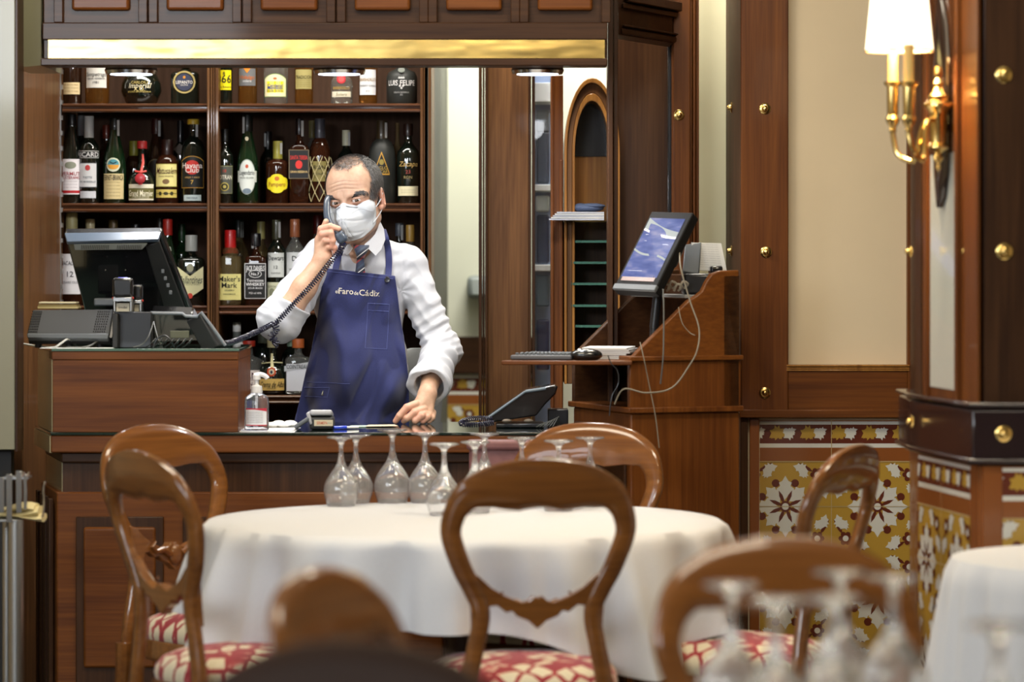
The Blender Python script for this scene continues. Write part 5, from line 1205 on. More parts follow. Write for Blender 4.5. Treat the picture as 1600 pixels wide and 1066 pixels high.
# ================================================================ SCONCE
SB=Vector((1.00,8.05,0))
nS=Vector((-.99,-.15,0)).normalized()
t=thing('wall_lamp','brass two-arm wall lamp with cream shades on the pillar, partly above the frame','lamp',(1.0,8.02,Z(200,8)))
def PS(px,py,Y=7.98): return P(px,py,Y)
m=MB(); pl=[PS(1470,60,8.02),PS(1470,250,8.02)]
# backplate (long pointed oval) on slanted pillar side
A=Vector((.98,8.30,0)); 
def fp(u,z,off): return A+d_p*u+n_p*off+Vector((0,0,z))
d_p=Vector((1.054-.98,7.8-8.30,0)).normalized(); n_p=Vector((d_p.y,-d_p.x,0)); n_p=-n_p if n_p.x>0 else n_p
zc0=Z(200,8.03); rings=[]
for zz,hw in((-.185,.004),(-.16,.032),(-.10,.058),(0,.068),(.15,.068),(.24,.05),(.30,.02),(.31,.004)):
    rings.append([fp(.235+hw*math.cos(a*math.pi/6),zc0+zz+0,.012+.012*max(0,math.sin(a*math.pi/6))) for a in range(12)])
m.loft(rings); m.build('backplate',mat('backplate_dark_wood',(.02,.012,.010),.15,coat=.8),t)
cx0=PS(1466,200)
m=MB(Matrix.Translation((cx0.x,cx0.y,0))); zz=lambda py:Z(py,7.98)
m.lathe([(.001,zz(268)),(.006,zz(262)),(.004,zz(256)),(.012,zz(248)),(.008,zz(240)),(.014,zz(236)),(.026,zz(231)),(.026,zz(228)),(.018,zz(224)),(.020,zz(180)),(.026,zz(172)),(.034,zz(166)),(.034,zz(162)),(.022,zz(156)),(.024,zz(150)),(.016,zz(144)),(.010,zz(136)),(.014,zz(130)),(.006,zz(122)),(.010,zz(117)),(.009,zz(110)),(.008,zz(105)),(.001,zz(102))],n=24)
m.build('central_body',BRASS,t)
m=MB(); m.cyl((cx0.x,cx0.y,zc0),tuple(fp(.235,zc0,.02)),.012); m.build('mount',BRASS,t)
for k,(px_,dY) in enumerate(((1395,.05),(1420,-.12))):
    pc=PS(px_,170,7.98+dY)
    m=MB(); zl_=lambda py:Z(py,7.98+dY)
    m.tube(catmull([(cx0.x,cx0.y,zz(190)),(cx0.x-.03,cx0.y+dY*.3,zz(192)),((cx0.x+pc.x)/2,cx0.y+dY*.6,zz(246)),((cx0.x+pc.x)/2-.015,cx0.y+dY*.8,zz(250)),(pc.x+.010,pc.y,zz(238)),(pc.x,pc.y,zl_(208))],6),.0065,10)
    ar=m.build('arm',BRASS,t)
    m=MB(Matrix.Translation((pc.x,pc.y,0))); m.lathe([(.004,zl_(212)),(.009,zl_(204)),(.007,zl_(200)),(.014,zl_(192)),(.017,zl_(186)),(.012,zl_(180)),(.013,zl_(178)),(.0135,zl_(136)),(.020,zl_(132)),(.021,zl_(128)),(.004,zl_(128))],n=20); m.build('cup',BRASS,t)
    m=MB(Matrix.Translation((pc.x,pc.y,0))); m.lathe([(.0115,zl_(130)),(.0115,zl_(70))],n=16); m.build('candle_sleeve',mat('candle_cream',(.80,.55,.18),.5,sub=.3),t)
    m=MB(Matrix.Translation((pc.x+.008,pc.y,0)))
    if k==0:
        sx=PS(1403,0).x-pc.x-.008
        m=MB(Matrix.Translation((PS(1403,0).x,7.95,0)))
        m.lathe([(.077,zl_(82)),(.078,zl_(80)),(.056,zl_(-70)),(.055,zl_(-70)),(.076,zl_(80))],n=40,caps=False)
        m.build('lamp_shade',mat('shade_fabric',(.9,.82,.65),.8,emis=(1,.84,.58),es=1.8),t,label='glowing cream fabric lamp shade')
        m=MB(Matrix.Translation((PS(1403,0).x,7.95,0))); m.tube([(.078*math.cos(a*math.pi/24),.078*math.sin(a*math.pi/24),zl_(83)) for a in range(48)],.0022,6,closed=True); m.build('shade_trim',mat('trim_tan',(.45,.30,.15),.7),t)
        l=bpy.data.lights.new('bulb','POINT'); l.energy=9; l.color=(1,.72,.42); l.shadow_soft_size=.03
        lo=bpy.data.objects.new('bulb',l); lo.location=(PS(1403,0).x,7.95,zl_(20)); link(lo,t)
# ================================================================ ARCHED NICHE
NY=10.45
t=thing('arched_niche','tall wooden display niche with a rounded arch and glass shelves','cabinet',(X(912,NY),NY,.9))
cxn=X(925,NY); sN=F/NY
def arch(rx,px_side,py_top,py_spring,n=20):
    pts=[]; zs_=Z(py_spring,NY); zt__=Z(py_top,NY)
    for i in range(n+1):
        a=math.pi-math.pi*i/n; pts.append((cxn+rx*math.cos(a),zs_+(zt__-zs_)*math.sin(a)))
    return pts
zbN=Z(600,NY)
def arch_band(rx0,t0,rx1,t1,sp,yf,yb_,name,mt):
    o_=arch(rx0,0,t0,sp); i_=arch(rx1,0,t1,sp)
    o_=[(o_[0][0],zbN)]+o_+[(o_[-1][0],zbN)]; i_=[(i_[0][0],zbN)]+i_+[(i_[-1][0],zbN)]
    m=MB(); n_=len(o_); vs=[]
    for (a,b),(c,dd) in zip(o_,i_): vs+=[(a,yf,b),(c,yf,dd),(c,yb_,dd),(a,yb_,b)]
    fs=[]
    for i in range(n_-1):
        k=4*i
        for j in range(4): fs.append((k+j,k+(j+1)%4,k+4+(j+1)%4,k+4+j))
    fs+=[(0,1,2,3),(4*n_-4,4*n_-1,4*n_-2,4*n_-3)]
    m.add(vs,fs); return m.build(name,mt,t,bevel=.002)
arch_band(.084,122,.076,130,240,NY-.02,NY+.2,'outer_moulding',W_honey)
arch_band(.076,130,.060,146,240,NY-.005,NY+.2,'frame',W_post)
arch_band(.060,146,.052,158,240,NY-.012,NY+.2,'inner_moulding',W_honey)
m=MB(); i_=arch(.053,0,156,240); poly=[(i_[0][0],zbN)]+i_+[(i_[-1][0],zbN)]
m.prism(poly,NY+.19,NY+.20,'y'); m.build('back_panel',W_honey,t)
m=MB(); i_=arch(.053,0,156,240); m.prism([(i_[0][0],Z(242,NY))]+i_+[(i_[-1][0],Z(242,NY))],NY+.183,NY+.19,'y'); m.build('dark_header',BLACKS,t,label='dark glossy header in the arch')
m=MB(); m.bb(X(836,NY),X(862,NY)-.0,NY+.0,NY+.03,0,2.9) if 0 else None
m=MB(); m.bb(X(861,NY),X(880,NY),NY+.0,NY+.2,0,Z(118,NY)-.0); m.bb(X(861,NY),X(865,NY),NY-.012,NY,0,Z(104,NY)); m.bb(X(874,NY),X(879,NY),NY-.012,NY,0,Z(250,NY)); m.build('side_stile',W_redv,t,bevel=.002)
for k,(py_,a,b) in enumerate(((378,892,947),(411,887,947),(444,886,947),(478,886,947),(510,892,947))):
    m=MB(); m.prism([(X(a,NY),NY+.01),(X(a+18,NY),NY-.035),(X(b,NY),NY-.045),(X(b,NY),NY+.18),(X(a+2,NY),NY+.18)],Z(py_+1.5,NY),Z(py_-2.2,NY),'z')
    m.build('glass_shelf',mat('green_shelf_glass',(.22,.55,.42),.05,trans=.75,ior=1.5),t,label='green-edged glass shelf')
m=MB(); m.bb(X(880,NY),X(950,NY),NY+.17,NY+.185,Z(600,NY),Z(346,NY)); m.build('dark_back',W_darkv,t)
m=MB(); zsP=Z(345,NY); m.bb(X(882,NY),X(950,NY),NY-.05,NY+.18,zsP-.006,zsP); m.build('paper_shelf',GLASSG,t)
for k in range(5):
    z=zsP+.0006+.0052*k; sheet([(X(858+k*3,10.3),10.32),(X(944,10.35),10.36),(X(944,NY),NY+.1),(X(878+k*2,NY),NY+.1)],z,WHITE if k%2 else mat('paper_bluish',(.58,.60,.66),.6),'papers stacked on the shelf of the arched niche','folded_paper',.0042)
for o in COL.objects:
    if o.get('label')=='papers stacked on the shelf of the arched niche': o['group']='papers on the niche shelf'
m=MB(); z=zsP+.0275
m.sphere((X(918,NY),NY+.02,z+.010),(.050,.05,.012),20,8); m.sphere((X(925,NY),NY+.02,z+.017),(.042,.045,.009),20,8); m.sphere((X(908,NY),NY+.015,z+.012),(.025,.04,.014),16,8)
tag(m.build('folded_cloth',mat('navy_cloth',(.05,.07,.13),.9)),'folded navy cloth on top of the papers in the arched niche','cloth')
# ================================================================ GLASS STRIP with fridge/shelves beyond
t=thing('glass_display','narrow blue-grey glass display strip with white shelf lines between the wooden posts','display',(X(848,11.3),11.3,0))
YG=11.3
m=MB(); m.bb(X(834,YG),X(866,YG),YG+.28,YG+.3,0,2.7); m.build('back_panel',mat('blue_grey_back',(.20,.25,.38),.4,coat=.2),t)
for py0,py1 in((128,158),(288,298),(414,424)):
    m=MB(); m.bb(X(834,YG),X(866,YG),YG+.05,YG+.28,Z(py1,YG),Z(py0,YG)); m.build('shelf',mat('shelf_white',(.72,.76,.80),.4),t,bevel=.002)
for a,b,c0,cc in((170,205,'6a7480',0),(205,285,'3c4454',1),(305,330,'b8c4c8',0),(335,412,'323a50',1),(430,480,'586878',0),(500,580,'2e3450',1)):
    m=MB(); m.bb(X(838+cc,YG),X(859,YG),YG+.1,YG+.24,Z(b,YG),Z(a,YG)); m.build('carton',mat('carton_'+c0,K(c0),.5),t,bevel=.006)
m=MB(); m.bb(X(834,YG),X(866,YG),YG,YG+.005,0,2.7); m.build('glass_door',GLASS,t)
l=bpy.data.lights.new('cabinet_light','AREA'); l.shape='RECTANGLE'; l.size=.06; l.size_y=.1; l.energy=3.5; l.color=(.75,.85,1)
lo=bpy.data.objects.new('cabinet_light',l); lo.location=(X(849,YG),YG+.07,2.68); link(lo,t)
for k in range(3):
    px_=842+k*7; t2=thing('water_glass','pale blue tumbler on the far counter behind the glass strip','glass',P(px_,600,12.2),group='tumblers seen beyond the glass strip',local=True) if 0 else None
# towel dispenser on far wall
Yd=FB-.14
t=thing('towel_dispenser','grey rounded dispenser on the pale wall beside the wooden pilaster','dispenser',(X(745,Yd),Yd,Z(466,Yd)))
m=MB(); m.bb(X(730,Yd),X(770,Yd),Yd,FB,Z(466,Yd),Z(431,Yd)); m.build('cover',mat('dispenser_grey',(.24,.27,.26),.4),t,bevel=.02,seg=4)
m=MB(); m.bb(X(736,Yd),X(772,Yd),Yd-.008,Yd+.02,Z(462,Yd),Z(435,Yd)); m.build('front_plate',mat('dispenser_light',(.34,.37,.36),.35),t,bevel=.006)
# grey office chair behind the waiter
Yo=10.68; t=thing('grey_chair','grey upholstered chair back behind the waiter at his hip','chair',(X(655,Yo),Yo,0))
rings=[]
for z,w,yo in((Z(700,Yo),.062,.0),(Z(620,Yo),.075,0),(Z(580,Yo),.080,-.01),(Z(560,Yo),.074,-.012),(Z(548,Yo),.055,-.01),(Z(544,Yo),.025,-.01)):
    rings.append([(X(654,Yo)+w*math.cos(a*math.pi/8),Yo+yo+.022*math.sin(a*math.pi/8),z) for a in range(16)])
m=MB(); m.loft(rings); m.build('backrest',mat('grey_upholstery',(.20,.21,.21),.6),t)
m=MB(); m.tube(catmull([P(628,596,Yo-.06),P(645,606,Yo-.07),P(662,628,Yo-.06),P(672,660,Yo-.04),P(674,700,Yo)],6),.012,10); m.build('armrest',GREYP,t)
m=MB(); m.bb(X(620,Yo),X(690,Yo),Yo-.20,Yo+.02,.50,.56); m.build('seat',MC['grey_upholstery'],t,bevel=.02)
m=MB(); m.cyl((X(654,Yo),Yo-.08,.06),(X(654,Yo),Yo-.08,.5),.025); m.build('column',BLACK,t)
for k in range(5):
    a=k*2*math.pi/5+.3; m=MB(); m.cyl((X(654,Yo),Yo-.08,.09),(X(654,Yo)+.12*math.cos(a),Yo-.08+.12*math.sin(a),.03),.018); m.build('foot',BLACK,t)
# ================================================================ chrome stand at lower left
Yz=8.6; t=thing('chrome_stand','chrome stand on two tubes holding cream folded cloths at the lower left edge','stand',(X(20,Yz),Yz,0))
for a,r in((2,.012),(25,.020)):
    m=MB(); m.cyl((X(a,Yz),Yz+(.1 if a<10 else 0),0),(X(a,Yz),Yz+(.1 if a<10 else 0),Z(812,Yz)),r,20); m.build('post',STEEL,t)
m=MB(); m.cyl((X(25,Yz),Yz,0),(X(25,Yz),Yz,.02),.13,28); m.build('base',STEEL,t)
m=MB(); m.bb(X(-60,Yz),X(30,Yz),Yz-.02,Yz+.14,Z(815,Yz),Z(811,Yz)); m.build('tray',STEEL,t,bevel=.002)
for px_,y0_,y1_,w_ in((17,740,815,9),(32,735,800,9),(42,740,795,5),(5,745,800,8)):
    m=MB(); m.bb(X(px_-w_/2,Yz),X(px_+w_/2,Yz),Yz-.03,Yz-.026,Z(y1_,Yz),Z(y0_,Yz)); m.build('bracket_strip',CHROME,t,bevel=.001)
m=MB(); m.bb(X(8,Yz),X(46,Yz),Yz-.026,Yz+.05,Z(748,Yz),Z(745,Yz)); m.build('top_rail',STEEL,t)
for a,b in((42,46),(35,38)):
    m=MB(); m.tube([P(a,745,Yz-.03),P(b,738,Yz-.03)],.003,8); m.build('hook',CHROME,t)
m=MB(); m.tube(catmull([P(71,752,Yz),P(68,765,Yz),P(69,790,Yz),P(66,808,Yz)],5),.0028,8); m.build('wire_hook',CHROME,t)
t=thing('folded_cloths','pale yellow folded cloths lying on the chrome stand','cloth',(X(30,Yz),Yz,Z(811,Yz)))
YC=mat('pale_yellow_cloth',(.70,.60,.32),.8)
for k in range(3):
    rings=[]; z=Z(810-k*5,Yz)
    for i in range(9):
        u=i/8; x=X(-30+u*(95-k*6),Yz); hh=.009+.003*math.sin(u*7+k); rings.append([(x,Yz+.05+.055*math.cos(a*math.pi/6),z+.006*math.sin(u*5+k*2)+hh*math.sin(a*math.pi/6)+.004) for a in range(12)])
    m=MB(); m.loft(rings); m.build('fold',YC,t)
# ================================================================ WAITER : implicit-surface modelling
def smin(a,b,k):
    h=np.clip(.5+.5*(b-a)/k,0,1); return b*(1-h)+a*h-k*h*(1-h)
def smax(a,b,k): return -smin(-a,-b,k)
def V3(*a): return np.array(a,dtype=np.float32)
def capd(p,a,b,ra,rb):
    a=np.asarray(a,np.float32); b=np.asarray(b,np.float32); ba=b-a; pa=p-a
    t=np.clip((pa@ba)/max(1e-9,float(ba@ba)),0,1); return np.linalg.norm(pa-t[:,None]*ba,axis=1)-(ra+(rb-ra)*t)
def elld(p,c,r,R=None):
    q=p-np.asarray(c,np.float32)
    if R is not None: q=q@R
    r=np.asarray(r,np.float32); k0=np.linalg.norm(q/r,axis=1); k1=np.linalg.norm(q/(r*r),axis=1)+1e-9
    return k0*(k0-1)/k1
def sphd(p,c,r): return np.linalg.norm(p-np.asarray(c,np.float32),axis=1)-r
def isosurf(f,lo,hi,h,slop=1.8):
    lo=np.array(lo,float); hi=np.array(hi,float); B=8
    nb=np.ceil((hi-lo)/(h*B)).astype(int); n=nb*B+1
    V=np.full(n,1.0,np.float32)
    gi=np.stack(np.meshgrid(*[np.arange(k) for k in nb],indexing='ij'),-1).reshape(-1,3)
    cen=(lo+(gi+.5)*B*h).astype(np.float32)
    d=np.concatenate([f(c) for c in np.array_split(cen,max(1,len(cen)//200000))])
    rad=B*h*.87*slop
    inside=gi[d<-rad]
    for g_ in inside:
        s=g_*B; V[s[0]:s[0]+B+1,s[1]:s[1]+B+1,s[2]:s[2]+B+1]=-1
    act=gi[np.abs(d)<=rad]
    off=np.stack(np.meshgrid(*[np.arange(B+1)]*3,indexing='ij'),-1).reshape(-1,3)
    for s in range(0,len(act),400):
        a=act[s:s+400]; idx=(a[:,None,:]*B+off[None]).reshape(-1,3)
        vals=f((lo+idx*h).astype(np.float32)); V[idx[:,0],idx[:,1],idx[:,2]]=vals
    S=V<0; C=[(i,j,k) for i in(0,1) for j in(0,1) for k in(0,1)]
    m=[k-1 for k in n]
    cnt=np.zeros(m,np.int8)
    for (i,j,k) in C: cnt+=S[i:i+m[0],j:j+m[1],k:k+m[2]]
    ac=np.argwhere((cnt>0)&(cnt<8)); vid=np.full(m,-1,np.int32); vid[ac[:,0],ac[:,1],ac[:,2]]=np.arange(len(ac))
    pos=np.zeros((len(ac),3)); num=np.zeros(len(ac))
    for a in C:
        for ax in range(3):
            if a[ax]: continue
            b=list(a); b[ax]=1
            va=V[ac[:,0]+a[0],ac[:,1]+a[1],ac[:,2]+a[2]]; vb=V[ac[:,0]+b[0],ac[:,1]+b[1],ac[:,2]+b[2]]
            cr=(va<0)!=(vb<0); t=np.where(cr,va/np.where(va-vb==0,1,va-vb),0)
            q=np.array(a,float)[None].repeat(len(ac),0); q[:,ax]+=t
            pos[cr]+=q[cr]; num[cr]+=1
    P_=lo+(ac+pos/num[:,None])*h
    F_=[]
    for ax in range(3):
        o=[1,1,1]; o[ax]=0; u,v=[k for k in range(3) if k!=ax]
        sl=[slice(o[k],m[k]) for k in range(3)]
        sa=S[tuple(slice(o[k],m[k]) for k in range(3))]
        sl2=[slice(o[k]+(1 if k==ax else 0),m[k]+(1 if k==ax else 0)) for k in range(3)]
        sb=S[tuple(sl2)]
        e=np.argwhere(sa!=sb); 
        if not len(e): continue
        flip=sa[e[:,0],e[:,1],e[:,2]]; e=e+np.array(o)
        def g(du,dv):
            q=e.copy(); q[:,u]-=du; q[:,v]-=dv; return vid[q[:,0],q[:,1],q[:,2]]
        qd=np.stack([g(1,1),g(0,1),g(0,0),g(1,0)],1)
        if ax==1: flip=~flip
        qd[~flip]=qd[~flip][:,::-1]; F_.append(qd)
    F_=np.concatenate(F_); return P_,F_[(F_>=0).all(1)]
def np_mesh(name,Vv,Ff,mats,parent,attr=None,smooth=True,label=None,mi=None):
    me=bpy.data.meshes.new(name); me.vertices.add(len(Vv)); me.vertices.foreach_set('co',np.asarray(Vv,np.float32).ravel())
    k=Ff.shape[1]; me.loops.add(len(Ff)*k); me.loops.foreach_set('vertex_index',Ff.astype(np.int32).ravel())
    me.polygons.add(len(Ff)); me.polygons.foreach_set('loop_start',np.arange(0,len(Ff)*k,k,dtype=np.int32)); 
    me.polygons.foreach_set('use_smooth',[smooth]*len(Ff))
    me.update(calc_edges=True); me.validate()
    if attr is not None:
        a=me.color_attributes.new('tint','FLOAT_COLOR','POINT'); c=np.ones((len(Vv),4),np.float32); c[:,:3]=attr; a.data.foreach_set('color',c.ravel())
    mats=mats if isinstance(mats,(list,tuple)) else [mats]
    for mm in mats: me.materials.append(mm)
    if mi is not None: me.polygons.foreach_set('material_index',mi)
    o=bpy.data.objects.new(name,me); link(o,parent)
    if label: o['label']=label
    return o
def A(v): return np.array(v,np.float32)
def pj(px,py,Y): return A(P(px,py,Y))
# ---------------- materials
SKIN=mat('skin',(.62,.36,.24),.45,sub=.12,spec=.45)
nt=SKIN.node_tree; N=nt.nodes; L=nt.links; b=N['Principled BSDF']
at=N.new('ShaderNodeAttribute'); at.attribute_name='tint'; nz=N.new('ShaderNodeTexNoise'); nz.inputs['Scale'].default_value=90; nz.inputs['Detail'].default_value=5
tc=N.new('ShaderNodeTexCoord'); L.new(tc.outputs['Object'],nz.inputs[0])
mx=N.new('ShaderNodeMix'); mx.data_type='RGBA'; mx.blend_type='MULTIPLY'; mx.inputs[0].default_value=.35
cr=N.new('ShaderNodeValToRGB'); cr.color_ramp.elements[0].position=.3; cr.color_ramp.elements[0].color=(.72,.60,.55,1); cr.color_ramp.elements[1].position=.65; cr.color_ramp.elements[1].color=(1,1,1,1)
L.new(nz.outputs[0],cr.inputs[0]); L.new(at.outputs['Color'],mx.inputs['A']); L.new(cr.outputs[0],mx.inputs['B']); L.new(mx.outputs['Result'],b.inputs['Base Color'])
bp=N.new('ShaderNodeBump'); bp.inputs['Distance'].default_value=.0006; bp.inputs['Strength'].default_value=.5; n2=N.new('ShaderNodeTexNoise'); n2.inputs['Scale'].default_value=420; L.new(tc.outputs['Object'],n2.inputs[0]); L.new(n2.outputs[0],bp.inputs['Height']); L.new(bp.outputs[0],b.inputs['Normal'])
SHIRT=mat('white_shirt_cotton',(.51,.52,.56),.8,sheen=.2); noise_tint(SHIRT,(400,400,400),.03,bump=.0003)
APR=mat('blue_apron_cloth',(.030,.038,.150),.85,sheen=.25); noise_tint(APR,(700,700,700),.35,bump=.0005)
APRS=mat('apron_stitch',(.09,.11,.30),.8)
HAIR=mat('greying_dark_hair',(.040,.038,.040),.5); noise_tint(HAIR,(300,300,80),.6,(.14,.14,.15))
# ---------------- head frame
man=thing('person','waiter in white shirt, blue apron and face mask, phoning behind the bar','person',(-.46,10.27,0))
HC=P(555,312.5,10.17)
def rotm(ax,deg):
    return np.array(Matrix.Rotation(math.radians(deg),3,ax),np.float32)
RH=rotm('Z',-17.5)@rotm('Y',-7)@rotm('X',6)   # local -> world
HCn=A(HC); HS=1.04
def toL(p): return ((p-HCn)@RH)/HS
def toW(q): return (np.asarray(q,np.float32)*HS)@RH.T+HCn
NKb=((A(P(565,412,10.235))-HCn)@RH)/HS
EYX,EYY,EYZ=.0315,-.0745,.001
def f_head(pw):
    p=toL(pw).astype(np.float32); x,y,z=p[:,0],p[:,1],p[:,2]; ax=np.abs(x); q=np.stack([ax,y,z],1)
    d=elld(p,(0,.014,.046),(.0755,.096,.079))
    d=smin(d,elld(p,(0,-.020,.030),(.066,.072,.062)),.02)           # forehead
    d=smin(d,elld(p,(0,-.020,-.030),(.062,.066,.078)),.025)         # face
    d=smin(d,capd(q,(.045,.004,-.056),(.012,-.060,-.096),.021,.022),.025) # jaw
    d=smin(d,sphd(q,(.043,-.052,-.024),.024),.018)                   # cheekbone
    d=smin(d,capd(q,(.050,-.066,.016),(.014,-.082,.015),.010,.0115),.016)  # brow
    d=smin(d,capd(p,(0,-.084,.008),(0,-.108,-.036),.0085,.0115),.010)      # nose
    d=smin(d,sphd(q,(.012,-.094,-.038),.009),.006)
    d=smin(d,capd(q,(0,-.082,-.064),(.018,-.075,-.066),.010,.008),.012)    # lips area
    d=smin(d,sphd(p,(0,-.078,-.098),.016),.014)
    # sockets
    d=smax(d,-elld(q,(.031,-.0915,.000),(.020,.0145,.0125)),.010)
    # eyelids: shell round the eyeball with an almond opening
    e=np.stack([ax-EYX,y-EYY,z-EYZ],1); re=np.linalg.norm(e,axis=1)
    lid=re-.0142
    ux=e[:,0]/.0148; up=.0043*np.sqrt(np.clip(1-ux*ux,0,1))+.0003; dn=-.0034*np.sqrt(np.clip(1-ux*ux,0,1))
    zz=e[:,2]-.0008*ux
    op=np.maximum(np.maximum(zz-up,dn-zz),np.maximum(np.abs(e[:,0])-.0146,e[:,1]+.002))
    lid=np.maximum(lid,-op)
    d=smin(d,lid,.0035)
    d=np.maximum(d,-np.maximum(op,re-.020)) # open the slot
    # upper-lid crease, under-eye bag
    d=d+.0012*np.exp(-((z-EYZ-.0105)/.0016)**2-((ax-EYX)/.014)**2)
    d=d+.0010*np.exp(-((z-EYZ+.0105+.10*(ax-.03)**2*30)/.0018)**2-((ax-EYX)/.012)**2)
    # forehead wrinkles
    fz=z-.004*np.cos(ax*60)
    wr=sum(np.exp(-((fz-c)/.0020)**2) for c in(.036,.046,.056))
    d=d+.0014*wr*np.exp(-(x/.040)**4)*(y<-.02)
    # ears
    for s in(-1,1):
        c=(s*.0775,.012,-.006)
        R=rotm('Z',s*22)
        er=elld(p,c,(.0085,.0175,.031),R); hol=elld(p,(c[0]+s*.006,c[1]-.004,c[2]+.003),(.006,.0105,.020),R)
        er=smax(er,-hol,.004)
        er=smin(er,sphd(p,(s*.074,-.002,-.030),.0075),.006)
        d=smin(d,er,.005)
    # neck
    nk=capd(p,(0,.026,-.055),NKb,.050,.051)
    nk=smin(nk,capd(p,(.008,-.012,-.105),NKb+A((0,-.036,0)),.018,.018),.03)
    d=smin(d,nk,.022)
    return d*HS
lo=HCn-A((.13,.16,.21)); hi=HCn+A((.13,.15,.16))
Vh,Fh=isosurf(f_head,lo,hi,.0014)
pl=toL(Vh.astype(np.float32)); x,y,z=pl.T
base=A((.60,.375,.255)); tint=np.tile(base,(len(pl),1))
def mixc(mask,c): 
    global tint
    tint=tint*(1-mask[:,None])+A(c)*mask[:,None]
mixc(.45*np.exp(-((np.abs(x)-.045)/.02)**2-((z+.02)/.025)**2)*(y<-.02),(.62,.26,.18))   # cheeks
mixc(.5*np.exp(-((np.abs(x)-.031)/.018)**2-((z+.003)/.014)**2)*(y<-.05),(.42,.20,.15))   # eye surround
mixc(.45*(np.abs(x)>.071)*(z<.03),(.62,.24,.17))                                        # ears
tops=np.clip((z-.075)/.03,0,1); 
# scalp tint where hair grows
hl=np.clip(((y+.030+ .55*np.clip(z-.10,-1,0)*0) + (z-.10)*.9)/.03,0,1)
def hair_density(q):
    """1 where hair grows thickly; local coords"""
    x,y,z=q.T; ax=np.abs(x)
    side=np.clip((y+.052-.35*np.clip(z-.02,0,1))/.014,0,1)*np.clip((z+.012+1.1*np.clip(.02-y,-.5,.02)*0)/.010,0,1)   # sides and back
    side=side*np.clip((ax-.030)/.02,0,1)
    earz=np.clip(1-((y-.008)/.022)**2,0,1); side=side*np.clip((z-.016*earz*1.2+.004)/.008,0,1)
    back=np.clip((y-.03)/.02,0,1)*np.clip((z+.045)/.02,0,1)
    hairline=.098-.020*np.clip(ax/.03,0,1)**2*0
    top=np.clip((z-(.086+.012*np.clip((ax-.012)/.03,0,1)-.035*np.clip((ax-.045)/.02,0,1)))/.014,0,1)*np.clip((y+.085)/.03,0,1)
    topd=.55*top*(1-.0*ax)+.4*np.clip((y)/.03,0,1)*top
    return np.clip(np.maximum(np.maximum(side,back),topd),0,1)
hd=hair_density(pl); mixc(.55*hd,(.16,.12,.10))
mixc(.35*np.exp(-((np.abs(x)-.05)/.03)**2)*np.clip((-.035-z)/.02,0,1)*(y<.02)*(z>-.13),(.33,.23,.19))                # beard shade
tint_h=tint
# ---------------- hands
def hand_fn(chains,palm,k=.0035):
    """chains: lists of (point,radius); palm: list of capsules"""
    def f(p):
        d=None
        for a,b_,ra,rb in palm:
            e=capd(p,a,b_,ra,rb); d=e if d is None else smin(d,e,.012)
        for ch in chains:
            c=None
            for (a,ra),(b_,rb) in zip(ch,ch[1:]):
                e=capd(p,a,b_,ra,rb); c=e if c is None else smin(c,e,.002)
            d=smin(d,c,k)
        return d
    return f
# right hand (photo left) wraps the handset; Y about 10.0
YR=10.015
W=lambda px,py,dy=0: pj(px,py,YR+dy)
wr=W(504,406,.012)
ch=[[(W(500,372,.012),.0115),(W(502,358,-.004),.0105),(W(516,353.5,-.020),.0092),(W(529,357.5,-.022),.0078)],   # index over the handset
    [(W(499,380,.008),.0115),(W(504,366,-.012),.0108),(W(517,364,-.026),.0096),(W(520,376,-.022),.0082)],        # middle curled
    [(W(501,388,.006),.0112),(W(509,376,-.014),.0104),(W(520,376,-.022),.0092),(W(519,386,-.016),.0078)],        # ring
    [(W(506,394,.004),.0102),(W(514,386,-.010),.0092),(W(523,387,-.014),.0080),(W(523,394,-.010),.0070)],        # little
    [(W(504,386,.022),.0130),(W(505,368,.030),.0115),(W(507,354,.026),.0098),(W(509.5,346,.020),.0082)]]          # thumb behind
pm=[(W(502,402,.01),W(501,376,.012),.0215,.0185),(W(509,400,.008),W(508,384,.004),.0185,.0165),(W(504,398,.02),W(504,380,.022),.017,.015)]
fR=hand_fn(ch,pm)
elR=P(441,502,10.03); elR=A(elR)
def f_armR(p):
    d=capd(p,wr,wr+(elR-wr)*.45,.0235,.033); d=smin(d,capd(p,wr+(elR-wr)*.45,elR,.033,.040),.02)
    w2=capd(p,wr+A((.006,0,.004)),wr+(elR-wr)*.3+A((.004,0,.004)),.021,.026); d=smin(d,w2,.01)
    return smin(d,fR(p),.014)
bb=np.array([wr,elR,W(530,345)]); Vr,Fr=isosurf(f_armR,bb.min(0)-.06,bb.max(0)+.05,.0017)
# left hand (photo right): loose fist resting on the counter
YL=9.97
W=lambda px,py,dy=0: pj(px,py,YL+dy)
wl=W(668,612,.03); elL=A(P(690,545,10.21))
zt0=CZ+.0005
def fl(px,py,dy,r):   # keep a finger joint above the counter
    q=W(px,py,dy); q[2]=max(q[2],zt0+r*.97); return (q,r)
ch=[[fl(650,632,-.014,.0125),fl(636,637,-.028,.0115),fl(624,650,-.034,.0098),fl(618,659,-.030,.0082)],      # thumb / index lying forward
    [fl(662,640,-.012,.0125),fl(648,645,-.032,.0112),fl(636,654,-.036,.0098),fl(631,661,-.026,.0085)],
    [fl(668,645,-.006,.0122),fl(659,650,-.034,.0110),fl(649,658,-.036,.0098),fl(647,662,-.022,.0085)],
    [fl(673,645,.004,.0118),fl(668,652,-.026,.0104),fl(661,660,-.028,.0092),fl(660,662,-.016,.0082)],
    [fl(676,645,.014,.0108),fl(675,653,-.014,.0096),fl(670,660,-.016,.0085),fl(670,662,-.006,.0075)]]
pm=[(W(668,618,.02),W(655,636,-.004),.0215,.0190),(W(670,618,.026),W(668,642,.004),.0205,.0185),(W(662,622,.02),W(650,640,.008),.019,.015)]
fL=hand_fn(ch,pm)
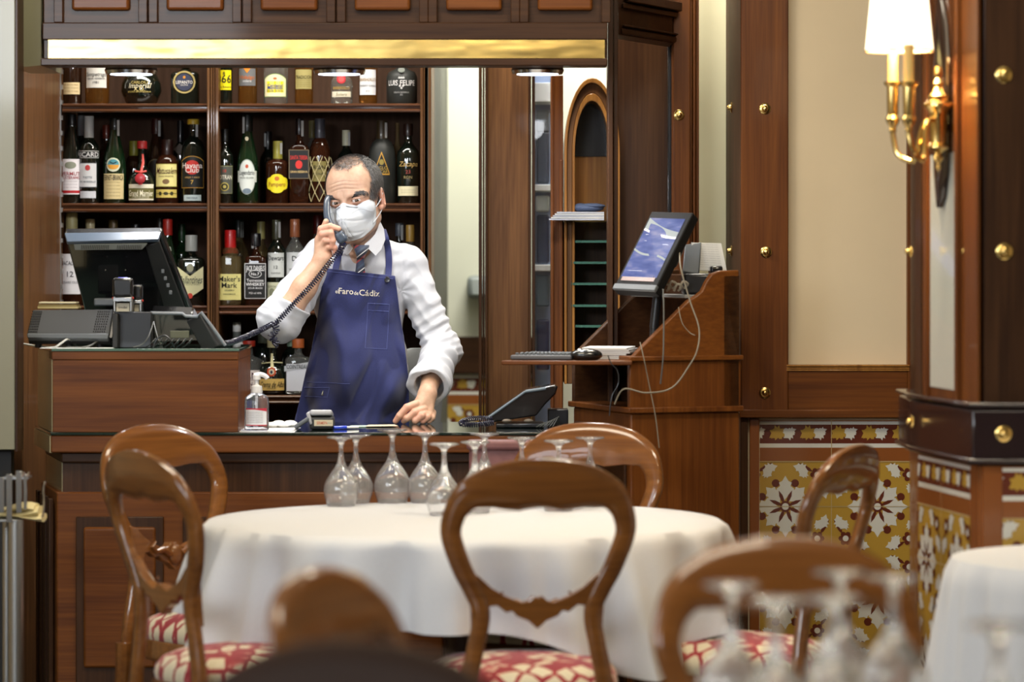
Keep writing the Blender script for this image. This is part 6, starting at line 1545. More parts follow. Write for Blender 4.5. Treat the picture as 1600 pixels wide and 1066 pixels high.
def f_armL(p):
    d=capd(p,wl,wl+(elL-wl)*.4,.0250,.031); d=smin(d,capd(p,wl+(elL-wl)*.4,elL,.031,.038),.02)
    d=smin(d,fL(p),.015)
    d=smin(d,capd(p,W(671,616,.012),W(674,640,-.002),.008,.005),.006)
    return np.maximum(d,zt0-p[:,2])
bb=np.array([wl,elL,W(614,662)]); Vl,Fl=isosurf(f_armL,bb.min(0)-.06,bb.max(0)+.05,.0017)
# ---------------- torso, upper arms, legs (mostly under the clothes)
shR=A(P(500,408,10.27)); shL=A(P(637,415,10.28)); nb=A(P(565,398,10.24)); pel=A(P(558,690,10.30)); chest=A(P(563,455,10.28)); waist=A(P(562,560,10.28))
def f_torso(p,g=0.0):
    d=elld(p,chest+A((0,0,.01)),(.145+g,.100+g,.150+g))
    d=smin(d,elld(p,waist,(.135+g,.098+g,.150+g)),.06)
    d=smin(d,capd(p,shR+A((.012,0,0)),shL-A((.012,0,0)),.052+g,.052+g),.05)
    d=smin(d,capd(p,nb-A((0,0,.03)),nb+A((0,0,.01)),.066+g*.6,.060+g*.3),.035)
    d=smin(d,elld(p,pel,(.145+g,.105+g,.12+g)),.05)
    return d
def legs(p,g=0):
    d=None
    for s in(-1,1):
        h=pel+A((s*.085,0,-.03)); k=A((h[0]+s*.01,h[1]-.02,.47)); a=A((h[0]+s*.01,h[1]+.02,.08))
        e=smin(capd(p,h,k,.082+g,.055+g),capd(p,k,a,.052+g,.038+g),.03)
        e=smin(e,capd(p,A((a[0],a[1]+.02,.045)),A((a[0]+s*.01,a[1]-.14,.04)),.035,.030),.02)
        d=e if d is None else np.minimum(d,e)
    return d
def f_body(p):
    d=f_torso(p,-.012)
    d=smin(d,smin(capd(p,shR,elR,.042,.036),capd(p,shL,elL,.042,.034),.01),.03)
    return smin(d,legs(p),.04)
Vb,Fb=isosurf(f_body,(shR[0]-.22,10.27-.36,0.0),(shL[0]+.16,10.27+.16,1.48),.009)
def armtint(Vv,tips):
    t=np.tile(A((.60,.375,.255)),(len(Vv),1))
    for c,r in tips:
        m_=np.exp(-(np.linalg.norm(Vv-c,axis=1)/r)**2)[:,None]*.5; t=t*(1-m_)+A((.70,.27,.20))*m_
    return t
tipsR=[(W_,.022) for W_ in(pj(503,362,10.0),pj(526,357,10.0),pj(518,376,10.0),pj(523,392,10.0))]
tipsL=[(W_,.020) for W_ in(pj(634,640,YL-.03),pj(620,656,YL-.03),pj(650,650,YL-.03),pj(660,655,YL-.03))]
parts_=[(Vb,Fb,np.tile(base,(len(Vb),1))),(Vh,Fh,tint_h),(Vr,Fr,armtint(Vr,tipsR)),(Vl,Fl,armtint(Vl,tipsL))]
off=0; VV=[];FF=[];TT=[]
for v,f,t_ in parts_: VV.append(v); FF.append(f+off); TT.append(t_); off+=len(v)
body=np_mesh('body',np.concatenate(VV),np.concatenate(FF),SKIN,man,attr=np.concatenate(TT))
# ---------------- eyes
for s in(-1,1):
    c=toW((s*EYX,EYY,EYZ)); m=MB(Matrix.Translation(Vector(c))@Matrix(((Vector(A((0,0,0))) if 0 else (1,0,0)),(0,1,0),(0,0,1))).to_4x4())
    # gaze towards the camera
    g_=(Vector((-.02,0,H-.02))-Vector(c)).normalized(); q=g_.to_track_quat('Z','Y').to_matrix().to_4x4()
    m=MB(Matrix.Translation(Vector(c))@q); r=.0128*HS; 
    def cap_(a0,a1,rr,n=20,st_=8): return [(max(rr*math.sin(a0+(a1-a0)*i/st_),.0001),rr*math.cos(a0+(a1-a0)*i/st_)) for i in range(st_+1)]
    m.m=0; m.lathe(cap_(.49,math.pi-.001,r,st_=16),n=24,caps=False)
    m.m=1; m.lathe(cap_(.20,.49,r*1.002),n=24,caps=False)
    m.m=2; m.lathe(cap_(.001,.20,r*1.003),n=24,caps=False)
    m.m=3; m.lathe(cap_(.001,.5,r*1.05,st_=8),n=24,caps=False) if 0 else None
    m.build('eye',[mat('eye_white',(.62,.58,.55),.12,coat=1),mat('iris_brown',(.055,.028,.012),.1,coat=1),mat('pupil',(.002,.002,.002),.05,coat=1)],man)
# ---------------- hair cap + strands + eyebrows
def f_hair(pw):
    q=toL(pw).astype(np.float32); dn=hair_density(q)
    tp=np.clip((q[:,2]-.075)/.02,0,1)*np.clip((.045-np.abs(q[:,0]))/.02,0,1)*np.clip((.04-q[:,1])/.03,0,1); dn=dn*(1-.55*tp)
    d=elld(q,(0,.014,.046),(.0755,.096,.079))*HS
    return d-(-.004+.0078*np.clip(dn*1.3,0,1)+.0012*np.sin(q[:,0]*420+3*np.sin(q[:,1]*200))*dn+.0008*np.sin(q[:,1]*500+q[:,2]*300)*dn)
Vx,Fx=isosurf(f_hair,HCn-A((.12,.15,.10)),HCn+A((.12,.15,.17)),.0020,slop=2.2)
HAIRM=mat('hair_mass',(.045,.041,.040),.7); noise_tint(HAIRM,(500,500,140),.5,(.13,.125,.12),bump=.0015)
np_mesh('hair',Vx,Fx,HAIRM,man,label='short greying dark hair, thin on top')
rng=np.random.default_rng(5)
def surf_project(f,p,it=6):
    for _ in range(it):
        e=.0008; d=f(p); g=np.stack([(f(p+A(v)*e)-f(p-A(v)*e)) for v in((1,0,0),(0,1,0),(0,0,1))],1); g/=np.linalg.norm(g,axis=1)[:,None]+1e-9
        p=p-g*d[:,None]
    return p,g
def strands(roots,nrm,dirs,ln,wd,name,mt,lift=.35,cols=None):
    n=len(roots); d0=dirs-nrm*(dirs*nrm).sum(1)[:,None]; d0/=np.linalg.norm(d0,axis=1)[:,None]+1e-9
    a=roots-nrm*.0005; b_=roots+(d0*.5+nrm*lift*.5)*ln[:,None]; c=roots+(d0*1.0+nrm*lift*.62)*ln[:,None]
    sd=np.cross(d0,nrm); w_=wd*.5
    vs=np.stack([a-sd*w_,a+sd*w_,b_+sd*w_*.8,b_-sd*w_*.8,c],1).reshape(-1,3)
    i=np.arange(n)*5; q=np.stack([i,i+1,i+2,i+3],1); t=np.stack([i+3,i+2,i+4,i+4],1)
    me=bpy.data.meshes.new(name); me.from_pydata(vs.tolist(),[],[tuple(k) for k in q.tolist()]+[tuple(k[:3]) for k in t.tolist()])
    mats=mt if isinstance(mt,list) else [mt]
    for mm in mats: me.materials.append(mm)
    if len(mats)>1:
        mi=rng.integers(0,len(mats),n); me.polygons.foreach_set('material_index',np.concatenate([mi,mi]).astype(np.int32))
    o=bpy.data.objects.new(name,me); link(o,man); return o
u=rng.normal(size=(60000,3)); u/=np.linalg.norm(u,axis=1)[:,None]; u=u[u[:,2]>-.55]
loc=A((0,.014,.046))+u*A((.0755,.096,.079)); dn=hair_density(loc.astype(np.float32)); keep=rng.random(len(loc))<dn**1.3; loc=loc[keep][:15000]
wp=toW(loc); wp,nr=surf_project(f_head,wp.astype(np.float32))
l2=toL(wp); dirL=np.stack([np.sign(l2[:,0])*.5+l2[:,0]*2,-.35+.0*l2[:,1]+.8*np.clip(l2[:,1]*6,-.2,1),-.9*np.clip(np.abs(l2[:,0])/.05,0,1)-.1+0*l2[:,0]],1)
tp=l2[:,2]>.09; dirL[tp]=np.stack([l2[tp,0]*4,-.9+0*l2[tp,0],.1+0*l2[tp,0]],1)
dirL+=rng.normal(size=dirL.shape)*.28; dirs=(dirL.astype(np.float32))@RH.T
hg=[mat('hair_dark',(.035,.030,.028),.45),mat('hair_mid',(.080,.074,.072),.45),mat('hair_grey',(.26,.25,.25),.45)]
strands(wp,nr,dirs,rng.uniform(.009,.016,len(wp)).astype(np.float32),.0013,'hair_strands',hg,lift=.55)
for s in(-1,1):
    n=800; tx=rng.random(n); ex=.0165+tx*.038; ez=.0155+.0062*np.sin(np.clip(tx*1.05+.05,0,1)*math.pi*.85)-.002*tx+rng.normal(size=n)*.0015*(.55+1.6*tx*(1-tx)*1.4)
    lp=np.stack([s*ex,-.080+tx**2*.016,ez],1).astype(np.float32); wpp,nn=surf_project(f_head,toW(lp).astype(np.float32))
    dl=np.stack([s*(.9+0*tx),.2+0*tx,.22-.6*tx],1)+rng.normal(size=(n,3))*.16
    strands(wpp,nn,dl.astype(np.float32)@RH.T,rng.uniform(.0045,.0075,n).astype(np.float32),.0011,'eyebrow',hg[:2],lift=.25)
# lashes line
# ---------------- face mask
MK=mat('white_mask_fabric',(.58,.60,.62),.85); noise_tint(MK,(900,900,900),.03,bump=.0002)
nu,nv=61,49
def mask_pt(u,v):
    """u -1..1 across, v 0 top..1 bottom, head-local"""
    au=abs(u)
    ctr=[(0,-.098,.000),(0,-.112,-.018),(0,-.128,-.042),(0,-.124,-.068),(0,-.110,-.096),(0,-.090,-.108)]
    t=v*(len(ctr)-1); i=min(int(t),len(ctr)-2); f=t-i; f2=f
    c=[ctr[i][k]*(1-f2)+ctr[i+1][k]*f2 for k in range(3)]
    # side edge: from cheekbone to jaw
    e0=(.064,-.030,-.020); e1=(.060,-.026,-.066); 
    topz=-.008; 
    ez=-.012-.062*v; ey=-.028+.004*math.sin(v*math.pi); ex=.0655-.006*abs(v-.4)*2
    if v<.0: pass
    w_=au**1.25
    x=ex*au**.95; y=c[1]*(1-au**1.7)+ey*au**1.7; pz=1.5+1.5*v; z=c[2]*(1-au**pz)+ez*au**pz
    # outline: top edge dips beside the nose, bottom rises to the sides
    z+= .006*math.sin(au*math.pi)*(1-v)**2*-1.2
    return (math.copysign(x,u),y-.0025,z)
pts=[]; 
for i in range(nu):
    u=-1+2*i/(nu-1)
    for j in range(nv):
        v=j/(nv-1); au=abs(u)
        # rounded corners
        vv=v
        x_,y_,z_=mask_pt(u,vv)
        # embossed seams
        n_=0
        for (a0,b0,a1,b1) in ((0.03,.42,.62,.16),(0.05,.42,.78,.55),(.04,.45,.30,.98),(.10,.70,.6,.80)):
            px_=au-a0; pv=v-b0; dx,dv=a1-a0,b1-b0; tt=max(0,min(1,(px_*dx+pv*dv)/(dx*dx+dv*dv))); dd=math.hypot(px_-tt*dx,(pv-tt*dv)); n_+=-.0016*math.exp(-(dd/.022)**2)
        n_+=.0012*math.exp(-((v-.03)/.02)**2)*(au<.9)+.0010*math.exp(-((au-.96)/.02)**2)
        n_+=.0007*math.sin(17*u+9*v)*math.sin(13*v+3*u)*(1-.5*au)
        pts.append((x_+(.7*n_*(1 if u>0 else -1)*au),y_-n_,z_))
loc=np.array(pts,np.float32); wpm=toW(loc)
# keep the mask outside the face
d=f_head(wpm.astype(np.float32)); push=np.clip(.0035-d,0,.03)
e=.001; g=np.stack([(f_head((wpm+A(v)*e).astype(np.float32))-f_head((wpm-A(v)*e).astype(np.float32))) for v in((1,0,0),(0,1,0),(0,0,1))],1); g/=np.linalg.norm(g,axis=1)[:,None]+1e-9
wpm=wpm+g*push[:,None]
fs=[(i*nv+j,(i+1)*nv+j,(i+1)*nv+j+1,i*nv+j+1) for i in range(nu-1) for j in range(nv-1)]
me=bpy.data.meshes.new('face_mask'); me.from_pydata(wpm.tolist(),[],fs); me.materials.append(MK); me.polygons.foreach_set('use_smooth',[True]*len(fs))
mk=bpy.data.objects.new('face_mask',me); link(mk,man); mk['label']='white folded face mask'
md=mk.modifiers.new('s','SOLIDIFY'); md.thickness=.0012; md.offset=1
def mp_(u,v,off=.002):
    i=(u+1)/2*(nu-1); j=v*(nv-1); i0,j0=int(round(i)),int(round(j)); return Vector(wpm[i0*nv+j0])+Vector(g[i0*nv+j0])*off
m=MB(); m.tube([mp_(u,.085,.0015) for u in(.10,.2,.3,.42,.52)],.0022,6,flat=.5); m.build('nose_clip',mat('clip_grey',(.40,.42,.45),.4),mk)
m=MB(); m.tube([mp_(-u,.085,.0015) for u in(.12,.2,.3,.42)],.0020,6,flat=.5); m.build('nose_clip',MC['clip_grey'],mk)
m=MB(); m.tube([mp_(0,v,.0008) for v in np.linspace(.44,.92,14)],.0013,6); m.build('centre_seam',MK,mk)
SEAM=mat('mask_seam',(.42,.44,.46),.8)
for s in(-1,1):
    for (a0,b0,a1,b1) in ((.03,.44,.62,.16),(.04,.45,.28,.90),(.62,.16,.93,.30)):
        m=MB(); m.tube([mp_(s*(a0+(a1-a0)*k/12),b0+(b1-b0)*k/12,.0002) for k in range(13)],.0008,5); m.build('seam',SEAM,mk)
    m=MB(); m.tube([mp_(s*.90,v,.0004) for v in np.linspace(.12,.85,12)],.0007,5); m.build('seam',SEAM,mk)
    ear=Vector(toW((s*.079,.020,.012))); ear2=Vector(toW((s*.078,.022,-.020)))
    st=MK
    a=mp_(s*.96,.20); b_=mp_(s*.90,.78)
    m=MB(); m.tube(catmull([a,a.lerp(ear,.5)+Vector((s*.004,0,0)),ear],6),.0014,6); m.build('ear_loop',MK,mk)
    m=MB(); m.tube(catmull([b_,b_.lerp(ear2,.5)+Vector((s*.004,0,0)),ear2],6),.0014,6); m.build('ear_loop',MK,mk)
# ---------------- handset (held by the person: a thing of its own)
HB=mat('blue_grey_handset',(.040,.055,.080),.35,coat=.4)
hs=thing('telephone_handset','blue-grey telephone handset held in the waiter\'s raised hand against his cheek','handset',P(518,345,10.02))
path=catmull([P(517,306,10.125),P(512,312,10.10),P(510.5,326,10.075),P(512,342,10.05),P(519,356,10.03),P(529,366,10.01),P(535,374,10.005)],8)
rr=[]; n_=len(path)
for i in range(n_):
    t_=i/(n_-1); rr.append(.0102+.003*max(0,1-t_/.18)+.008*max(0,(t_-.72)/.28))
m=MB(); m.tube(path,rr,16,flat=.72); m.build('shell',HB,hs,bevel=0)
m=MB(); c=P(532.5,371,10.0); m.box(c,(.031,.026,.036),Matrix.Rotation(math.radians(-32),4,'Y')); m.build('mouthpiece',HB,hs,bevel=.010,seg=5)
m=MB(); c=P(519,309,10.125); m.sphere(c,(.012,.014,.015),16,10); m.build('earpiece',HB,hs)
coil([P(536,384,10.0),P(531,392,9.99),P(514,412,9.975),P(490,442,9.96),P(462,472,9.95),P(436,500,9.94),P(428,507,9.94)],.0068,.0021,.0072,MC['navy_cord'],'coil_cord','black coiled telephone cord hanging from the handset across the waiter\'s forearm')
coil([P(427,506,9.94),P(405,517,9.90),P(380,528,9.80),P(362,535,9.70),P(350,537,9.62)],.0068,.0021,.0082,MC['navy_cord'],'coil_cord','black coiled telephone cord running down to the desk telephone')
coil([P(428,505,9.94),P(432,515,9.935),P(424,526,9.94),P(432,534,9.94),P(428,541,9.94)],.009,.0021,.0070,MC['navy_cord'],'coil_cord','tangled knot of coiled telephone cord under the raised elbow')
# ---------------- shirt
def wrink(p,seed,s=1.0):
    x,y,z=p.T
    a=np.sin(x*31*s+7*np.sin(z*9+seed)+4*y)+np.sin(z*43*s+6*np.sin(x*13+seed*2)+9*y)
    b_=np.sin((x*.8+z)*71*s+5*np.sin((x-z)*17+seed))
    return a*.0016+b_*.0013
def tpar(p,a,b_):
    ba=b_-a; return ((p-a)@ba)/float(ba@ba)
cuR0=.52 ; 
crn=wr+(elR-wr)*.74   # cuff of the rolled sleeve, photo left
dRu=(elR-wr)/np.linalg.norm(elR-wr)
dLu=(elL-wl)/np.linalg.norm(elL-wl)
clf=wl+(elL-wl)*.12
elRs=A(P(437,500,10.035)); 
def f_shirt(p):
    d=f_torso(p,.006)
    # bloused fabric at the sides
    d=smin(d,elld(p,A(P(556,600,10.29)),(.150,.105,.14)),.04)
    # photo-left sleeve: shoulder -> elbow -> rolled cuff
    t=tpar(p,shR,elR); fold=.0045*np.sin(t*26+3*np.sin(p[:,1]*40))+.0035*np.sin(t*47+p[:,0]*50)
    s1=capd(p,shR+A((0,0,.002)),elRs,.056,.060)+fold*.9
    s1=smin(s1,sphd(p,elRs+A((-.004,0,-.010)),.058),.02)
    t2=tpar(p,elR,wr); f2=.003*np.sin(t2*38+2*np.sin(p[:,2]*60))
    s2=capd(p,elRs,elR+(crn-elR)*1.0,.060,.052)+f2
    s2=np.maximum(s2,-((p-crn)@dRu))          # cut at the cuff
    # cuff roll
    ring=np.linalg.norm((p-crn)-((p-crn)@dRu)[:,None]*dRu,axis=1); tt=(p-crn)@dRu
    cuff=np.maximum(np.abs(tt-.022)-.024,np.abs(ring-.049)-.0055)-.002
    s2=np.maximum(s2,-(np.maximum(ring-.043,tt-.035)))
    s=smin(s1,s2,.02); s=smin(s,cuff,.006)
    d=smin(d,s,.028)
    # photo-right sleeve
    t=tpar(p,shL,elL); fold=.0022*np.abs(np.sin(t*17+3*np.sin(p[:,0]*35)+p[:,1]*20))*2-.002+.0045*np.sin(t*t*40+p[:,1]*50+p[:,0]*30)*np.clip(t,0,1)
    s1=capd(p,shL,elL,.056,.053)+fold
    s1=smin(s1,sphd(p,elL+A((.006,0,0)),.050),.02)
    s2=capd(p,elL,clf,.052,.056)+.0035*np.sin(tpar(p,elL,wl)*34+p[:,0]*60)
    s2=np.maximum(s2,-((p-clf)@dLu))
    ring=np.linalg.norm((p-clf)-((p-clf)@dLu)[:,None]*dLu,axis=1); tt=(p-clf)@dLu
    wob=.004*np.sin(np.arctan2(p[:,0]-clf[0],p[:,1]-clf[1])*3)
    cuff=np.maximum(np.abs(tt-.026)-.028,np.abs(ring-.052-wob)-.006)-.002
    s2=np.maximum(s2,-(np.maximum(ring-.046,tt-.045)))
    s=smin(s1,s2,.02); s=smin(s,cuff,.006)
    d=smin(d,s,.024)
    # neck opening
    nk=capd(p,nb+A((0,-.004,.022)),nb+A((0,-.012,.12)),.0535,.057)
    d=smax(d,-nk,.006)
    # collar stand: tube around the neck with a slanted top
    q=p-(nb+A((.004,-.004,0))); rr_=np.hypot(q[:,0],q[:,1]*.96); ztop=Z(372,10.2)+(p[:,1]-10.20)*.42+(p[:,0]-nb[0])*.10
    stand=np.maximum(np.abs(rr_-.0600+ (p[:,2]-nb[2])*.05)-.0035,np.maximum(p[:,2]-ztop,nb[2]-.05-p[:,2]))-.001
    frontgap=np.maximum(np.abs(q[:,0]+.002)-.012,q[:,1]); stand=np.maximum(stand,-frontgap)
    d=smin(d,stand,.006)
    # armhole seams
    for sh_,sx in((shR,-1),(shL,1)):
        q=np.abs((p[:,0]-(sh_[0]-sx*.012))*sx+ (p[:,2]-sh_[2])*.16); near=np.exp(-(np.linalg.norm(p-sh_,axis=1)/.085)**4)
        d=d+.0022*np.exp(-(q/.0022)**2)*near
        d=d+.0018*np.sin(p[:,2]*180+3*np.sin(p[:,0]*50))*np.exp(-((q-.02)/.016)**2)*near
    # pulls under the arm
    for sh_,sx in((shL,1),(shR,-1)):
        c=sh_+A((-sx*.02,-.03,-.075)); r_=np.linalg.norm(p-c,axis=1); an=np.arctan2(p[:,2]-c[2],p[:,0]-c[0])
        d=d+.0016*np.sin(an*9+1)*np.exp(-((r_-.05)/.04)**2)
    d=d+wrink(p,1.3)*1.0
    return np.maximum(d,.80-p[:,2])
lo=A((elRs[0]-.09,9.90,.80)); hi=A((elL[0]+.09,10.43,nb[2]+.06))
Vs,Fs=isosurf(f_shirt,lo,hi,.0034,slop=2.2)
np_mesh('shirt',Vs,Fs,SHIRT,man,label='white cotton shirt with rolled sleeves')
def f_tr(p): return np.maximum(smin(elld(p,pel,(.152,.112,.125)),legs(p,.016),.04),np.maximum(p[:,2]-(pel[2]+.06),.07-p[:,2]))
Vt,Ft=isosurf(f_tr,(pel[0]-.25,10.27-.25,.03),(pel[0]+.25,10.27+.2,pel[2]+.1),.009)
np_mesh('trousers',Vt,Ft,mat('black_trousers',(.012,.012,.014),.8),man)
def f_sh(p):
    d=None
    for s in(-1,1):
        x0=pel[0]+s*.095; e=np.maximum(capd(p,A((x0,10.34,.045)),A((x0+s*.01,10.14,.038)),.044,.042),.002-p[:,2]); d=e if d is None else np.minimum(d,e)
    return d
Vt,Ft=isosurf(f_sh,(pel[0]-.25,10.05,-.02),(pel[0]+.25,10.42,.12),.006); np_mesh('shoes',Vt,Ft,mat('black_leather',(.01,.01,.01),.3,coat=.3),man)
# front depth of the shirt: march along +Y
def front(x,z,f=f_shirt,y0=9.90,y1=10.40):
    p=np.stack([x,np.full_like(x,y0),z],1).astype(np.float32); hit=np.zeros(len(p),bool)
    for _ in range(90):
        d=f(p); hit|=d<.0006; p[:,1]+=np.where(hit,0,np.clip(d*.7,.0004,.05)).astype(np.float32)
        if (hit|(p[:,1]>y1)).all(): break
    return np.where(p[:,1]<y1,p[:,1],np.nan)
# shirt without arms for the apron
def f_core(p):
    d=f_torso(p,.010); return smin(d,elld(p,A(P(556,600,10.29)),(.155,.110,.14)),.04)
# ---------------- collar, tie
def fy(px,py,Yg=10.16,off=.004,f=f_shirt):
    x=X(px,Yg); z=Z(py,Yg); y=front(A([x]),A([z]),f)[0]
    if not np.isfinite(y): y=10.2
    return Vector((x,float(y)-off,z))
def patch(poly,th,name,mt,par,off=.004,n=1,bev=.001,Yg=10.14):
    pts_=[fy(a,b_,Yg,off) for a,b_ in poly]; c=sum(pts_,Vector())/len(pts_)
    m=MB(); k=len(pts_); vs=[tuple(p) for p in pts_]+[tuple(p-Vector((0,th,0))) for p in pts_]
    m.add(vs,[tuple(range(k)),tuple(reversed(range(k,2*k)))]+[(i,i+k,(i+1)%k+k,(i+1)%k) for i in range(k)]); return m.build(name,mt,par,bevel=bev)
# collar band + wings as lofted strips
def strip3(top,bot,th,name,mt,par,n=10):
    a=catmull(top,n); b_=catmull(bot,n); m=MB(); rings=[]
    for p,q in zip(a,b_):
        o_=Vector((0,-th,0)); rings.append([p,q,q+o_,p+o_])
    m.loft(rings); return m.build(name,mt,par,bevel=.0008,angle=50)
top=[P(540,372,10.20),P(536,378,10.155),P(541,388,10.125),P(549,394,10.112)]
bot=[P(533,380,10.17),P(536,392,10.130),P(542,402,10.120),P(548,403,10.114)]
def wing(pts_,th=.004):
    c=[P(*q) for q in pts_]; m=MB(); k=len(c); vs=[tuple(p) for p in c]+[tuple(p+Vector((0,th,-.001))) for p in c]
    m.add(vs,[tuple(range(k)),tuple(reversed(range(k,2*k)))]+[(i,i+k,(i+1)%k+k,(i+1)%k) for i in range(k)]); return m.build('collar_wing',SHIRT,man,bevel=.0008,label=None)
wing([(593,344,10.225),(600,358,10.20),(602,374,10.175),(596,390,10.140),(587,400,10.112),(578,391,10.102),(569,382,10.100),(578,374,10.110),(586,366,10.130),(591,354,10.180)])
wing([(541,370,10.13),(546,380,10.108),(551,388,10.100),(547,394,10.102),(542,400,10.108),(537,392,10.118),(534,380,10.145),(534,370,10.165)])
TIE=mat('navy_striped_tie',(.020,.028,.065),.5,sheen=.3)
nt=TIE.node_tree; N=nt.nodes; L=nt.links; tcx=N.new('ShaderNodeTexCoord'); mp=N.new('ShaderNodeMapping'); mp.inputs['Rotation'].default_value=(0,math.radians(38),0); mp.inputs['Scale'].default_value=(27,27,27)
L.new(tcx.outputs['Object'],mp.inputs[0]); sx_=N.new('ShaderNodeSeparateXYZ'); L.new(mp.outputs[0],sx_.inputs[0]); fr=N.new('ShaderNodeMath'); fr.operation='FRACT'; L.new(sx_.outputs[2],fr.inputs[0])
cr=N.new('ShaderNodeValToRGB'); cr.color_ramp.interpolation='CONSTANT'; e=cr.color_ramp.elements; e[0].position=0; e[0].color=(.020,.028,.065,1); e[1].position=.30; e[1].color=(.25,.03,.035,1)
for p_,c_ in((.44,(.012,.014,.03,1)),(.62,(.62,.60,.58,1)),(.68,(.012,.018,.04,1)),(.86,(.03,.05,.09,1))): q=e.new(p_); q.color=c_
L.new(fr.outputs[0],cr.inputs[0]); L.new(cr.outputs[0],N['Principled BSDF'].inputs['Base Color'])
def sec(px,py,Y,w,th,n=12): c=P(px,py,Y); return [c+Vector((w*math.cos(a*2*math.pi/n),-th*abs(math.sin(a*2*math.pi/n))*(1 if math.sin(a*2*math.pi/n)>0 else -.3),0)) for a in range(n)]
tt_=fy(563,420,10.14,.006); 
m=MB(); m.loft([sec(565,383,10.110,.024,.010),sec(565,388,10.106,.023,.013),sec(564,396,10.104,.016,.014),sec(563.5,401,10.106,.0115,.012),sec(563.5,403,10.108,.010,.010)]); m.build('tie_knot',TIE,man)
rings=[]
for k in range(4):
    py_=402+k*8; q=fy(563,max(py_,404),10.14,.008); w_=.0105+.0014*k; rings.append(sec(563.2-.15*k,py_,min(q.y,10.112)+.001,w_,.006))
m=MB(); m.loft(rings); m.build('tie_blade',TIE,man)
# ---------------- apron
YA=10.16
lft=[(508,419),(504,440),(499,470),(494,500),(488,530),(482,560),(474,590),(466,625),(458,660),(450,720),(446,800)]
rgt=[(617,431.5),(619,445),(622,470),(625,500),(630,530),(634,560),(637,590),(638,625),(638,660),(640,720),(642,800)]
NU,NV=80,150
def edge(e,t):
    pts_=[Vector((a,b_,0)) for a,b_ in e]; c=catmull(pts_,12); i=t*(len(c)-1); k=min(int(i),len(c)-2); return c[k].lerp(c[k+1],i-k)
gx=np.zeros((NU,NV)); gz=np.zeros((NU,NV))
for j in range(NV):
    l_,r_=edge(lft,j/(NV-1)),edge(rgt,j/(NV-1))
    for i in range(NU):
        q=l_.lerp(r_,i/(NU-1)); gx[i,j]=X(q.x,YA); gz[i,j]=Z(q.y,YA)
core=front(gx.ravel(),gz.ravel(),f_core,9.95,10.60).reshape(NU,NV); 
shf=front(gx.ravel(),gz.ravel(),f_shirt,9.95,10.60).reshape(NU,NV)
gy=np.where(np.isfinite(core),core,10.30)
gy=np.minimum(gy,10.26)
for _ in range(14):
    q=np.pad(gy,1,mode='edge'); gy=(q[:-2,1:-1]+q[2:,1:-1]+q[1:-1,:-2]+q[1:-1,2:]+gy*2)/6
gy-=.026
U=np.linspace(0,1,NU)[:,None]; Vv=np.linspace(0,1,NV)[None]
fold=.0050*np.sin(9*U+5*Vv+2.2*np.sin(7*Vv+2*U))*np.clip(Vv*3,0,1)+.0035*np.sin(16*(U*.8-Vv)+2*np.sin(6*U))*np.clip(Vv*2.2,0,1)+.0018*np.sin(30*(U*.5+Vv)+3*np.sin(9*U))
fold+=-.010*np.exp(-(((U-.60)+.45*(Vv-.62))/.05)**2)*np.clip((Vv-.30)*4,0,1)*-1
fold+=-.008*np.exp(-(((U-.35)-.5*(Vv-.5))/.09)**2)*np.clip((Vv-.12)*4,0,1)
gy+=np.minimum(fold*2.8,.010)
top_=gx[:,0]
ap=np.stack([gx,gy,gz],-1)
def ap_pt(px,py,off=.0012):
    """point on the apron surface for photo position"""
    x,z=X(px,YA),Z(py,YA); j=int(np.clip(np.argmin(np.abs(gz[NU//2]-z)),0,NV-1))
    # refine rows since rows slope slightly
    for _ in range(3):
        i=int(np.argmin(np.abs(gx[:,j]-x))); j=int(np.argmin(np.abs(gz[i]-z)))
    q=ap[i,j]; i2=min(i+1,NU-1) if x>q[0] else max(i-1,0); j2=min(j+1,NV-1) if z<q[2] else max(j-1,0)
    y=q[1]
    if i2!=i: t_=np.clip((x-q[0])/(ap[i2,j][0]-q[0]+1e-9),0,1); y+=(ap[i2,j][1]-q[1])*t_
    if j2!=j: t_=np.clip((z-q[2])/(ap[i,j2][2]-q[2]+1e-9),0,1); y+=(ap[i,j2][1]-q[1])*t_
    return Vector((x,float(y)-off,z))
fs=[(i*NV+j,i*NV+j+1,(i+1)*NV+j+1,(i+1)*NV+j) for i in range(NU-1) for j in range(NV-1)]
me=bpy.data.meshes.new('apron'); me.from_pydata(ap.reshape(-1,3).tolist(),[],fs); me.materials.append(APR); me.polygons.foreach_set('use_smooth',[True]*len(fs))
apo=bpy.data.objects.new('apron',me); link(apo,man); apo['label']='dark blue bib apron with lettering and pockets'
md=apo.modifiers.new('s','SOLIDIFY'); md.thickness=.0022; md.offset=0
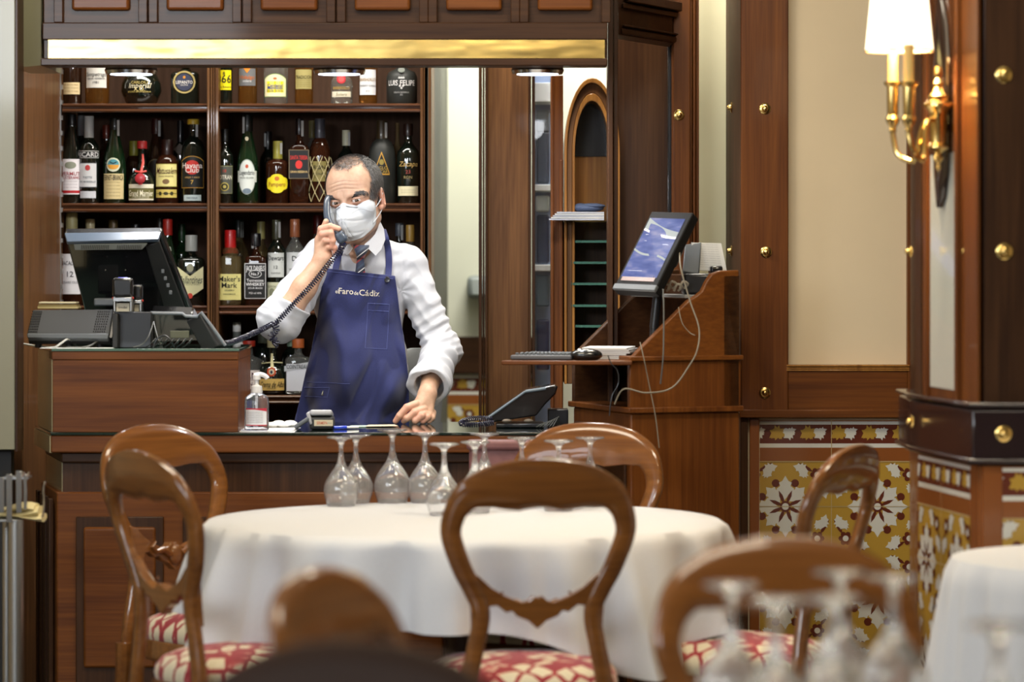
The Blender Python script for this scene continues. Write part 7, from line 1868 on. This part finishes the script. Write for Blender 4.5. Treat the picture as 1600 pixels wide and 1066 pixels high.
# lettering
def apf(u,v,l): return ap_pt(u,v,.0022+.0003*l)
D=Decal(apf); TW=cm((.72,.66,.55))
def aptext(s_,x0,x1,yb_,h,slope=.055,ser=False):
    v,f,w=text_mesh(s_); k=(x1-x0)/w
    D.put([(x0+x*k,yb_-y*h+slope*(x0+x*k-560)) for x,y in v],f,TW,1)
    if ser:
        for (ux,uy,uw) in ser: D.put([(ux-uw,uy-.5),(ux+uw,uy-.5),(ux+uw,uy+.5),(ux-uw,uy+.5)],[(0,1,2,3)],TW,1)
aptext('el',524.5,529.5,460,6.2)
aptext('Faro',530,552.5,460.5,9.5)
aptext('de',553.5,560.5,461,6.0)
aptext('C\u00e1diz',561.5,593,461.5,9.5)
D.build('lettering',apo,'cream embroidered lettering')
def stitch(pts_,name='stitching'):
    m=MB(); c=[]
    for (a,b_),(a2,b2) in zip(pts_,pts_[1:]):
        n_=max(2,int(math.hypot(a2-a,b2-b_)/4)); c+=[ap_pt(a+(a2-a)*k/n_,b_+(b2-b_)*k/n_,.0022) for k in range(n_)]
    c.append(ap_pt(*pts_[-1],.0022)); m.tube(c,.0009,5); return m.build(name,APRS,apo)
stitch([(575,474),(608,476),(604,546),(571,544),(575,474)]); stitch([(574,485),(607,487)]); stitch([(473,607),(515,606)]); stitch([(514,607),(511,621),(474,621)]); stitch([(478,598),(548,599)])
stitch([(512,424),(614,436)]); 
m=MB(); m.xf=Matrix.Translation(ap_pt(605,437,.002))@Matrix.Rotation(math.pi/2,4,'X'); m.lathe([(.0085,0),(.0090,.002),(.0075,.0035),(.004,.003),(.0004,.003)],n=20); m.build('snap_button',mat('dark_button',(.025,.025,.03),.3,coat=.5),apo)
m=MB(); a=ap_pt(504.5,611,.004); b_=ap_pt(503,618,.005); m.tube([a,b_],[.0015,.004],8); m.build('clip',CHROME,apo)
def strap(pts_,w,name):
    m=MB(); rings=[]
    c=catmull(pts_,6)
    for i,p in enumerate(c):
        rings.append([p+Vector((-w,0,0)),p+Vector((w,0,0)),p+Vector((w,-.002,0)),p+Vector((-w,-.002,0))])
    m.loft(rings); return m.build(name,APR,apo,bevel=.0006)
def on_shirt(px,py,off=.010): 
    q=fy(px,py,10.16,off); return q
strap([ap_pt(524,423,-.002),on_shirt(526,410),on_shirt(530,396),P(535,382,10.115),P(539,372,10.13)],.0095,'neck_strap')
strap([ap_pt(606,436,-.002),on_shirt(607,420),on_shirt(607,402),on_shirt(605,386),on_shirt(602,372,.010),P(598,358,10.235)],.0095,'neck_strap')
